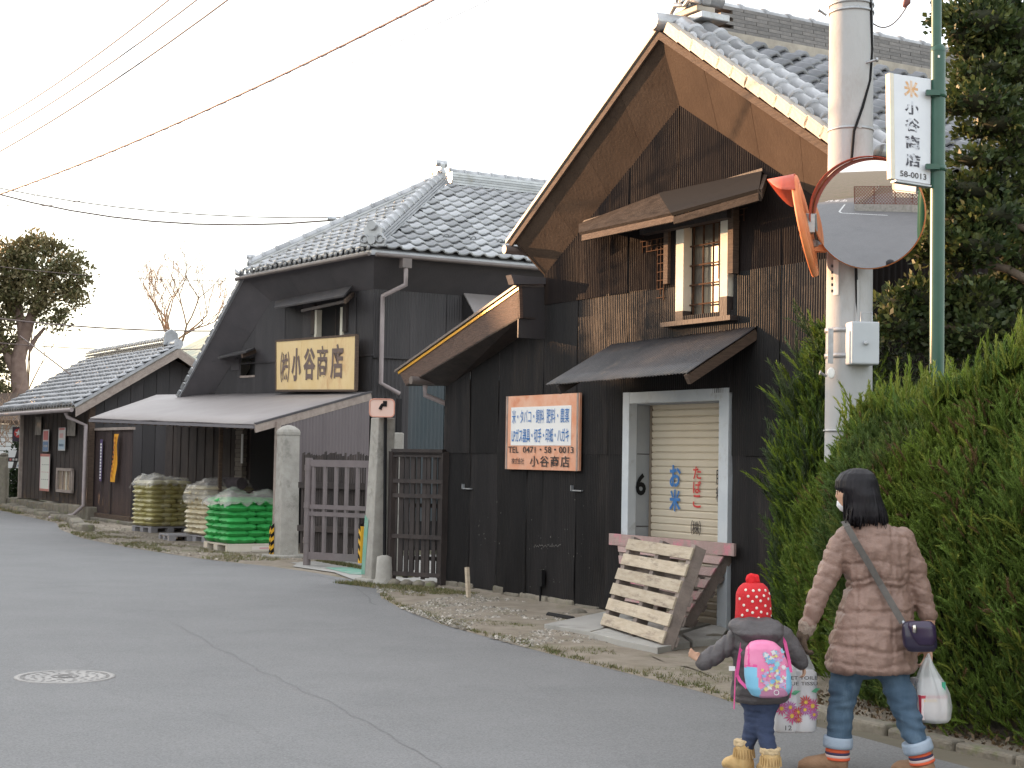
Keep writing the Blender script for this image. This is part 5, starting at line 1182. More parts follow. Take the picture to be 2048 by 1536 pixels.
mb.tube([q0, q0 + ZD * 1.5 + VD * .1, q0 + ZD * 3 - VD * .1, q0 + ZD * 4.6], [.14, .12, .09, .05], 9)
for (x, y) in ((1960, 60), (1950, 230), (1930, 420), (1860, 500), (1840, 640), (2000, 260), (1980, 480)): e = D(x, y, YR); m_z = max(.8, e.z - .5); mb.tube([q0 + ZD * m_z, (q0 + ZD * (m_z + .2)).lerp(e, .5), e], [.05, .035, .015], 6)
mb.build('trunk', M_BARK, bt)
mb = MB(); r_ = random.Random(12)
pb = D(1830, 660, 12.8); tag_b = thing('rounded_shrub', Vector((pb.x + .6, pb.y, 0)), 'dark rounded broadleaf shrub filling the gap between hedge top and the clipped tree', 'shrub')
crown('foliage', tag_b, [(D(1840, 720, 12.8), (.4, .4, .5)), (D(1920, 720, 12.6), (.5, .4, .5)), (D(2010, 700, 12.6), (.5, .4, .6)), (D(2060, 640, 12.6), (.4, .4, .6))], 6500, .055, [(.028, .045, .014), (.045, .06, .02)], M_LEAF, cl=9, clr=.04)
MB().tube([Vector((pb.x + .6, pb.y, 0)), Vector((pb.x + .6, pb.y, 2))], [.05, .03], 6).build('trunk', M_BARK, tag_b)
# ---- trees across the road, left of the frame: they cast the evening shade
Vs, Fs, Cs = [], [], []; k = 0; r_ = random.Random(21)
wood = []
y = 4
while y < 92:
    xx = -25 - .10 * max(0, y - 30); top = 7.3 if y < 24 else (7.5 if y < 34 else (8.6 if y < 38 else 12.0))
    if y > 45: xx = -27 - .42 * (y - 45)
    Hh = top * r_.uniform(.93, 1.03); Rr = 2.3
    for j in range(7): wood.append((Vector((xx + r_.uniform(-1, 1), y + r_.uniform(-1, 1), Hh * (.15 + .75 * j / 6) - (.6 if j == 6 else 0))), (Rr * (1.1 - .5 * j / 6), Rr * (1.1 - .5 * j / 6), 1.25)))
    y += 2.1
for c_, r in wood:
    n = 420 if c_.z > 4.5 else 260; T_ = in_ellipsoid(c_, r, n, .1); V, F, C_ = leaf_quads(T_, .55, pick([(.05, .06, .03)], n), .2, .8); Vs.append(V); Fs.append(F + k); Cs.append(C_); k += len(V)
me = arr_mesh('roadside_wood', np.concatenate(Vs), np.concatenate(Fs), M_LEAF, np.concatenate(Cs)); o = bpy.data.objects.new('roadside_wood', me); COL.objects.link(o)
tag(o, 'dense evergreen wood on the far side of the road', 'wood', kind='stuff')
# ---- ground litter: gravel, grass tufts, leaves
def scatter_pts(n, s0, s1, f0, f1, dens=None):
    s = rng.uniform(s0, s1, n); e = np.array([edge_t(x) for x in s]); t = e + rng.uniform(f0, f1, n) ** 1.0
    return s, t
def stones(nm, n, s, t, size, cols, z0=.02):
    V0 = np.array([(1, 0, 0), (-.2, .95, 0), (-.9, -.4, 0), (.3, -.9, 0), (.1, .1, .75)]); F0 = np.array([(0, 1, 4), (1, 2, 4), (2, 3, 4), (3, 0, 4)])
    a = rng.uniform(0, 6.28, n); sz = size * rng.uniform(.3, 1.3, n) ** 1.3; ca, sa = np.cos(a), np.sin(a)
    P = s[:, None] * UDn + t[:, None] * VDn; P[:, 2] += z0
    X = V0[None, :, 0] * ca[:, None] - V0[None, :, 1] * sa[:, None]; Y = V0[None, :, 0] * sa[:, None] + V0[None, :, 1] * ca[:, None]
    V = np.stack([X * sz[:, None], Y * sz[:, None] * .8, np.broadcast_to(V0[None, :, 2], X.shape) * sz[:, None]], 2) + P[:, None]
    F = (F0[None] + (np.arange(n) * 5)[:, None, None]).reshape(-1, 3)
    me = arr_mesh(nm, V.reshape(-1, 3), F, M_TWIG, np.repeat(pick(cols, n, .2), 4, 0)); o = bpy.data.objects.new(nm, me); COL.objects.link(o); return o
n = 7000; s, t = scatter_pts(n, 11.5, 17.8, -.05, 1.5); keep = (t < 9.1) & (np.array([noise.noise(Vector((a * 1.2, b * 1.2, 0))) for a, b in zip(s, t)]) > -.1); s, t = s[keep], t[keep]
tag(stones('gravel', len(s), s, t, .020, [(.24, .22, .19), (.32, .30, .26), (.18, .16, .13), (.40, .37, .33)]), 'loose grey gravel strewn over the verge before the black wall', 'gravel', kind='stuff')
n = 2600; s, t = scatter_pts(n, 18, 40, -.05, 1.3)
keep = ~((s > 18.2) & (s < 22.4)); s, t = s[keep], t[keep]
tag(stones('gravel', len(s), s, t, .028, [(.26, .23, .19), (.34, .30, .25), (.18, .15, .12)]), 'scattered small stones on the dirt before the stacked bags', 'gravel', kind='stuff')
def grass(nm, s, t, h, cols, lab, z0=.01):
    n = len(s); P = s[:, None] * UDn + t[:, None] * VDn; P[:, 2] += z0; nb = 6; P = np.repeat(P, nb, 0) + rng.normal(0, .018, (n * nb, 3)) * np.array([1, 1, 0])
    d = rng.normal(0, .55, (n * nb, 3)); d[:, 2] = 1; d = unit(d); hh = h * rng.uniform(.4, 1.3, (n * nb, 1)); sd_ = unit(np.cross(d, rng.normal(0, 1, (n * nb, 3)))) * .005
    V = np.stack([P - sd_, P + sd_, P + d * hh], 1).reshape(-1, 3); F = np.arange(len(V)).reshape(-1, 3)
    me = arr_mesh(nm, V, F, M_NEED, np.repeat(pick(cols, n, .2), nb, 0)); o = bpy.data.objects.new(nm, me); COL.objects.link(o); return tag(o, lab, 'grass', kind='stuff')
gc = [(.13, .14, .05), (.18, .16, .08), (.26, .22, .13), (.10, .12, .04)]
n = 4500; s, t = scatter_pts(n, 7.6, 17.5, .0, .95); nn = np.array([noise.noise(Vector((a * 1.1, b * 2.1, 3))) for a, b in zip(s, t)]); e = np.array([edge_t(x) for x in s]); keep = (t - e < .12 + .35 * (nn > .0) + .25 * nn) | (nn > .33); s, t = s[keep], t[keep]; keep = t < 9.05; grass('grass', s[keep], t[keep], .035, gc, 'short patchy winter grass along the road edge before the storehouse')
n = 1500; s = rng.uniform(16.2, 18.4, n); t = 9.0 + .0 * s - .35 * (s - 16.2) / 2 + rng.uniform(-.4, .1, n); grass('grass', s, t, .05, gc, 'weeds at the foot of the black wall by the gate')
n = 5000; s, t = scatter_pts(n, 22.4, 46, .0, .9); nn = np.array([noise.noise(Vector((a * .8, b * 1.5, 7))) for a, b in zip(s, t)]); keep = nn > .05; grass('grass', s[keep], t[keep], .06, gc, 'tufts of dry grass on the bank before the stacks and the shed')
n = 700; s = rng.uniform(19, 22.4, n); t = 9.55 + (s - 19) * .05 + rng.uniform(-.06, .12, n); grass('grass', s, t, .05, gc, 'thin line of grass under the metal gate')
# kerb along the hedge
kb2 = thing('hedge_kerb', W(6.5, 6.75, 0), 'low mossy stone kerb with dirt at the foot of the conifer hedge', 'kerb')
r_ = random.Random(16); s = 4.0
while s < 8.6:
    L = r_.uniform(.35, .6); MB().par(W(s, float(np.interp(s, [4, 7.4, 8.6], [6.70, 6.70, 6.98])), -.03), UD * L * .96 + VD * (.13 * L if s > 7.3 else 0), VD * .12, ZD * r_.uniform(.075, .095)).build('kerb_stone', M_STONE, kb2, bevel=.02); s += L
vs = []; fs = []
for i in range(60):
    s = 3.5 + i * .12
    for j in range(8):
        t = 6.78 + j * .12 + (max(0, s - 7.4) * .22); vs.append(W(s, t, .03 + .03 * noise.noise(Vector((s * 3, t * 3, 0)))))
for i in range(59):
    for j in range(7): a = i * 8 + j; fs.append((a, a + 8, a + 9, a + 1))
mb = MB(); mb.add(vs, fs, True); mb.build('hedge_bed', M_DIRT, kind='structure')
s = rng.uniform(4, 8.6, 900); t = 6.8 + rng.uniform(0, .35, 900) + np.maximum(0, s - 7.4) * .22
P = s[:, None] * UDn + t[:, None] * VDn; P[:, 2] += .055; V, F, C_ = leaf_quads(P, .035, pick([(.12, .075, .04), (.16, .11, .06), (.07, .05, .03)], 900), 0)
me = arr_mesh('leaf_litter', V, F, M_LEAF, C_); o = bpy.data.objects.new('leaf_litter', me); COL.objects.link(o); tag(o, 'brown fallen leaves on the bed under the hedge', 'leaves', kind='stuff')
# ================================================================ gate, posts, fences
def post_tapered(root, b, h, w0, w1, m, name='shaft', yaw=0.5):
    X = Vector((math.cos(yaw), math.sin(yaw), 0)); Y_ = Vector((-math.sin(yaw), math.cos(yaw), 0)); rings = []
    for z, w_ in ((0, w0), (h * .5, (w0 + w1) / 2), (h, w1)): rings.append([b + ZD * z + X * a * w_ / 2 + Y_ * c * w_ / 2 for a, c in ((-1, -1), (1, -1), (1, 1), (-1, 1))])
    v, f = loftmesh(rings); mb = MB(); mb.add(v, f); return mb.build(name, m, root, bevel=.012)
M_STR = mat('yellow_black_stripe', (.7, .4, .02), .6)
def striped_guard(par, b, h, X, Yo, label=None):
    o = MB().par(b, X * .055, Yo * .055, ZD * h).build('stripe_guard', M_YEL, par)
    k = 0; z = .02
    while z < h - .06:
        c = b + ZD * z; d = .05
        for (a_, w_, n_) in ((X, .0565, -Yo), (Yo, .0565, X)):
            o_ = c - X * .0008 - Yo * .0008 if n_ != X else c + X * .0558 - Yo * .0008
            MB().prism([o_, o_ + a_ * w_ + ZD * d, o_ + a_ * w_ + ZD * (d + .062), o_ + ZD * .062], n_ * .0015).build('black_stripe', M_BLACK, o)
        z += .125
def gatepost(px, py, h, label, ws, cap=True, yaw=AZ):
    b = G(px, py); g = thing('concrete_gatepost', b, label, 'gatepost', None)
    MB().box(b + ZD * .03, ws + .28, ws + .24, .08, VD, UD).build('footing', M_CONC, g, bevel=.015)
    post_tapered(g, b, h, ws, ws * .90, M_CONC, yaw=yaw)
    if cap:
        MB().lathe(b + ZD * (h + .0), [(ws * .66, 0), (ws * .68, .05), (ws * .62, .09), (ws * .35, .14), (.02, .16)], 4, X=(VD + UD).normalized() * 1.0, Y=(UD - VD).normalized(), smooth=False).build('cap', M_CONC, g, bevel=.01)
    return g, b
g1, b1 = gatepost(571, 1118, 1.90, 'grey concrete gatepost with a domed cap and a yellow black corner guard', .30)
striped_guard(g1, b1 - UD * -.16 - VD * .21 + ZD * .04 - UD * 0.0, .46, -UD, VD)
b2p = G(752, 1168)
g2 = thing('concrete_gatepost', b2p, 'slender flaking concrete gatepost with worn green paint, right of the metal gate', 'gatepost', None)
MB().box(b2p + ZD * .03, .42, .40, .09, VD, UD).build('footing', M_CONC, g2, bevel=.02)
MB().prism([b2p + VD * a + UD * c for a, c in ((-.13, -.13), (.13, -.13), (.13, .13), (-.13, .13))], ZD * 0.02 ).build('collar', M_CONC, g2)
top2 = b2p + ZD * 2.08 + (T(775, 862, b2p.dot(VD)) - b2p).dot(UD) * UD * .45
rings = [[p + VD * a * w_ + UD * c * w_ for a, c in ((-1, -1), (1, -1), (1, 1), (-1, 1))] for p, w_ in ((b2p, .145), (b2p.lerp(top2, .5), .125), (top2, .115))]
v, f = loftmesh(rings); mb = MB(); mb.add(v, f); mb.build('shaft', M_CONC, g2, bevel=.012)
def gpt(u, z): k_ = z / 2.08; w_ = .145 + (.115 - .145) * k_; return b2p.lerp(top2, k_) + UD * w_ * u - VD * (w_ + .001)
MB().prism([gpt(.95, .12), gpt(.95, .86), gpt(.1, .80), gpt(.25, .12)], -VD * .002).build('green_paint', M_GRP, g2)
striped_guard(g2, b2p + UD * .17 - VD * .15 + ZD * .25, .46, -UD * -1, VD)
# concrete block wall stub behind
sb = D(776, 900, 22.2); tag(MB().par(Vector((sb.x, sb.y, 0)), Vector((.20, .0, 0)), Vector((0, .25, 0)), ZD * D(786, 865, 22.2).z).build('pillar', M_CONC, None, bevel=.015), 'square mossy concrete pillar behind the slender gatepost', 'pillar')
# metal gate
gtm = thing('metal_gate', G(670, 1130), 'closed grey brown metal bar gate hung between the two concrete gateposts', 'gate')
ga, gb = G(606, 1131), G(742, 1140); gd = (gb - ga); gd.z = 0; gl = gd.length; gx = gd.normalized(); gn = gx.cross(ZD)
def gp(px, py):
    return onp(px, py, gn, gn.dot(ga))
ztp = gp(620, 921).z
mb = MB(); mb.tube([ga + gx * .07, ga + gx * .07 + ZD * (ztp + .04)], .055, 12); mb.build('hinge_post', M_GATE, gtm)
for z in (gp(612, 935).z, gp(612, 1010).z, gp(612, 1080).z): mb = MB(); mb.tube([ga + gx * .07 + ZD * (z - .04), ga + gx * .07 + ZD * (z + .04)], .064, 12); mb.build('hinge_collar', M_GATE, gtm)
for py, hh in ((926, .10), (1013, .06), (1027, .06), (1111, .10)):
    z = gp(620, py).z; MB().par(ga + gx * .12 - gn * .03 + ZD * (z - hh / 2), gx * (gl - .1), gn * .06, ZD * hh).build('rail', M_GATE, gtm)
zb = gp(620, 1106).z
for px in (625.5, 648.5, 670.5, 691.5, 713.5, 734):
    p = gp(px, 1050); p = Vector((p.x, p.y, zb)); MB().par(p - gx * .022 - gn * .022, gx * .044, gn * .044, ZD * (ztp - zb)).build('bar', M_GATE, gtm)
# dark plank fence behind the gate
pf = thing('plank_fence', G(670, 1100), 'dark weathered plank fence with ragged top behind the metal gate', 'fence')
fa, fb = D(600, 1100, 24.3), D(752, 1100, 23.5); fa.z = fb.z = 0; r_ = random.Random(14)
n = 30
for k in range(n):
    a = fa.lerp(fb, k / n); b = fa.lerp(fb, (k + r_.uniform(.72, .96)) / n); h = D(670, 907, 25.5).z + r_.uniform(-.04, .03)
    MB().prism([a + ZD * .12, b + ZD * .12, b + ZD * h, a + ZD * (h - r_.uniform(0, .03))], VD * .02 + UD * .002 * k).build('plank', M_BLKW, pf)
for z in (.5, 1.15): mb = MB(); mb.bar(fa - VD * .04 + ZD * z, fb - VD * .04 + ZD * z, .04, .09); mb.build('rail', M_BLKW, pf)
# slatted wooden gate between the pillar and the black wall
wgt = thing('slatted_wooden_gate', G(830, 1172), 'tall narrow gate of dark worn wooden slats beside the black wall', 'gate')
def wgate(P, Q, ytop, n, wd, seed, rails, x0=0.0, zb=.1, jag=.1):
    r_ = random.Random(seed); d = (Q - P); L = d.length; x = d.normalized(); nn = x.cross(ZD)
    for k in range(n):
        a = (k + .5) / n * L; z0 = zb + r_.uniform(0, jag); z1 = ytop + r_.uniform(-.03, .03)
        MB().par(P + x * (a - wd / 2) - nn * .012 + ZD * z0 + x * r_.uniform(-.01, .01), x * wd * r_.uniform(.8, 1.2) , nn * .024, ZD * (z1 - z0)).build('slat', M_BLKW, wgt)
    for z in rails: mb = MB(); mb.bar(P + nn * .03 + ZD * z, Q + nn * .03 + ZD * z, .03, .05); mb.build('rail', M_BLKW, wgt)
pa_, pb2 = G(782, 1172), G(884, 1178); pa_.z = pb2.z = 0
zt_ = onp(830, 906, VD, pa_.dot(VD)).z
wgate(pa_, pb2, zt_, 9, .055, 1, (.16, .62, 1.12, 1.30, 1.62, zt_))
for p in (pa_, pb2): MB().box(p + ZD * (zt_ / 2 + .02), .09, .09, zt_, VD, UD).build('post', M_BLKW, wgt)
wgate(pa_ + VD * .22, pb2 + VD * .2, zt_ - .02, 4, .05, 2, (.35, 1.0))
mb = MB(); mb.bar(pa_ + ZD * (zt_ + .03), pb2 + ZD * (zt_ + .03), .12, .04); mb.build('top_rail', M_BLKW, wgt)
for k in range(5): c_ = pa_.lerp(pb2, k / 4.2) - VD * .12; tag(MB().lathe(c_, [(.02, 0), (.09, .02), (.08, .07), (.03, .10)], 7).build('stone', M_STONE, wgt), None)
# orange-backed small mirror on its thin post
pm = G(768, 1172); mm = thing('small_traffic_mirror', pm, 'small square traffic mirror seen from its pale pink back on a thin black pole', 'mirror')
MB().lathe(pm, [(.17, 0), (.15, .03), (.11, .10), (.095, .36), (.03, .38)], 14).build('concrete_foot', M_CONC, mm)
Ym = pm.y; tpz = D(771, 800, Ym).z
mb = MB(); mb.tube([pm + ZD * .3, Vector((D(771, 800, Ym).x, Ym, tpz))], .022, 10); mb.build('pole', M_BLACK, mm)
c_ = D(764, 816, Ym - .08); wv, hv = 24.5 / FPX * Ym, 17.5 / FPX * Ym; poly = []
for q in range(4):
    for k in range(4):
        a = math.pi / 2 * (q + k / 3); cx_, cz_ = (1, -1, -1, 1)[q], (1, 1, -1, -1)[q]; r0 = .045
        poly.append(c_ + Vector((cx_ * (wv - r0) + r0 * math.cos(a), 0, cz_ * (hv - r0) + r0 * math.sin(a))))
MB().prism(poly, Vector((0, .02, 0))).build('mirror_back', M_PINKR, mm, bevel=.004)
mb = MB(); mb.tube(poly + [poly[0]], .009, 6); mb.build('rim', mat('worn_orange_rim', (.62, .30, .22), .5), mm)
mb = MB(); q = Vector((D(771, 808, Ym).x, Ym - .03, D(771, 808, Ym).z)); mb.box(q, .05, .12, .07); mb.tube([q + ZD * .08, q - ZD * .02 - Vector((.06, .06, .05))], .02, 8); mb.build('bracket', M_BLACK, mm)
# wooden stake in the verge
p = T(935, 1198, 8.78); p = G(937, 1199); st = MB(); st.bar(p, p + ZD * .36 + UD * .05, .05, .035, up=VD); tag(st.build('wooden_stake', M_WOODP), 'short weathered wooden stake standing in the verge before the black wall', 'stake')
p = G(1120, 1240); tag(MB().tube([p + UD * .22 + ZD * .03, p - UD * .24 + ZD * .03], .03, 8).build('fallen_pipe', M_BLACK), 'short black pipe lying on the ground by the wall', 'pipe')
r_ = random.Random(19)
for (px, py, sz, lab) in ((1155, 1232, .11, 'flat pale rock at the foot of the wall beside the black pipe'), (1182, 1240, .10, 'yellowish rock touching the apron corner by the leaning pallet'), (1022, 1190, .12, 'upright pale stone wedged under the ragged wall bottom'), (1430, 1290, .14, 'mossy rock at the right end of the concrete apron')):
    p = G(px, py); mb = MB(); mb.lathe(p, [(sz, -.02), (sz * 1.05, sz * .3), (sz * .7, sz * .6), (sz * .2, sz * .7)], 7, X=Vector((1, .3, 0)), Y=Vector((-.2, .7, 0)), smooth=False); tag(mb.build('rock', M_STONE, None, bevel=.02), lab, 'rock')
# ================================================================ wooden pallets leaning at the door
def pallet(name, label, BL, BR, TL, TR, nb, m, mside, bw, depth=.11, seed=0, group=None, boards=None, cat='pallet'):
    r_ = random.Random(seed); th = thing(name, (BL + BR) / 2, label, cat, group)
    N = (BR - BL).cross(TL - BL).normalized()      # pointing to the street
    if N.dot(-VD) < 0: N = -N
    for k in range(nb):
        a = k / nb + .01; b = a + bw / nb
        lo, hi = BL.lerp(TL, a), BR.lerp(TR, a); lo2, hi2 = BL.lerp(TL, b), BR.lerp(TR, b); e = (hi - lo).normalized() * r_.uniform(-.012, .012)
        MB().prism([lo + e, hi + e, hi2 + e, lo2 + e], N * .018).build('board', m, th, bevel=.002)
    for q in (.0, .47, .94):
        a, b = BL.lerp(BR, q), BL.lerp(BR, q + .055); c, d = TL.lerp(TR, q), TL.lerp(TR, q + .055)
        MB().prism([a, b, d, c], -N * depth).build('stringer', mside, th, bevel=.003)
    for k in range(nb - 2):
        a = (k * 1.2 + .2) / nb; b = a + bw * .8 / nb
        if b > 1: break
        MB().prism([BL.lerp(TL, a), BR.lerp(TR, a), BR.lerp(TR, b), BL.lerp(TL, b)] if False else [BL.lerp(TL, a) - N * (depth + .001), BR.lerp(TR, a) - N * (depth + .001), BR.lerp(TR, b) - N * (depth + .001), BL.lerp(TL, b) - N * (depth + .001)], -N * .018).build('board', mside, th)
    return th
# front pale pallet: foot on the apron, top against the pink one
fb0, fb1 = G(1202, 1251, .08), G(1325, 1290, .08); 
lean = .33
ft0, ft1 = onp(1262, 1072, VD, fb0.dot(VD) + .42), onp(1392, 1090, VD, fb1.dot(VD) + .40)
pallet('leaning_pallet', 'pale wooden pallet leaning in front, nearest, before the pink pallet and the roller shutter', fb0, fb1, ft0, ft1, 6, M_WOODP, M_WOODX, .72, seed=2)
bb0, bb1 = T(1232, 1230, 9.02), T(1400, 1283, 9.0); bb0.z = bb1.z = .08
bt0, bt1 = T(1236, 1066, 9.13), T(1440, 1090, 9.13)
pallet('leaning_pallet', 'worn pallet with pink paint patches leaning behind the pale pallet against the door', Vector(W(12.95, 8.86, .10)), Vector(W(11.93, 8.80, .10)), bt0 - ZD * .08, T(1452, 1090, 9.13) - ZD * .08, 6, M_WOODK, M_WOODX, .68, seed=5)
a, b = T(1220, 1078, 9.10), T(1470, 1100, 9.10)
MBx = MB(); MBx.bar(a, b, .03, .115); tag(MBx.build('pink_plank', M_WOODK, None, bevel=.003), 'long pink stained plank lying across the top of the rear pallet', 'plank')
# ================================================================ bag stacks
def bag_mesh(w_, l_, h_, m, seed, name):
    nx, ny = 12, 8; V = []; F = []
    for side in (1, -1):
        for i in range(nx + 1):
            for j in range(ny + 1):
                u, v = i / nx * 2 - 1, j / ny * 2 - 1
                k = max(0, (1 - abs(u) ** 5)) ** .5 * max(0, (1 - abs(v) ** 5)) ** .5
                q = noise.noise(Vector((u * 3 + seed, v * 3, side))) * .10 + noise.noise(Vector((u * 8 + seed, v * 8, side * 2.))) * .07
                sx = 1 - .05 * abs(v) ** 3; z = side * h_ / 2 * k * (1 + q) + .008 * math.sin(u * 9 + seed) * (1 - k)
                V.append((u * w_ / 2 * (1.0) * sx, v * l_ / 2 * (1 - .06 * abs(u) ** 3), z + h_ / 2))
    n1 = (nx + 1) * (ny + 1)
    for i in range(nx):
        for j in range(ny):
            a = i * (ny + 1) + j; F.append((a, a + ny + 1, a + ny + 2, a + 1)); F.append((n1 + a, n1 + a + 1, n1 + a + ny + 2, n1 + a + ny + 1))
    mb = MB(); mb.add(V, F, True); return mb.mesh(name, m)
ordn = ['lowest', 'second', 'third', 'fourth', 'fifth', 'sixth', 'seventh', 'eighth', 'ninth', 'tenth', 'eleventh']
def stack(corner, dr, dl, L, layers, bh, z0, m, nm, desc, group, seed):
    r_ = random.Random(seed); meshA = [bag_mesh(L / 2 * 1.13, L / 3 * 1.13, bh * 1.22, m, seed + k, nm) for k in range(3)]
    for j in range(layers):
        alt = j % 2; top = j == layers - 1
        for a in range(2 if not alt else 3):
            for b in range(3 if not alt else 2):
                na, nb = (2, 3) if not alt else (3, 2)
                if not top and a > 0 and b > 0: continue
                ca, cb_ = (a + .5) / na * L, (b + .5) / nb * L
                P = corner + dr * (ca + r_.uniform(-.018, .022)) + dl * (cb_ + r_.uniform(-.018, .022)) + ZD * (z0 + j * bh)
                X, Y_ = (dr, dl) if not alt else (dl, dr)
                if X.cross(Y_).z < 0: X = -X
                an = r_.uniform(-.08, .08); Mx = frame(P, X * math.cos(an) + Y_ * math.sin(an), Y_ * math.cos(an) - X * math.sin(an), ZD)
                o = place(nm, meshA[(a + b + j) % 3], Mx)
                lay = 'topmost' if top else ordn[j]
                pos = ('at the near corner' if a == 0 and b == 0 else (('%s along the right face' % ['', 'second', 'third'][a]) if b == 0 else (('%s along the left face' % ['', 'second', 'third'][b]) if a == 0 else ['', 'behind, in the inner left', 'behind, in the inner right'][1 if a < b else 2])))
                if a > 0 and b > 0: pos = 'inside the top, row %s' % (['', 'two', 'three'][a]) + (' far' if b == nb - 1 and nb > 2 else '')
                tag(o, '%s, %s layer, %s' % (desc, lay, pos), 'bag', group)
def plastic_pallet(corner, dr, dl, L, h, m, label, nmx='storage_pallet', blocks=3, full_right=False, grp=None):
    th = thing(nmx, corner, label, 'pallet', grp)
    MB().par(corner + ZD * (h - .03), dr * L, dl * L, ZD * .03).build('deck', m, th, bevel=.004)
    MB().par(corner + ZD * .0, dr * L, dl * L, ZD * .018).build('base', m, th)
    for q in (0, .42, .84):
        if full_right and q == 0: MB().par(corner + ZD * .018, dr * L, dl * .10, ZD * (h - .048)).build('block', m, th); continue
        for p in ((0, .42, .84) if not full_right else (0, .42, .84)): MB().par(corner + dr * L * p + dl * L * q + ZD * .018, dr * L * .16, dl * L * .16, ZD * (h - .048)).build('block', m, th)
    return th
def dirs(cpx, theta):
    c = G(*cpx); c.z = 0; v = Vector((c.x, c.y, 0)).normalized(); right = Vector((v.y, -v.x, 0))
    dr = right * math.cos(theta) + v * math.sin(theta); dl = -right * math.sin(theta) + v * math.cos(theta)
    return c, dr, dl
M_BGR = mat('bright_green_bag', (0.035, 0.30, 0.070), .48, (0.05, 0.38, 0.095), 3, .7, 22, spec=.35, rnd_=.08)
M_BYE = mat('olive_yellow_bag', (0.36, 0.32, 0.12), .42, (0.46, 0.41, 0.20), 3, .6, 22, rnd_=.1, c3=(.55, .52, .36), s3=2)
M_BCR = mat('cream_bag', (0.56, 0.48, 0.31), .42, (0.62, 0.56, 0.42), 3, .6, 22, rnd_=.1)
M_WPL = mat('off_white_plastic', (0.58, 0.53, 0.45), .5, (0.52, 0.47, 0.40), 5); M_GPL = mat('grey_plastic', (0.30, 0.29, 0.30), .6, (.24, .235, .25), 5)
c, dr, dl = dirs((455, 1107), math.radians(22)); Lg = .98
pw = plastic_pallet(c, dr, dl, Lg * 1.08, .15, M_WPL, 'off white plastic pallet carrying the green bags', full_right=True)
MB().par(c + dr * .42 - dl * .002 + ZD * .05, dr * .5, -dl * .002, ZD * .06).build('label_field', mat('label_field', (.66, .60, .55), .5), pw)
MB().par(c + dr * .55 - dl * .005 + ZD * .07, dr * .16, -dl * .002, ZD * .016).build('red_mark', mat('faint_red', (.6, .25, .28), .5), pw)
stack(c, dr, dl, Lg, 7, .102, .15, M_BGR, 'fertilizer_bag', 'bright green plastic fertilizer bag', 'green fertilizer bags stacked on the white pallet', 3)
cg, drg, dlg = c, dr, dl
c2p, dr2, dl2 = dirs((418, 1088), math.radians(24)); c2p = c2p - dr2 * .08
plastic_pallet(c2p, dr2, dl2, .95, .14, M_GPL, 'grey pallet carrying the cream bags, half hidden by the green stack')
stack(c2p, dr2, dl2, .92, 10, .087, .14, M_BCR, 'fertilizer_bag', 'cream plastic bag behind the green stack', 'cream bags on the pallet behind the green stack', 13)
c3p, dr3, dl3 = dirs((302, 1068), math.radians(26))
plastic_pallet(c3p, dr3, dl3, .86, .14, M_GPL, 'grey pallet carrying the olive yellow bags at the left')
stack(c3p, dr3, dl3, .86, 10, .089, .14, M_BYE, 'fertilizer_bag', 'olive yellow bag in the leftmost stack', 'olive yellow bags in the leftmost stack', 23)
c4p, dr4, dl4 = dirs((335, 1084), math.radians(14))
plastic_pallet(c4p - dl4 * .1, dr4, dl4, .78, .13, M_GPL, 'empty grey pallet on the ground between the yellow and cream stacks')
def film(c, dr, dl, L, z, label, seed, hump, drape=.14):
    n = 22; V = []; r_ = random.Random(seed)
    for i in range(n + 1):
        for j in range(n + 1):
            u, v = i / n * 1.16 - .08, j / n * 1.16 - .08; e = min(u, v, 1 - u, 1 - v)
            h = .02 + hump * max(0, noise.noise(Vector((u * 2.1 + seed, v * 2.1, 0))) + .25) + .05 * noise.noise(Vector((u * 7 + seed, v * 7, 3))) + .03 * abs(noise.noise(Vector((u * 15, v * 15, seed))))
            if e < 0.03: h = h * .4 - drape * (.03 - e) / .11 * (1 + .7 * noise.noise(Vector((u * 9, v * 9, 1))))
            V.append(c + dr * (u * L) + dl * (v * L) + ZD * (z + .03 + h) - (dr * .03 * noise.noise(Vector((v * 6, u, 2))) if e < .03 else Vector()))
    F = [(i * (n + 1) + j, (i + 1) * (n + 1) + j, (i + 1) * (n + 1) + j + 1, i * (n + 1) + j + 1) for i in range(n) for j in range(n)]
    mb = MB(); mb.add(V, F, True); return tag(mb.build('plastic_sheet', M_PLS), label, 'plastic sheet')
film(cg, drg, dlg, Lg, .15 + 7 * .102, 'crumpled clear plastic sheet lying on top of the green bags', 2, .20)
film(c2p, dr2, dl2, .92, .14 + 10 * .087, 'crumpled clear plastic sheet covering the cream stack', 5, .12, .3)
film(c3p, dr3, dl3, .86, .14 + 10 * .089, 'crumpled clear plastic sheet on top of the olive yellow bags', 8, .2)
# dark tarpaulin roll behind
p = D(452, 968, 28.9); mb = MB(); mb.tube([p - UB * -.5 - ZD * .02, p, p - UB * .55 + ZD * .02], [.10, .13, .11], 10); rl = mb.build('dark_roll', mat('dark_cloth', (.05, .04, .045), .9, (.08, .065, .07), 8)); tag(rl, 'dark cloth bundle lying on a crate behind the cream stack', 'bundle')
q = Vector((p.x, p.y, 0)); cr_ = thing('wooden_crate', q, 'brown wooden crate behind the cream stack under the canopy', 'crate')
for k in range(6): MB().par(q - UB * .12 - VB * .25 + ZD * (.02 + k * (p.z - .14) / 6), -UB * .5, VB * .5, ZD * (p.z - .14) / 6 * .9).build('board', M_WOODD, cr_)
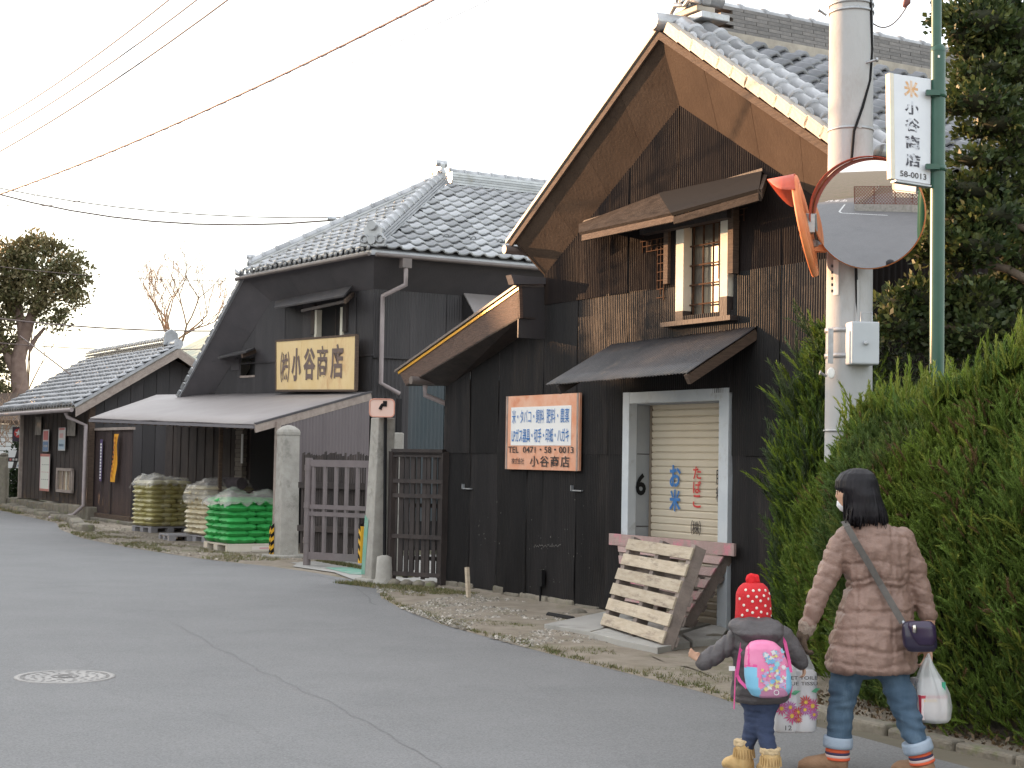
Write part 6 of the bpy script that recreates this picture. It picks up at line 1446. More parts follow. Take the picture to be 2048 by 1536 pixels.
# ================================================================ utility poles, mirrors
YP = 12.0
def zat(py, px=1697, y=YP): return D(px, py, y).z
pb = D(1697, 700, YP); pbase = Vector((pb.x, pb.y, 0)); ptop_ = D(1694, -120, YP)
up_ = thing('concrete_utility_pole', pbase, 'tall pale concrete utility pole carrying the large round traffic mirror', 'utility pole')
ax = Vector((D(1697, 0, YP).x, YP, 0))
mb = MB(); zs = [0, 1, 2, 3, 4, 5, 6, 7.2]; cx = [D(1698, 800, YP).x] * 8
mb.tube([Vector((D(1698, 700, YP).x, YP, z)) for z in zs], [.182 - .0036 * z for z in zs], 28); mb.build('shaft', M_CONCL, up_)
PX = D(1698, 700, YP).x; PC = Vector((PX, YP, 0))
def band(py, r=.176, h=.02, m=M_STEEL, par=None, nm='band'):
    z = zat(py); return MB().lathe(PC + ZD * (z - h / 2), [(r, 0), (r + .004, 0), (r + .004, h), (r, h)], 28).build(nm, m, par or up_)
for py in (12, 27, 262): band(py, .168, .018)
band(662, .178, .035); band(713, .178, .035); band(862, .184, .012)
# step bolts and holes
for (x, y, sx) in ((1716, 12, 0), (1720, 252, 0)): c_ = D(x, y, YP - .17); mb = MB(); mb.tube([c_, c_ + FW * .03], .016, 10); mb.build('bolt_hole', M_STEEL, up_)
for (x, y, dx) in ((1722, 128, .10), (1652, 30, -.06), (1652, 752, -.05)): c_ = D(x, y, YP - .12); mb = MB(); mb.tube([c_, c_ + Vector((dx, -.05, .02))], .010, 8); mb.tube([c_ + Vector((dx, -.05, .02)), c_ + Vector((dx * 1.15, -.05, .022))], .017, 8); mb.build('step_bolt', M_STEEL, up_)
def pf_(x, y): q = D(x, y, YP); dx = min(.175, max(-.175, q.x - PX)); return D(x, y, YP - math.sqrt(.182 ** 2 - dx * dx) - .008)
mb = MB(); mb.tube([pf_(x, y) for x, y in ((1738, -40), (1742, 20), (1744, 100), (1740, 160), (1725, 215), (1708, 262), (1703, 320), (1706, 420), (1712, 520), (1714, 660))], .011, 6); mb.build('black_cable', M_BLACK, up_)
mb = MB(); mb.tube([D(1714, 560, YP - .175), D(1714, 650, YP - .175)], .018, 8); mb.build('cable_conduit', M_CONCL, up_)
# plates
def plate(x0, x1, y0, y1, m, nm, par=up_):
    c_ = D((x0 + x1) / 2, (y0 + y1) / 2, YP); d = (c_ - Vector((PX, YP, c_.z))); a = math.asin(max(-1, min(1, (c_.x - PX) / .18))); V = []; n = 4; hw = (x1 - x0) / 2 / FPX * YP / .18
    for k in range(n + 1):
        aa = a + hw * (2 * k / n - 1); P = Vector((PX + .1785 * math.sin(aa), YP - .1785 * math.cos(aa), 0))
        V += [P + ZD * zat(y1), P + ZD * zat(y0)]
    mb = MB(); mb.add(V, [(2 * k, 2 * k + 2, 2 * k + 3, 2 * k + 1) for k in range(n)]); return mb.build(nm, m, par)
pl = plate(1658, 1671, 524, 594, M_WHITE, 'number_plate')
mb = MB()
for k in range(5): c_ = D(1664.5, 532 + k * 12.5, YP - .182); mb.box(c_, .016, .002, .022)
tag(mb.build('printed_characters', M_DKP, pl), kind='stuff')
mb = MB(); c_ = D(1662, 746, YP - .172); mb.lathe(c_, [(.028, 0), (.028, .006), (.02, .008)], 14, X=Vector((1, 0, 0)), Y=ZD * 1.5, Z=Vector((0, -1, 0))); mb.build('oval_badge', M_YEL if 0 else M_WHITE, up_)
mb = MB(); mb.box(D(1661, 692, YP - .185), .04, .012, .26); mb.build('steel_strap', M_STEEL, up_)
# junction box
jb = thing('junction_box', D(1731, 725, YP - .2), 'light grey metal junction box strapped to the concrete pole', 'electrical box')
a, b = D(1703, 728, YP - .30), D(1761, 643, YP - .30); MB().par(Vector((a.x, a.y, a.z)), Vector((b.x - a.x, .02, 0)), Vector((-.02, .16, 0)), ZD * (b.z - a.z)).build('case', mat('pale_blue_grey_metal', (.40, .43, .46), .5, (.44, .47, .5), 3), jb, bevel=.012)
mb = MB(); mb.tube([D(1722, 644, YP - .24), D(1722, 625, YP - .24), D(1744, 625, YP - .24), D(1744, 644, YP - .24)], .006, 6); mb.build('hanger', M_STEEL, jb)
mb = MB(); c_ = D(1732, 686, YP - .31); mb.lathe(c_, [(.019, 0), (.019, .008), (.01, .012)], 12, X=Vector((1, 0, 0)), Y=ZD, Z=Vector((0, -1, 0))); mb.build('lock', M_STEEL, jb)
# round convex mirrors
M_MIR = mat('mirror_glass', (.80, .80, .82), .015, metal=1.0)
def convex(root, c, n, R, rc, m=M_MIR):
    n = n.normalized(); x = ZD.cross(n).normalized(); y = n.cross(x); V = [c + n * (rc - math.sqrt(rc * rc - 0) + 0)]; rings = 14; seg = 56
    V = [c]; F = []
    for i in range(1, rings + 1):
        r = R * i / rings; h = -(rc - math.sqrt(rc * rc - r * r))
        for k in range(seg): a = 2 * math.pi * k / seg; V.append(c + x * math.cos(a) * r + y * math.sin(a) * r + n * h)
    F += [(0, 1 + k, 1 + (k + 1) % seg) for k in range(seg)]
    for i in range(rings - 1):
        for k in range(seg): a = 1 + i * seg + k; b = 1 + i * seg + (k + 1) % seg; F.append((a, a + seg, b + seg, b))
    mb = MB(); mb.add(V, F, True); mb.build('mirror_glass', m, root)
    return x, y
def round_mirror(c, n, R, label, hood_ang=(20, 200), hood_d=.13, rc=2.6, stick=.0):
    th = thing('round_traffic_mirror', c, label, 'mirror'); n = n.normalized()
    x, y = convex(th, c, n, R, rc)
    mb = MB(); seg = 56; V = []
    prof = [(R - .002, -.036), (R + .008, -.032), (R + .010, -.05), (R + .006, -.07), (R - .05, -.078)]
    for r, h in prof:
        for k in range(seg): a = 2 * math.pi * k / seg; V.append(c + x * math.cos(a) * r + y * math.sin(a) * r + n * h)
    mb.add(V, [(i * seg + k, i * seg + (k + 1) % seg, (i + 1) * seg + (k + 1) % seg, (i + 1) * seg + k) for i in range(len(prof) - 1) for k in range(seg)], True); mb.build('orange_rim', M_ORNG, th)
    mb = MB(); mb.lathe(c, [(R - .03, -.075), (R * .7, -.085), (.05, -.09)], 40, X=x, Y=y, Z=n); mb.build('back_shell', M_ORNG, th)
    a0, a1 = hood_ang; m_ = 24; V = []
    for k in range(m_ + 1):
        f_ = k / m_; a = math.radians(a0 + (a1 - a0) * f_); prof_ = math.sin(math.pi * f_) ** .45
        for r, h in ((R + .018, -.06), (R + .024, hood_d * prof_ - .02)): V.append(c + x * math.cos(a) * r + y * math.sin(a) * r + n * h)
    mb = MB(); mb.add(V, [(2 * k, 2 * k + 2, 2 * k + 3, 2 * k + 1) for k in range(m_)], True); ho_ = mb.build('orange_hood', M_HOOD, th); sm = ho_.modifiers.new('s', 'SOLIDIFY'); sm.thickness = .004
    return th, x, y
mc = D(1737, 428, 11.55); pitch = math.radians(10.4); yawm = math.radians(-4.5)
fwd = Vector((mc.x, mc.y, 0)).normalized(); toward = -fwd
ca, sa = math.cos(yawm), math.sin(yawm); toward = Vector((toward.x * ca - toward.y * sa, toward.x * sa + toward.y * ca, 0))
nm_ = toward * math.cos(pitch) - ZD * math.sin(pitch)
th, mx_, my_ = round_mirror(mc, nm_, .395, 'large round orange rimmed traffic mirror facing the viewer on the concrete pole', (60, 190), .17, rc=3.7)
st_ = MB(); q = mc - nm_ * .13; st_.tube([q, Vector((PX, YP - .1, q.z))], .03, 8); st_.box(q - nm_ * .03, .08, .04, .08); st_.build('bracket', M_STEEL, th)
mc2 = D(1596, 455, 11.8); n2 = Vector((-.93, -.23, -.30))
n2 = (RT * -0.96 + Vector((0, .27, 0)) + UP * -.19).normalized()
th2, _, _ = round_mirror(mc2, n2, .375, 'second round traffic mirror seen almost edge on, left of the large one', (35, 150), .17)
st_ = MB(); q = mc2 - n2 * .12; st_.tube([q, q - n2 * .12, Vector((PX - .15, YP - .05, q.z))], .028, 8); st_.build('bracket_arm', M_STEEL, th2)
MB().box(D(1614, 448, 11.7), .10, .10, .14, RT, Vector((0, 1, 0)), ZD).build('bracket_plate', M_STEEL, th2, bevel=.005)
mb = MB(); mb.tube([D(1625, 486, 11.75), D(1648, 494, 11.85)], .03, 8); mb.build('clamp', M_STEEL, th2); MB().box(D(1640, 497, 11.8), .10, .08, .05).build('orange_clamp', M_ORNG, th2)
# green pole with the white shop sign
YG = 10.6; gxp = D(1874, 600, YG).x
gpo = thing('green_sign_pole', Vector((gxp, YG, 0)), 'dark green steel pole rising from the hedge with a thicker lower half', 'pole')
zs = zat(96, 1873, YG)
mb = MB(); mb.tube([Vector((gxp, YG, 0)), Vector((gxp, YG, zs - .02))], .049, 18); mb.tube([Vector((gxp, YG, zs - .025)), Vector((gxp, YG, zs)), Vector((gxp, YG, zs + .02))], [.051, .048, .034], 18); mb.build('lower_shaft', M_GREEN, gpo)
mb = MB(); mb.tube([Vector((gxp - .012, YG, zs + .01)), Vector((gxp - .018, YG, 6))], .034, 16); mb.build('upper_shaft', M_GREEN, gpo)
for py in (190, 337): mb = MB(); mb.lathe(Vector((gxp, YG, zat(py, 1874, YG) - .02)), [(.052, 0), (.056, 0), (.056, .04), (.052, .04)], 18); mb.box(Vector((gxp - .05, YG - .06, zat(py, 1874, YG))), .09, .03, .035); mb.build('clamp_band', M_GREEN, gpo)
tb_ = MB(); c_ = D(1878, 113, YG - .052); tb_.box(c_, .012, .004, .016); tb_.build('rivet', M_WHITE, gpo)
wsg = thing('white_shop_sign', D(1820, 360, YG - .1), 'narrow vertical white sign with faded Japanese lettering clamped to the green pole', 'sign')
c00, c10, c11, c01 = D(1790, 358, YG - .11), D(1861, 369, YG - .02), D(1862, 158, YG - .02), D(1787, 147, YG - .11)
c10.z += .0
Xs = (c10 - c00); wS_ = Xs.length; Xs = Xs.normalized(); Ys = (c01 - c00); hS = Ys.length; Ys = Ys.normalized(); Ns = Xs.cross(Ys).normalized()
M_SGW = mat('weathered_white_sign', (.66, .68, .72), .45, (.60, .62, .66), 3)
MB().prism([c00, c10, c11, c01], -Ns * .05).build('panel', M_SGW, wsg, bevel=.003)
MB().par(c00 - Xs * .030 - Ns * .05, Xs * .029, Ns * .052, Ys * hS).build('side_board', M_WHITEW, wsg)
mb = MB(); mb.bar(c00 - Ys * .012 - Ns * .02, c10 - Ys * .012 - Ns * .02, .06, .012, up=Ys); mb.build('lower_edge', M_STEEL, wsg)
M_FOR = mat('faded_orange_print', (.62, .36, .18), .7, (.66, .5, .38), 30, lo=.45, hi=.5); M_FBK = mat('flaking_black_print', (.07, .07, .085), .7, (.55, .57, .62), 22, 0, lo=.50, hi=.53)
def lg(t, x, z, w_, h_, m, thk): return lettering(t, wsg, c00 + Xs * wS_ * x + Ys * hS * z, Xs, Ys, wS_ * w_, hS * h_, m, thick=thk, lift=.003)
lg('米', .28, .80, .42, .16, M_FOR, .04)
for i, (t_, z) in enumerate((('小', .635), ('谷', .475), ('商', .31), ('店', .14))): lg(t_, .30, z, .42, .13, M_FBK, .028)
lg('58-0013', .14, .035, .74, .055, M_DKP, .01)
# ================================================================ overhead wires
def wire(p, q, sag, r, label, m=M_GUTT, n=14, ext=0.0, grp=None):
    pts = []
    for k in range(n + 1):
        f_ = -ext + (1 + 2 * ext) * k / n; pts.append(p.lerp(q, f_) - ZD * sag * 4 * f_ * (1 - f_))
    mb = MB(); mb.tube(pts, r, 5, cap=False); o = mb.build('overhead_wire', m); return tag(o, label, 'wire', grp), pts
M_WIRE = mat('warm_grey_wire', (.16, .12, .11), .7)
wire(D(-60, 272, 20), D(350, -10, 14), .08, .007, 'uppermost thin wire crossing the top left corner', M_WIRE, ext=.25)
wire(D(-60, 300, 20), D(400, -5, 14), .08, .007, 'middle one of three thin wires crossing the top left corner', M_WIRE, ext=.25)
wire(D(-60, 335, 20), D(462, -5, 14), .08, .008, 'lowest of three thin wires crossing the top left corner', M_WIRE, ext=.25)
o, pts = wire(D(-40, 402, 24), D(866, 0, 15), .12, .012, 'thick pinkish cable wound with a thin loose wire, climbing across the sky', mat('pinkish_cable', (.30, .17, .15), .6), 40, .12)
mb = MB(); sp = []
for k in range(len(pts) - 1):
    for j in range(14):
        q = pts[k].lerp(pts[k + 1], j / 14); a = (k * 14 + j) * .45; sp.append(q + ZD * (.035 * math.sin(a) + .02) + Vector((.02 * math.cos(a), .03 * math.cos(a), 0)))
mb.tube(sp, .0035, 3, cap=False, smooth=False); mb.build('spiral_wrap', M_WIRE, o)
wire(D(-40, 432, 30), D(990, -5, 20), .10, .005, 'very thin pale wire running just below the thick wound cable', M_WIRE, ext=.15)
o, _ = wire(D(-40, 368, 50), D(720, 434, 44), .35, .018, 'upper wire of the pair ending behind the half hipped roof', M_WIRE, ext=.3)
o, pts = wire(D(-40, 378, 50), D(700, 437, 44), .55, .026, 'lower thicker wire of the pair ending behind the half hipped roof', M_WIRE, ext=.3)
c_ = D(664, 437, 44.2); tag(MB().tube([c_ - Vector((.12, 0, 0)), c_ + Vector((.12, 0, -.02))], .06, 8).build('wire_clamp', M_STEEL), 'small grey clamp hanging on the lower wire near the roof', 'clamp')
wire(D(-40, 400, 48), D(110, 410, 46), .1, .012, 'short wire section near the left edge with a small fitting', M_WIRE, ext=.4)
wire(D(-40, 632, 46), D(440, 662, 44), .12, .022, 'dark wire passing before the evergreen crown to the dark gable', M_WIRE, ext=.2)
wire(D(-40, 682, 46), D(440, 697, 44), .12, .014, 'lower thin wire passing before the evergreen trunk', M_WIRE, ext=.2)
wire(D(-40, 528, 46), D(470, 562, 44), .12, .009, 'very thin wire crossing the middle of the evergreen crown', M_WIRE, ext=.2)
wire(D(40, 672, 46), D(158, 762, 42), .0, .02, 'slanting guy wire from the evergreen trunk to the shed roof', M_WIRE)
wire(D(1744, 45, 12), D(1818, 5, 12.1), .10, .006, 'short slack wire from the concrete pole to a dark insulator', M_WIRE)
mb = MB(); mb.tube([D(1808, 14, 12.1), D(1814, 4, 12.1), D(1818, -14, 12.1)], [.014, .03, .014], 8); tag(mb.build('insulator', mat('dark_red_plastic', (.16, .05, .045), .5)), 'small dark red insulator hanging at the top beside the pole', 'insulator')
# ================================================================ what the mirror shows, behind the viewer
bwl = thing('block_wall', Vector((4, -9, 0)), 'low grey concrete wall across the road, behind the viewer', 'wall')
wp = [Vector((-9.5, -24, 0)), Vector((-5.1, -4.5, 0)), Vector((-.1, -4.7, 0)), Vector((7, -2.6, 0))]
for i in range(3):
    d = (wp[i + 1] - wp[i]); L = d.length; nb = int(L / 1.5)
    for k in range(nb): MB().prism([wp[i] + d * (k / nb), wp[i] + d * ((k + .99) / nb), wp[i] + d * ((k + .99) / nb) + Vector((0, -.18, 0)), wp[i] + d * (k / nb) + Vector((0, -.18, 0))], ZD * .62).build('block', M_CONC, bwl)
M_LAT = mat('brown_lattice', (.16, .06, .04), .7)
for i in (1, 2):
    lf = thing('lattice_fence', wp[i] + ZD * .62, ['', 'brown diagonal lattice fence on the low wall behind the viewer, left run', 'brown diagonal lattice fence on the low wall behind the viewer, right run'][i], 'fence')
    d = (wp[i + 1] - wp[i]); L = d.length; x = d.normalized(); o = wp[i] + ZD * .64 + Vector((0, -.09, 0)); H_ = 1.5; mb = MB(); k = -H_
    while k < L:
        a, b = max(k, 0), min(k + H_, L)
        if b > a: mb.bar(o + x * a + ZD * (a - k), o + x * b + ZD * (b - k), .014, .055); mb.bar(o + x * a + ZD * (H_ - (a - k)), o + x * b + ZD * (H_ - (b - k)), .014, .055)
        k += .27
    tag(mb.build('lattice', M_LAT, lf), kind='stuff')
    for k in range(int(L / 1.8) + 1): MB().box(o + x * k * 1.8 + ZD * H_ / 2, .07, .07, H_).build('fence_post', M_LAT, lf)
    for z in (0, H_): mb = MB(); mb.bar(o + ZD * z, o + x * L + ZD * z, .05, .05); mb.build('rail', M_LAT, lf)
hb = thing('rear_house', Vector((5, -16, 0)), 'cream plastered house beyond the lattice fence behind the viewer', 'house')
MB().par(Vector((-4, -20, 0)), Vector((13, 0, 0)), Vector((0, 7, 0)), ZD * 5.2).build('wall', M_WHITEW, hb)
MB().prism([Vector((-4.6, -12.6, 5.2)), Vector((-4.6, -16.5, 7)), Vector((-4.6, -20.4, 5.2))], Vector((14.2, 0, 0))).build('roof', M_TILEF, hb)
for k in range(3):
    wq = MB().par(Vector((-2 + k * 3.6, -12.98, 2.6)), Vector((1.6, 0, 0)), Vector((0, .05, 0)), ZD * 1.2).build('window', M_GLASS, hb)
M_LINE = mat('road_line_paint', (.72, .72, .70), .7, (.6, .6, .58), 6)
def ground_strip(pts, w_, nm='road_line'):
    for a, b in zip(pts, pts[1:]):
        d = (b - a).normalized(); n = d.cross(ZD) * w_ / 2; mb = MB(); z = ZD * .0085; mb.add([a - n + z, b - n + z, b + n + z, a + n + z], [(0, 3, 2, 1)]); mb.build(nm, M_LINE, kind='structure')
ground_strip([Vector((-7.6, -7.5, 0)), Vector((-6.3, -3.9, 0)), Vector((-5.8, -3.4, 0))], .15); ground_strip([Vector((-5.72, -3.38, 0)), Vector((-1.7, -3.2, 0))], .15, 'road_line')
# 止まれ painted on the road
cu = bpy.data.objects.new('road_lettering', bpy.data.meshes.new('road_lettering')); bpy.data.objects.remove(cu)
lt = lettering('止まれ', None, Vector((-8.4, -9.5, 0.0)), Vector((-.95, .3, 0)).normalized(), Vector((-.3, -.95, 0)).normalized(), 2.6, 1.6, M_LINE, thick=.02, name='road_lettering', lift=.012)
lt['kind'] = 'structure'
# ================================================================ people
def fuse(mb, voxel=.012, smooth=4, fac=.5):
    """merge overlapping closed shapes into one continuous skin (voxel remesh) -> verts, faces"""
    me = mb.mesh('tmp', [M_BLACK]); me.polygons.foreach_set('material_index', [0] * len(me.polygons)); ob = bpy.data.objects.new('tmp', me); COL.objects.link(ob)
    r = ob.modifiers.new('r', 'REMESH'); r.mode = 'VOXEL'; r.voxel_size = voxel
    if smooth: s_ = ob.modifiers.new('s', 'SMOOTH'); s_.iterations = smooth; s_.factor = fac
    dg = bpy.context.evaluated_depsgraph_get(); e = ob.evaluated_get(dg).to_mesh()
    V = np.zeros(len(e.vertices) * 3); e.vertices.foreach_get('co', V); N = np.zeros(len(e.vertices) * 3); e.vertices.foreach_get('normal', N)
    F = [tuple(p.vertices) for p in e.polygons]; ob.evaluated_get(dg).to_mesh_clear(); hide_tmp(ob); bpy.data.meshes.remove(me)
    return V.reshape(-1, 3), N.reshape(-1, 3), F
def skin(name, V, F, m, par, label=None, mi=None):
    me = bpy.data.meshes.new(name); me.from_pydata((V - np.array(rootloc(par))).tolist(), [], F)
    for x in (m if isinstance(m, list) else [m]): me.materials.append(x)
    me.polygons.foreach_set('use_smooth', [True] * len(me.polygons))
    if mi is not None: me.polygons.foreach_set('material_index', mi)
    me.update(); o = bpy.data.objects.new(name, me); COL.objects.link(o); o.parent = par; o['_w'] = list(rootloc(par)); return tag(o, label)
def rings_body(mb, rows, Y0, n=22, dyf=None, sq=2.3):
    """rows: (px centre x, py, half width px, half depth m, depth offset m)"""
    R = []
    for (cx, py, hw, hd, dy) in rows:
        y = Y0 + dy; c = D(cx, py, y); h = hw / FPX * y; ring = []
        for k in range(n):
            a = 2 * math.pi * k / n; ca, sa = math.cos(a), math.sin(a); e = 2 / sq
            ring.append(c + RT * (math.copysign(abs(ca) ** e, ca) * h) + Vector((0, 1, 0)) * (math.copysign(abs(sa) ** e, sa) * hd))
        R.append(ring)
    v, f = loftmesh(R); mb.add(v, f, True); return mb
def limb(mb, pts, Y0, n=12):
    """pts: (px, py, dy, radius m)"""
    P = [D(x, y, Y0 + dy) for x, y, dy, r in pts]; mb.tube(P, [p[3] for p in pts], n); 
    for p, q in ((P[0], pts[0][3]), (P[-1], pts[-1][3])): mb.lathe(p, [(q * .3, -q * .9), (q * .8, -q * .55), (q, 0), (q * .8, q * .55), (q * .3, q * .9)], 10)
    return mb
def vn(P, f, s=0.0): return np.array([noise.noise(Vector((p[0] * f + s, p[1] * f, p[2] * f))) for p in P])
def hand(mb, wrist, d, side, palmN, L=.17, curl=.9, r=.010, spread=.35):
    """five-fingered hand: d points wrist->knuckles, side points to the thumb, palmN out of the palm"""
    d, side, palmN = d.normalized(), side.normalized(), palmN.normalized(); pl = L * .50; pw = L * .21
    rr = []
    for k, (z, w_) in enumerate(((0, .62), (.3, .9), (.7, 1.08), (1.0, 1.0))):
        c = wrist + d * pl * z; rr.append([c + side * math.cos(a) * pw * w_ + palmN * math.sin(a) * L * .085 for a in [2 * math.pi * j / 12 for j in range(12)]])
    v, f = loftmesh(rr); mb.add(v, f)
    for i, (o, ln) in enumerate(((.78, .43), (.27, .48), (-.27, .45), (-.76, .36))):
        p = wrist + d * pl * .92 + side * pw * o; dd = (d + side * spread * .35 * o).normalized(); pts = [p - d * .02]; q = p; ang = curl * .35
        for s_, seg in enumerate((.42, .32, .26)):
            dd2 = (dd * math.cos(ang) + palmN * math.sin(ang)); q = q + dd2 * ln * L * seg * 1.05; pts.append(q.copy()); ang += curl * .55
        mb.tube(pts, [r, r, r * .9, r * .75], 8)
    p = wrist + d * pl * .22 + side * pw * .8; t = (d * .75 + side * .8 + palmN * .35).normalized(); q = p + t * L * .22; q2 = q + (d * .8 + palmN * .6 + side * .1).normalized() * L * .17
    mb.tube([p, q, q2], [r * 1.25, r * 1.1, r * .85], 8)
# materials
def quiltmat(name, c, c2, rough=.62): return mat(name, c, rough, c2, 9, .55, 26, spec=.35)
M_COAT = quiltmat('taupe_pink_coat', (.225, .145, .116), (.285, .188, .152), .5)
M_JEAN = mat('blue_denim', (.045, .085, .135), .85, (.075, .125, .185), 9, .25, 220, stretch=(1, 1, .5), c3=(.11, .17, .235), s3=7)
M_JCUF = mat('pale_denim_cuff', (.30, .37, .46), .85, (.38, .45, .54), 14, .2, 200)
M_HAIR = mat('black_hair', (.007, .006, .008), .5, (.013, .011, .014), 60, 0, stretch=(1, 1, .08), spec=.25)
M_SKIN = mat('skin', (.50, .29, .19), .55, (.54, .33, .23), 8)
M_BOOT = mat('tan_suede', (.25, .145, .085), .9, (.33, .20, .12), 9, .3, 120)
M_SOCK = mat('orange_sock', (.70, .12, .05), .9, bump=.2, bscale=200); M_SOCK2 = mat('pale_sock_stripe', (.62, .48, .46), .9); M_SOCK3 = mat('navy_sock_stripe', (.05, .04, .09), .9)
M_GLOVE = mat('brown_knit_glove', (.075, .050, .035), .95, (.11, .075, .052), 30, .4, 160)
M_NAVY = mat('navy_patent_leather', (.018, .014, .035), .28, (.03, .024, .05), 6, spec=.6)
M_STRAP = mat('grey_bag_strap', (.085, .078, .072), .8, (.11, .10, .09), 40)
M_MASK = mat('white_mask_cloth', (.72, .72, .74), .8)
M_CUFFK = mat('knit_cuff', (.27, .21, .17), .95, (.34, .27, .22), 60, .5, 120)
# ---------------- woman
YW = 8.32
wo_b = D(1745, 1000, YW); wo_ = thing('person', Vector((wo_b.x, YW, 0)), 'woman in a quilted taupe coat, cuffed jeans and white mask carrying shopping bags', 'person')
def dpx(p): return p / FPX * YW
# body skin: one continuous surface
mb = MB()
rings_body(mb, [(1712, 944, 8, .02, 0), (1711, 950, 22, .05, 0), (1709, 968, 33, .075, 0), (1707, 990, 35, .08, 0), (1708, 1010, 29, .07, 0), (1712, 1026, 22, .055, 0), (1722, 1036, 17, .05, 0), (1732, 1050, 19, .052, 0), (1742, 1066, 40, .07, 0), (1746, 1100, 52, .09, 0), (1752, 1170, 46, .08, 0), (1748, 1260, 54, .10, 0), (1746, 1330, 44, .09, 0)], YW)
for sx in ([(1690, 1080, 0, .042), (1652, 1165, -.01, .036), (1618, 1240, -.02, .034), (1607, 1266, -.02, .028)], [(1802, 1080, 0, .042), (1836, 1160, 0, .036), (1858, 1240, .0, .034), (1856, 1290, .03, .028)]): limb(mb, sx, YW)
limb(mb, [(1700, 1330, .02, .062), (1682, 1420, .03, .048), (1677, 1500, .03, .04), (1672, 1522, .03, .038)], YW); limb(mb, [(1784, 1330, -.02, .062), (1813, 1420, -.06, .048), (1840, 1500, -.10, .045), (1843, 1526, -.10, .04)], YW)
mb.lathe(D(1675, 992, YW + .02), [(.002, -.012), (.012, -.008), (.014, 0), (.002, .012)], 8)          # nose
hand(mb, D(1856, 1290, YW + .03), Vector((.05, .05, -1)), Vector((-.3, 1, 0)), Vector((-1, 0, 0)), .17, 1.5)
V, N, F = fuse(mb, .009, 3); skin('body', V, F, M_SKIN, wo_)
# face: eyes, ears under the hair
for (x, y, dy) in ((1676, 983, .035), (1684, 984, .09)): mb = MB(); c_ = D(x, y, YW - .02 + dy); mb.lathe(c_, [(.002, -.010), (.010, -.005), (.010, .005), (.002, .010)], 8); mb.build('eye', M_WHITE, wo_); MB().lathe(c_ - RT * .008, [(.001, -.004), (.005, 0), (.001, .004)], 8).build('pupil', M_BLACK, wo_)
mb = MB(); rings_body(mb, [(1688, 996, 9, .035, .02), (1687, 1003, 12.5, .05, .02), (1687, 1012, 13, .055, .02), (1691, 1021, 10, .045, .02), (1695, 1026, 5, .02, .02)], YW, 16); mb.build('mask', M_MASK, wo_)
mb = MB(); mb.tube([D(1687, 1002, YW - .035), D(1704, 998, YW - .075)], .0015, 5); mb.build('mask_loop', M_MASK, wo_)
# hair
mb = MB(); rings_body(mb, [(1716, 936, 6, .02, 0), (1716, 939, 20, .055, 0), (1714, 947, 33, .09, 0), (1713, 960, 41, .105, -.005), (1714, 976, 43.5, .11, -.01), (1722, 990, 38, .105, -.025), (1726, 1005, 38, .10, -.03), (1729, 1020, 41, .098, -.035), (1731, 1034, 43, .09, -.04), (1735, 1044, 40, .07, -.045), (1737, 1050, 30, .03, -.05)], YW, 40, sq=2.0)
V, N, F = fuse(mb, .007, 2)
c_ = np.array(D(1716, 985, YW)); ang = np.arctan2(V[:, 1] - c_[1], V[:, 0] - c_[0]); zt = np.array(D(1716, 1034, YW))[2]; z0 = np.array(D(1716, 940, YW))[2]
low = np.clip((z0 - V[:, 2]) / (z0 - zt), 0, 1.3)
st = np.array([noise.noise(Vector((a * 9, .2, z * 2.0))) + .6 * noise.noise(Vector((a * 26, 3, z * 2.5))) for a, z in zip(ang, V[:, 2])])
V = V + N * (st * .007 * (.3 + low))[:, None]; j = (low > .9); V[j, 2] += (np.array([noise.noise(Vector((a * 14, 9, 0))) for a in ang[j]]) * .05) * np.clip((low[j] - .9) * 4, 0, 1)
skin('hair', V, F, M_HAIR, wo_)
mb = MB(); r_ = random.Random(2)
for k in range(70):
    x = r_.uniform(1694, 1772); dy = r_.uniform(-.13, -.09) + .0006 * abs(x - 1732); y0 = r_.uniform(1015, 1030); mb.tube([D(x, y0, YW + dy), D(x + (x - 1732) * .06 + r_.uniform(-2, 2), y0 + 14, YW + dy - .004), D(x + (x - 1732) * .12 + r_.uniform(-3, 3), y0 + r_.uniform(20, 34), YW + dy)], [.0045, .0035, .0008], 4, cap=False)
for k in range(12): x = r_.uniform(1673, 1690); mb.tube([D(1705, 945, YW - .02), D(x, 965, YW - .01 + r_.uniform(-.04, .04)), D(x + r_.uniform(-1, 3), r_.uniform(984, 992), YW + r_.uniform(-.05, .04))], [.006, .005, .001], 4, cap=False)
for k in range(26): x = r_.uniform(1687, 1696); mb.tube([D(x + 4, 970, YW - .07), D(x, 995, YW - .06 + r_.uniform(-.02, .02)), D(x + r_.uniform(-2, 3), r_.uniform(1030, 1052), YW - .06)], [.006, .006, .001], 4, cap=False)
tag(mb.build('loose_strands', M_HAIR, wo_), kind='stuff')
# coat
mb = MB()
rings_body(mb, [(1734, 1036, 24, .07, 0), (1736, 1046, 33, .085, 0), (1741, 1054, 52, .10, 0), (1744, 1064, 66, .115, 0), (1747, 1085, 73, .13, 0), (1750, 1115, 70, .135, 0), (1753, 1150, 65, .13, 0), (1754, 1172, 62, .125, 0), (1753, 1195, 68, .135, 0), (1750, 1235, 78, .16, 0), (1746, 1280, 86, .18, 0), (1743, 1315, 91, .19, 0), (1742, 1336, 91, .19, 0), (1742, 1344, 84, .17, 0)], YW, 30)
limb(mb, [(1690, 1076, -.01, .066), (1672, 1112, -.01, .068), (1652, 1158, -.015, .063), (1640, 1185, -.02, .058), (1622, 1228, -.02, .052), (1614, 1250, -.02, .046)], YW, 16)
limb(mb, [(1804, 1076, 0, .066), (1820, 1112, 0, .066), (1834, 1155, .0, .060), (1846, 1195, .0, .055), (1856, 1232, .0, .048)], YW, 16)
V, N, F = fuse(mb, .0095, 6)
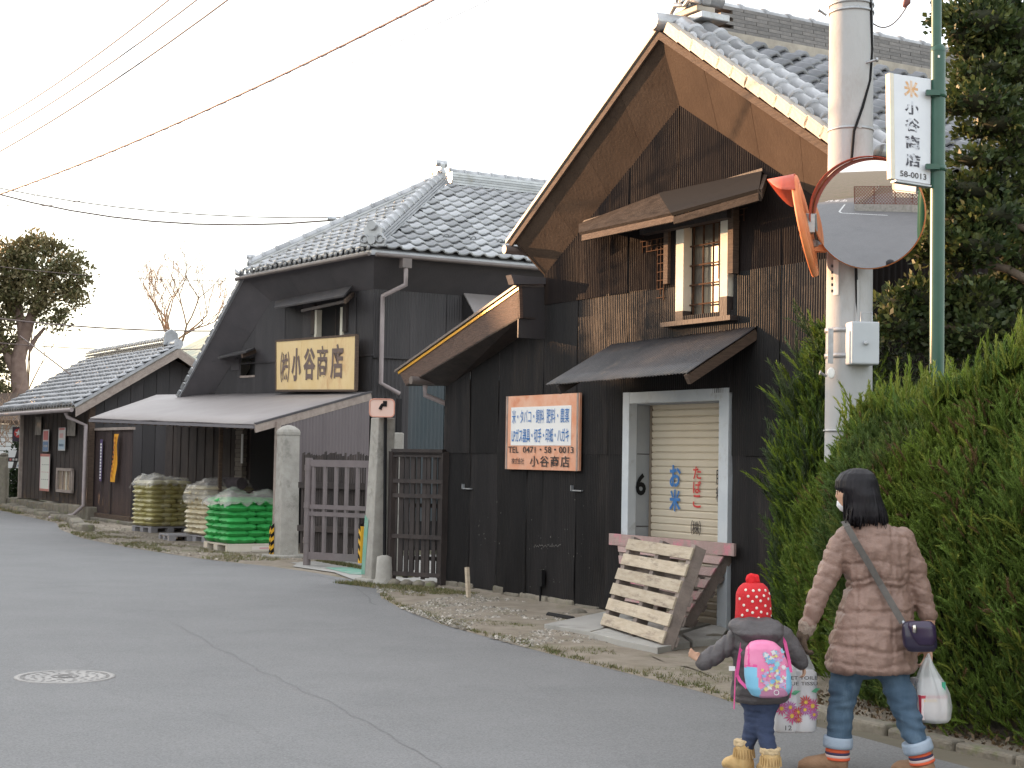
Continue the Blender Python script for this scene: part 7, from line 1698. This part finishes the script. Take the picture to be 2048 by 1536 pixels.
PY = 768 - FPX * ((V[:, 2] - CAMH) / V[:, 1] - TILT) if False else None
proj = np.array([[(Vector(p) - CP).dot(RT) / (Vector(p) - CP).dot(FW) * FPX + 1024, 768 - (Vector(p) - CP).dot(UP) / (Vector(p) - CP).dot(FW) * FPX] for p in V])
torso = (np.abs(proj[:, 0] - 1748) < np.interp(proj[:, 1], [1060, 1170, 1340], [66, 62, 94]) + 2)
wob = vn(V, 5) * 14 + vn(V, 13, 3) * 6
yy = proj[:, 1] + wob
disp = np.zeros(len(V))
for ly, wd, dp in ((1076, 2.2, .006), (1128, 3, .010), (1163, 3.0, .016), (1177, 3.0, .016), (1222, 3.4, .012), (1262, 3.4, .012), (1300, 3.4, .013), (1334, 2.5, .008)):
    disp -= torso * dp * np.exp(-((yy - ly) / wd) ** 2)
# quilted puff between seams, diagonal creases, vertical panel seams
puff = vn(V * np.array([1, 1, 1.6]), 11, 5) * .011 + vn(V * np.array([1.0, 1, .5]), 22, 9) * .006 - np.abs(vn(V + V[:, [2, 0, 1]] * .6, 16, 4)) * .010
gath = np.array([noise.noise(Vector((x * .10, y * .035, 0))) for x, y in proj]) * .012
disp += puff + torso * gath * np.exp(-((proj[:, 1] - 1150) / 60) ** 2)
for lx in (1712, 1786): disp -= torso * .008 * np.exp(-((proj[:, 0] + wob * .4 - lx) / 2.6) ** 2)
arm = ~torso
la = arm & (proj[:, 0] < 1700); tA = (proj[:, 1] + .45 * (1690 - proj[:, 0])); disp -= la * .0075 * np.exp(-(((tA + wob) % 34 - 17) / 3.4) ** 2)
ra = arm & (proj[:, 0] > 1800); tB = (proj[:, 1] - .3 * (proj[:, 0] - 1800)); disp -= ra * .007 * np.exp(-(((tB + wob) % 32 - 16) / 3.4) ** 2)
V = V + N * disp[:, None]; skin('coat', V, F, M_COAT, wo_)
mb = MB(); rings_body(mb, [(1735, 1030, 30, .075, -.01), (1736, 1040, 36, .088, -.01), (1738, 1050, 40, .09, -.005), (1740, 1056, 34, .08, 0)], YW, 28); V, N, F = fuse(mb, .009, 3); V = V + N * (vn(V, 25) * .006)[:, None]; skin('collar', V, F, M_COAT, wo_)
mb = MB(); limb(mb, [(1616, 1247, -.02, .047), (1611, 1262, -.02, .040)], YW, 14); V, N, F = fuse(mb, .008, 1); V = V + N * (vn(V, 45) * .006)[:, None]; skin('knit_cuff', V, F, M_CUFFK, wo_)
mb = MB(); hand(mb, D(1608, 1256, YW - .02), Vector((-.10, 0, -1)), Vector((-.15, 1, 0)), Vector((.9, .2, 0)), .185, 1.25, .0125); limb(mb, [(1610, 1256, -.02, .032), (1606, 1272, -.02, .036)], YW); V, N, F = fuse(mb, .0065, 2); skin('glove', V, F, M_GLOVE, wo_)
# jeans
mb = MB(); rings_body(mb, [(1744, 1290, 60, .12, 0), (1745, 1325, 64, .125, 0), (1745, 1348, 62, .12, 0), (1745, 1356, 40, .08, 0)], YW, 20)
limb(mb, [(1698, 1330, .02, .088), (1688, 1375, .025, .083), (1681, 1425, .03, .072), (1678, 1480, .03, .066)], YW, 16); limb(mb, [(1783, 1330, -.02, .090), (1796, 1375, -.04, .084), (1814, 1425, -.07, .074), (1834, 1484, -.10, .068)], YW, 16)
V, N, F = fuse(mb, .0095, 4); pr = V[:, 2]
wr = np.abs(vn(V * np.array([.6, .6, 2.4]), 9, 2)) * -.024 + vn(V, 22, 4) * .004
V = V + N * wr[:, None]; skin('jeans', V, F, M_JEAN, wo_)
def cuffs(px, py, dy, r, ang, m, nm, h, w2=1.0, rag=.004):
    c = D(px, py, YW + dy); ax = Vector((math.sin(ang), 0, math.cos(ang))); x = Vector((math.cos(ang), 0, -math.sin(ang))); y = Vector((0, 1, 0)); mb = MB()
    mb.lathe(c, [(r * .9, -h / 2), (r * 1.02, -h / 2), (r * 1.05 * w2, -h * .2), (r * 1.04 * w2, h * .3), (r * 1.0, h / 2), (r * .9, h / 2)], 22, X=x, Y=y, Z=ax); return mb.build(nm, m, wo_)
cuffs(1676, 1484, .03, .073, .06, M_JCUF, 'denim_cuff', .056); cuffs(1835, 1492, -.10, .074, -.30, M_JCUF, 'denim_cuff', .056)
for (px, py, dy, an) in ((1675, 1500, .03, .03), (1840, 1507, -.10, -.25)):
    for k, m_ in enumerate((M_SOCK, M_SOCK, M_SOCK3, M_SOCK2, M_SOCK)): cuffs(px + (k * 5.2 - 4) * math.tan(an) * -1, py - 5 + k * 5.2, dy, .058 + .001 * k, an, m_, 'sock_band', .0145)
def boot(px, py, dy, toe, L, label, par, m, Yb, h=.16, w_=.046, rag=0):
    c = D(px, py, Yb + dy); c = Vector((c.x, c.y, 0)); t = toe.normalized(); s_ = t.cross(ZD).normalized(); mb = MB()
    R = []
    for (f_, zc, hw, hh) in ((-.30, .045, .6, .040), (-.24, .05, .95, .05), (0, .055, 1.0, .055), (.35, .045, .98, .045), (.6, .038, 1.1, .038), (.8, .032, 1.0, .032), (.95, .026, .6, .020)):
        cc = c + t * L * f_ + ZD * zc; R.append([cc + s_ * math.cos(a) * w_ * hw + ZD * math.sin(a) * hh for a in [2 * math.pi * k / 16 for k in range(16)]])
    v, f = loftmesh(R); mb.add(v, f, True)
    top = D(px, py, Yb + dy); mb.tube([c + ZD * .04 - t * L * .02, c + ZD * .09 - t * L * .04, Vector((top.x, top.y, h))], [w_ * 1.05, w_ * 1.0, w_ * 1.12], 16)
    V, N, F = fuse(mb, .0075, 3); V = V + N * (vn(V, 18) * .005)[:, None]; o = skin('boot', V, F, m, par, label)
    sl = MB(); R = []
    for z in (.0, .016): R.append([c + t * L * (.33 + .66 * math.cos(a)) + s_ * w_ * 1.05 * math.sin(a) + ZD * z for a in [2 * math.pi * k / 24 for k in range(24)]])
    v, f = loftmesh(R); sl.add(v, f); sl.build('sole', M_CUFFK, o); return o
boot(1672, 1510, .03, Vector((-1, .25, 0)), .20, None, wo_, M_BOOT, YW, .145, .048)
boot(1845, 1516, -.10, Vector((-.55, .85, 0)), .20, None, wo_, M_BOOT, YW, .15, .048)
# crossbody strap + handbag
hbg = thing('handbag', D(1838, 1300, YW - .26), 'small dark navy patent crossbody handbag at the hip of the woman', 'handbag')
mb = MB(); sp = [(1688, 1042, -.085), (1694, 1052, -.125), (1712, 1085, -.155), (1738, 1128, -.155), (1762, 1170, -.150), (1784, 1208, -.185), (1806, 1246, -.215)]
for i in range(len(sp) - 1):
    a, b = D(sp[i][0], sp[i][1], YW + sp[i][2]), D(sp[i + 1][0], sp[i + 1][1], YW + sp[i + 1][2]); d = (b - a).normalized(); n_ = d.cross(Vector((0, 1, 0))).normalized(); w_ = .0165
    mb.add([a - n_ * w_, a + n_ * w_, b + n_ * w_, b - n_ * w_, a - n_ * w_ + Vector((0, .006, 0)), a + n_ * w_ + Vector((0, .006, 0)), b + n_ * w_ + Vector((0, .006, 0)), b - n_ * w_ + Vector((0, .006, 0))], [(0, 1, 2, 3), (7, 6, 5, 4), (0, 4, 5, 1), (3, 2, 6, 7)])
mb.build('strap', M_STRAP, hbg)
mb = MB(); rings_body(mb, [(1833, 1243, 24, .02, -.24), (1835, 1250, 31, .035, -.24), (1838, 1272, 34, .045, -.24), (1841, 1293, 33, .045, -.24), (1842, 1303, 26, .03, -.24)], YW, 24, sq=3); V, N, F = fuse(mb, .007, 2); skin('bag_body', V, F, M_NAVY, hbg)
mb = MB(); rings_body(mb, [(1840, 1242, 22, .02, -.265), (1843, 1252, 28, .038, -.265), (1847, 1274, 26, .042, -.262), (1850, 1290, 18, .036, -.26)], YW, 24, sq=2.6); V, N, F = fuse(mb, .007, 2); skin('flap', V, F, mat('dark_purple_leather', (.03, .018, .05), .3, spec=.6), hbg)
mb = MB(); c_ = D(1829, 1258, YW - .315); mb.lathe(c_, [(.008, -.02), (.011, -.012), (.011, .012), (.008, .02)], 10); mb.build('metal_charm', mat('silver', (.6, .58, .55), .25, metal=1.0), hbg)
mb = MB(); mb.tube([D(1806, 1243, YW - .22), D(1809, 1249, YW - .235)], .008, 8); mb.build('strap_ring', M_STEEL, hbg)
# white carrier bag with boxes
M_CARR = mat('white_carrier_film', (.74, .76, .76), .35, alpha=.52, spec=.5)
cbg = thing('carrier_bag', D(1862, 1442, YW), 'translucent white carrier bag with a red and white box in the woman right hand', 'shopping bag')
YC = YW - .02
bxp = D(1843, 1441, YC - .07); bx2 = D(1897, 1392, YC - .07); wdt, hgt = bx2.x - bxp.x, bx2.z - bxp.z; M_BXW = mat('pinkish_white_carton', (.70, .60, .60), .5); M_BXR = mat('crimson_carton', (.48, .05, .08), .5)
bxo = MB().par(Vector((bxp.x, YC - .07, bxp.z)), Vector((wdt, .02, 0)), Vector((-.05, .10, 0)), ZD * hgt).build('carton', M_BXW, cbg, bevel=.003)
MB().par(Vector((bxp.x, YC - .0725, bxp.z + hgt * .88)), Vector((wdt, .02, 0)), Vector((0, .002, 0)), ZD * hgt * .12).build('red_edge', M_BXR, bxo)
MB().par(Vector((bxp.x + .015, YC - .0725 + .003, bxp.z + hgt * .74)), Vector((wdt * .5, .01, 0)), Vector((0, .002, 0)), ZD * hgt * .09).build('yellow_mark', M_YEL, bxo)
MB().par(Vector((bxp.x - .0015, YC - .07, bxp.z)), Vector((-.05, .10, 0)), Vector((.001, 0, 0)), ZD * hgt).build('red_side', M_BXR, bxo)
bx3 = MB().par(Vector((bxp.x + .01, YC - .03, bxp.z + hgt + .003)), Vector((wdt * .8, .02, 0)), Vector((-.04, .08, 0)), ZD * .075).build('upper_carton', mat('pale_carton', (.62, .60, .62), .5), cbg, bevel=.003)
MB().par(D(1884, 1384, YC - .065), Vector((.018, 0, 0)), Vector((0, .004, 0)), ZD * .05).build('green_mark', mat('teal_print', (.05, .35, .22), .5), cbg)
R = []
for (cx, py, hw, hd, n_) in ((1856, 1316, 5, .012, 0), (1855, 1328, 10, .03, 0), (1856, 1345, 18, .05, 0), (1860, 1365, 27, .07, 0), (1863, 1388, 35, .085, 0), (1864, 1415, 39, .092, 0), (1865, 1436, 36, .088, 0), (1867, 1443, 28, .07, 0)):
    c = D(cx, py, YC); h = hw / FPX * YC; ring = []
    for k in range(36):
        a = 2 * math.pi * k / 36; wv = 1 + (.16 * math.sin(a * 7 + 1) + .1 * math.sin(a * 11)) * np.interp(py, [1316, 1380, 1440], [1.2, .5, .12]); ring.append(c + RT * math.cos(a) * h * wv + Vector((0, 1, 0)) * math.sin(a) * hd * wv)
    R.append(ring)
v, f = loftmesh(R); mb = MB(); mb.add(v, f, True); mb.build('film', M_CARR, cbg)
for sx, ty in ((-9, .02), (9, -.02)): mb = MB(); mb.tube([D(1855 + sx, 1345, YC + ty), D(1856 + sx * .5, 1322, YC + ty), D(1857, 1308, YC + .02)], [.012, .009, .006], 6); mb.build('handle_loop', M_CARR, cbg)
# toilet roll pack
tp = thing('toilet_roll_pack', D(1594, 1474, YW + .08), 'pack of toilet rolls printed with pink flowers hanging from the left glove of the woman', 'toilet roll pack')
YK = YW + .07; M_PK = mat('pack_white_film', (.74, .74, .76), .3, (.70, .70, .73), 5, .15, 18)
pl_, pr_ = D(1549, 1466, YK), D(1637, 1458, YK); zt1, zt2 = D(1560, 1340, YK).z, D(1630, 1331, YK).z
Xp = Vector((pr_.x - pl_.x, 0.035, 0)); WP = Xp.length; Xp = Xp.normalized(); Yp = Vector((0, 0, 1)); tiltp = .05; Yp = (ZD + Xp * .0).normalized(); Np = Xp.cross(ZD).normalized()
rollr = WP / 4; O = Vector((pl_.x, pl_.y, pl_.z)); HP_ = zt1 - pl_.z
def outline(shr=1.0):
    pts = []
    for i in range(2):
        for k in range(7): a = math.pi * (1 - k / 6); pts.append((rollr * (1 + 2 * i) + math.cos(a) * rollr * .98, math.sin(a) * rollr * .45 * shr))
    for i in (1, 0):
        for k in range(7): a = math.pi * k / 6; pts.append((rollr * (1 + 2 * i) + math.cos(a) * rollr * .98, -.16 - math.sin(a) * rollr * .45 * shr))
    return pts
R = []
for z, sc in ((0, .86), (.012, .97), (.10, 1.0), (HP_ * .33, .985), (HP_ * .36, 1.0), (HP_ * .66, .985), (HP_ * .69, 1.0), (HP_ - .015, .97), (HP_, .84)):
    R.append([O + Xp * (WP / 2 + (x - WP / 2) * sc) + Np * ((y + .08) * sc - .08) + ZD * z for x, y in outline()])
v, f = loftmesh(R); mb = MB(); mb.add(v, f, True); mb.build('wrapped_rolls', M_PK, tp)
def on_pack(x, z, l=.004):   # curved front
    xx = (x * WP) % (2 * rollr) - rollr; y = math.sqrt(max(0, 1 - (xx / rollr) ** 2)) * rollr * .45 if abs(xx) < rollr else 0
    return O + Xp * x * WP + ZD * z * HP_ + Np * (y + l)
M_FP = mat('flower_pink', (.62, .10, .26), .5); M_FV = mat('flower_violet', (.50, .16, .42), .5); M_FY = mat('flower_yellow', (.75, .50, .08), .5); M_FR = mat('flower_red', (.60, .08, .08), .5); M_LG = mat('leaf_green_print', (.12, .42, .24), .5)
def flower(cx, cz, r, m, seed):
    r_ = random.Random(seed); mb = MB()
    for k in range(13):
        a = 2 * math.pi * k / 13; e = r * r_.uniform(.85, 1.1); P = [(0, 0), (math.cos(a - .17) * e * .6, math.sin(a - .17) * e * .6), (math.cos(a) * e, math.sin(a) * e), (math.cos(a + .17) * e * .6, math.sin(a + .17) * e * .6)]
        mb.add([on_pack(cx + x / WP, cz + y / HP_, .0045 + .0004 * seed) for x, y in P], [(0, 1, 2, 3)])
    mb.build('printed_flower', m, tp); mb = MB(); P = [(math.cos(k * .7) * r * .26, math.sin(k * .7) * r * .26) for k in range(9)]; mb.add([on_pack(cx + x / WP, cz + y / HP_, .0065 + .0004 * seed) for x, y in P], [tuple(range(9))]); mb.build('flower_centre', M_FY, tp)
for i, (cx, cz, r, m_) in enumerate(((.12, .40, .030, M_FP), (.10, .52, .022, M_FV), (.32, .42, .030, M_FV), (.36, .28, .034, M_FP), (.52, .34, .026, M_FR), (.68, .50, .028, M_FR), (.66, .38, .026, M_FV), (.84, .44, .034, M_FP), (.88, .30, .026, M_FV), (.52, .22, .018, M_FR))): flower(cx, cz, r * 1.35, m_, i)
lettering('ET TOILE', tp, on_pack(.32, .86, .012), Xp, ZD, WP * .62, HP_ * .055, M_DKP, thick=.006, lift=.002)
lettering('UE TISSU', tp, on_pack(.32, .77, .012), Xp, ZD, WP * .62, HP_ * .055, M_DKP, thick=.006, lift=.002)
lettering('12', tp, on_pack(.2, .06, .008), Xp, ZD, WP * .15, HP_ * .075, M_DKP, lift=.003)
for (cx, cz, s_) in ((.44, .645, .03), (.92, .68, .026)): mb = MB(); mb.add([on_pack(cx + a / WP, cz + b / HP_, .006) for a, b in ((-s_, -.004), (0, -.012), (s_, .010), (0, .013))], [(0, 1, 2, 3)]); mb.build('printed_leaf', M_LG, tp)
mb = MB(); V0 = [on_pack(.35, 1.0, -.02), on_pack(.95, 1.0, -.02), on_pack(.95, 1.0, -.12), on_pack(.35, 1.0, -.12)]; hp = D(1606, 1298, YW - .0)
mb.add(V0 + [hp + Vector((.012, 0, 0)), hp - Vector((.012, 0, 0))], [(0, 1, 4, 5), (1, 2, 4), (2, 3, 5, 4), (3, 0, 5)]); mb.build('film_handle', M_CARR, tp)
# ---------------- child
YH = 8.22
ch_b = D(1510, 1000, YH); ch = thing('person', Vector((ch_b.x, YH, 0)), 'small child in a red dotted bobble hat and dark padded jacket with one arm out', 'person')
M_JKT = mat('dark_grey_padded_jacket', (.072, .064, .066), .6, (.092, .083, .086), 9, .45, 30); M_HAT = mat('red_knit_hat', (.55, .018, .025), .85, bump=.3, bscale=160); M_DOT = mat('cream_dot', (.74, .66, .58), .8); M_PANT = mat('navy_trousers', (.035, .05, .10), .9, (.05, .07, .135), 9, .2, 120)
M_CB = mat('yellow_suede_boot', (.52, .34, .14), .9, (.62, .43, .21), 9, .3, 100); M_FLC = mat('fleece_trim', (.66, .50, .30), .95, bump=.6, bscale=90)
mb = MB()
rings_body(mb, [(1507, 1172, 6, .02, 0), (1507, 1180, 24, .055, 0), (1507, 1200, 31, .07, 0), (1507, 1222, 29, .068, 0), (1508, 1238, 20, .05, 0), (1510, 1250, 14, .04, 0), (1515, 1265, 30, .05, 0), (1520, 1310, 34, .06, 0), (1520, 1370, 34, .06, 0), (1520, 1400, 32, .06, 0)], YH)
limb(mb, [(1474, 1276, 0, .035), (1437, 1306, 0, .03), (1404, 1326, 0, .024), (1399, 1322, 0, .02)], YH); limb(mb, [(1568, 1276, 0, .035), (1588, 1302, .0, .03), (1606, 1328, .02, .022)], YH)
limb(mb, [(1508, 1400, .0, .034), (1505, 1450, .02, .028), (1493, 1500, .05, .026)], YH); limb(mb, [(1530, 1400, 0, .034), (1530, 1450, -.02, .028), (1541, 1520, -.05, .03)], YH)
hand(mb, D(1402, 1322, YH), Vector((-.75, .1, .55)), Vector((.3, .1, .9)), Vector((-.2, -.9, .3)), .085, .5, .006, .8); hand(mb, D(1606, 1328, YH + .02), Vector((.2, 0, -1)), Vector((0, 1, 0)), Vector((-1, 0, 0)), .095, 1.2, .0065)
V, N, F = fuse(mb, .007, 2); skin('body', V, F, M_SKIN, ch)
mb = MB(); rings_body(mb, [(1484, 1238, 4, .012, -.0), (1479, 1244, 5, .02, 0)], YH, 10); 
# hat
mb = MB(); rings_body(mb, [(1506, 1163, 6, .016, 0), (1506, 1167, 21, .055, 0), (1506, 1175, 29, .074, 0), (1506, 1187, 34, .086, 0), (1507, 1210, 35.5, .088, 0), (1507, 1228, 36, .09, 0), (1507, 1238, 34, .086, 0), (1508, 1242, 28, .07, 0)], YH, 36, sq=2.0)
limb(mb, [(1475, 1222, 0, .012), (1473, 1238, 0, .010), (1474, 1246, 0, .006)], YH, 8)
V, N, F = fuse(mb, .006, 3); hat = skin('bobble_hat', V, F, M_HAT, ch)
mb = MB(); c_ = D(1505, 1161, YH); mb.lathe(c_, [(.004, -.036), (.026, -.028), (.036, -.009), (.036, .009), (.026, .028), (.004, .036)], 16); V, N, F = fuse(mb, .005, 1); V = V + N * (vn(V, 60) * .008)[:, None]; skin('pompom', V, F, mat('red_pompom', (.60, .012, .018), .95), hat)
HV, HF = None, None
def on_ell(px, py):   # front-facing point of the hat
    rows = [(1163, 6, .016), (1167, 21, .055), (1175, 29, .074), (1187, 34, .086), (1210, 35.5, .088), (1228, 36, .09), (1240, 34, .086)]
    hw = np.interp(py, [r[0] for r in rows], [r[1] for r in rows]); hd = np.interp(py, [r[0] for r in rows], [r[2] for r in rows]); u = max(-1, min(1, (px - 1506.5) / hw)); return D(px, py, YH) - Vector((0, 1, 0)) * (hd * math.sqrt(max(0, 1 - u * u)))
r_ = random.Random(5)
dots = [(1488, 1178), (1502, 1179), (1514, 1178), (1527, 1179), (1477, 1196), (1492, 1190), (1508, 1191), (1523, 1189), (1536, 1186), (1484, 1208), (1500, 1200), (1516, 1199), (1533, 1196), (1490, 1218), (1508, 1213), (1526, 1209), (1538, 1216), (1481, 1228), (1500, 1222), (1517, 1221), (1530, 1225), (1497, 1234), (1512, 1233), (1540, 1230)]
for (x, y) in dots:
    c_ = on_ell(x, y); nrm = (c_ - D(1506.5, y + 2, YH)).normalized(); nrm = (nrm + Vector((0, 0, .25 if y < 1190 else .02))).normalized(); ax_ = nrm.cross(ZD).normalized(); mb = MB(); mb.lathe(c_ + nrm * .0005, [(.0072, -.001), (.0072, .0014), (.004, .0018)], 10, X=ax_, Y=nrm.cross(ax_), Z=nrm); mb.build('dot', M_DOT, hat)
# jacket + hood
mb = MB(); rings_body(mb, [(1511, 1240, 30, .07, 0), (1513, 1252, 42, .09, 0), (1517, 1266, 52, .105, 0), (1520, 1290, 54, .115, 0), (1522, 1330, 55, .12, 0), (1521, 1370, 57, .125, 0), (1520, 1396, 57, .125, 0), (1520, 1404, 50, .11, 0)], YH, 28)
limb(mb, [(1478, 1272, 0, .056), (1458, 1290, 0, .055), (1434, 1308, 0, .052), (1412, 1322, 0, .048), (1405, 1327, 0, .044)], YH, 14); limb(mb, [(1564, 1272, 0, .056), (1580, 1292, 0, .052), (1594, 1312, 0, .047), (1602, 1325, .01, .042)], YH, 14)
V, N, F = fuse(mb, .0085, 5); pj_ = np.array([[(Vector(p) - CP).dot(RT) / (Vector(p) - CP).dot(FW) * FPX + 1024, 768 - (Vector(p) - CP).dot(UP) / (Vector(p) - CP).dot(FW) * FPX] for p in V])
wb = vn(V, 7) * 8; dsp = vn(V, 14, 1) * .006 + vn(V, 30, 2) * .0025
for ly in (1300, 1335, 1370, 1395): dsp -= .008 * np.exp(-((pj_[:, 1] + wb - ly) / 2.8) ** 2) * (np.abs(pj_[:, 0] - 1520) < 56)
for lx in (1425, 1448, 1468): dsp -= .008 * np.exp(-((pj_[:, 0] + wb - lx) / 2.6) ** 2)
V = V + N * dsp[:, None]; skin('jacket', V, F, M_JKT, ch)
mb = MB(); rings_body(mb, [(1511, 1234, 30, .045, -.045), (1512, 1240, 46, .065, -.06), (1513, 1252, 55, .075, -.075), (1516, 1266, 52, .072, -.095), (1522, 1280, 38, .055, -.10), (1527, 1291, 20, .035, -.10), (1528, 1296, 8, .015, -.10)], YH, 28, sq=2.2); V, N, F = fuse(mb, .008, 3); V = V + N * (vn(V * np.array([1, 1, 1.5]), 16) * .010)[:, None]; skin('hood', V, F, M_JKT, ch)
# trousers and boots
mb = MB(); rings_body(mb, [(1520, 1385, 40, .085, 0), (1520, 1402, 42, .09, 0), (1520, 1420, 36, .075, 0)], YH, 18)
limb(mb, [(1508, 1408, 0, .060), (1508, 1435, .01, .054), (1503, 1465, .03, .046), (1495, 1492, .05, .041)], YH, 14); limb(mb, [(1532, 1408, 0, .060), (1528, 1438, -.02, .054), (1532, 1470, -.03, .047), (1539, 1506, -.05, .043)], YH, 14)
V, N, F = fuse(mb, .008, 4); V = V + N * (-np.abs(vn(V * np.array([.6, .6, 2.2]), 13, 2)) * .012)[:, None]; skin('trousers', V, F, M_PANT, ch)
for (px, py, dy, toe, hgt_) in ((1488, 1496, .06, Vector((-.5, .8, 0)), .15), (1541, 1518, -.05, Vector((-.1, 1, 0)), .13)):
    bo = boot(px, py, dy, toe, .15, None, ch, M_CB, YH, hgt_, .044)
    c_ = D(px, py, YH + dy); c_ = Vector((c_.x, c_.y, hgt_ + .005)); mb = MB(); mb.tube([c_ - ZD * .018, c_ + ZD * .015], [.052, .054], 14); V, N, F = fuse(mb, .007, 2); V = V + N * (vn(V, 50) * .008)[:, None]; skin('fleece_trim', V, F, M_FLC, bo)
    mb = MB()
    for k in range(22): a = 2 * math.pi * k / 22; p = c_ + Vector((math.cos(a) * .050, math.sin(a) * .050, -.03)); mb.tube([p, p + Vector((math.cos(a) * .006, math.sin(a) * .006, -.045))], .0035, 4)
    tag(mb.build('fringe', M_CB, bo), kind='stuff')
# backpack
bp_ = thing('backpack', D(1534, 1394, YH - .2), 'pink and sky blue patterned backpack on the back of the child', 'backpack')
M_BPK = mat('pink_backpack', (.72, .20, .38), .5, (.78, .28, .46), 5, .1, 60); M_BBL = mat('sky_blue_pocket', (.22, .52, .72), .5); M_BHP = mat('hot_pink_trim', (.72, .08, .30), .45); M_BGY = mat('mauve_pocket', (.58, .26, .42), .5)
YB = YH - .19
mb = MB(); rings_body(mb, [(1524, 1280, 10, .02, 0), (1525, 1284, 24, .045, 0), (1527, 1296, 35, .06, 0), (1531, 1320, 42, .068, 0), (1535, 1350, 46, .075, 0), (1538, 1375, 45, .075, 0), (1539, 1390, 36, .06, 0), (1539, 1395, 20, .03, 0)], YB, 30, sq=2.7)
V, N, F = fuse(mb, .007, 3); 
pj2 = np.array([[(Vector(p) - CP).dot(RT) / (Vector(p) - CP).dot(FW) * FPX + 1024, 768 - (Vector(p) - CP).dot(UP) / (Vector(p) - CP).dot(FW) * FPX] for p in V])
mi = []
for f in F:
    x, y = pj2[list(f)].mean(0); fy = V[list(f)].mean(0)[1]
    k = 0
    if y > 1332 and (x < 1513 + (y - 1332) * .12 or x > 1572): k = 1
    if 1330 < y < 1334 and (x < 1514 or x > 1570): k = 2
    if abs(x - (1497 + (y - 1290) * .02)) < 1.8 and y < 1332: k = 2
    d_ = ((x - 1548) / 28) ** 2 + ((y - 1393) / 22) ** 2
    if d_ < 1: k = 3
    elif d_ < 1.22: k = 1
    mi.append(k)
skin('pack_body', V, F, [M_BPK, M_BBL, M_BHP, M_BGY], bp_, mi=mi)
# pastel patches (generic pattern)
pc_ = [mat('pastel_%s' % n_, c_, .45) for n_, c_ in (('cyan', (.30, .62, .72)), ('white', (.74, .72, .74)), ('rose', (.72, .30, .46)), ('lemon', (.72, .62, .25)), ('blue', (.20, .45, .70)), ('lilac', (.56, .40, .66)))]
r_ = random.Random(77)
def on_bp(px, py):
    hw = np.interp(py, [1284, 1296, 1320, 1350, 1375, 1390], [24, 35, 42, 46, 45, 36]); cx = np.interp(py, [1284, 1320, 1350, 1390], [1525, 1531, 1535, 1539]); hd = np.interp(py, [1284, 1296, 1320, 1350, 1375, 1390], [.045, .06, .068, .075, .075, .06])
    u = min(.999, abs((px - cx) / hw)); return D(px, py, YB) - Vector((0, 1, 0)) * (hd * (1 - u ** 2.7) ** (1 / 2.7) + .002)
for k in range(95):
    px, py = r_.gauss(1545, 13), r_.uniform(1300, 1374); s_ = r_.uniform(.006, .018)
    if px > 1570 or px < 1515 or (px - 1548) ** 2 / 784 + (py - 1393) ** 2 / 484 < 1.2: continue
    c_ = on_bp(px, py); n_ = r_.choice((4, 5, 8)); a0 = r_.random() * 6; P = []
    for j in range(n_ * 2): rr = s_ * (1 if j % 2 == 0 else .5); a = a0 + math.pi * j / n_; P.append(c_ + RT * math.cos(a) * rr + UP * math.sin(a) * rr - Vector((0, .001 + .00004 * k, 0)))
    mb = MB(); mb.add(P, [tuple(range(n_ * 2))]); mb.build('printed_patch', pc_[k % 6], bp_)
mb = MB(); c_ = on_bp(1548, 1381) - Vector((0, .003, 0)); ring = [c_ + RT * math.cos(k * .5236) * .012 + UP * math.sin(k * .5236) * .012 for k in range(13)]; mb.tube(ring, .002, 5, cap=False); mb.build('round_badge', M_WHITE, bp_)
for (pts, w_) in (([(1492, 1262, -.03), (1484, 1285, -.075), (1478, 1320, -.08), (1474, 1350, -.11), (1480, 1362, -.15), (1494, 1376, -.17)], .016), ([(1556, 1262, -.03), (1570, 1285, -.075), (1578, 1320, -.09), (1582, 1345, -.12)], .016)):
    mb = MB()
    for (a_, b_) in zip(pts, pts[1:]): a, b = D(a_[0], a_[1], YH + a_[2]), D(b_[0], b_[1], YH + b_[2]); d = (b - a).normalized(); n_ = d.cross(Vector((0, 1, 0))).normalized() * w_ / 2; e = Vector((0, .006, 0)); mb.add([a - n_, a + n_, b + n_, b - n_, a - n_ + e, a + n_ + e, b + n_ + e, b - n_ + e], [(0, 1, 2, 3), (7, 6, 5, 4), (0, 4, 5, 1), (3, 2, 6, 7)])
    mb.build('shoulder_strap', M_BHP, bp_)
for (x0, y0, x1, y1) in ((1471, 1338, 1468, 1418), (1584, 1372, 1580, 1396)):
    mb = MB(); a, b = D(x0, y0, YH - .13), D(x1, y1, YH - .13); mb.bar(a, b, .016, .004, up=RT); mb.build('hanging_webbing', M_BHP, bp_)
mb = MB(); mb.box(D(1464, 1337, YH - .13), .03, .012, .022); mb.build('buckle', M_WHITE, bp_)
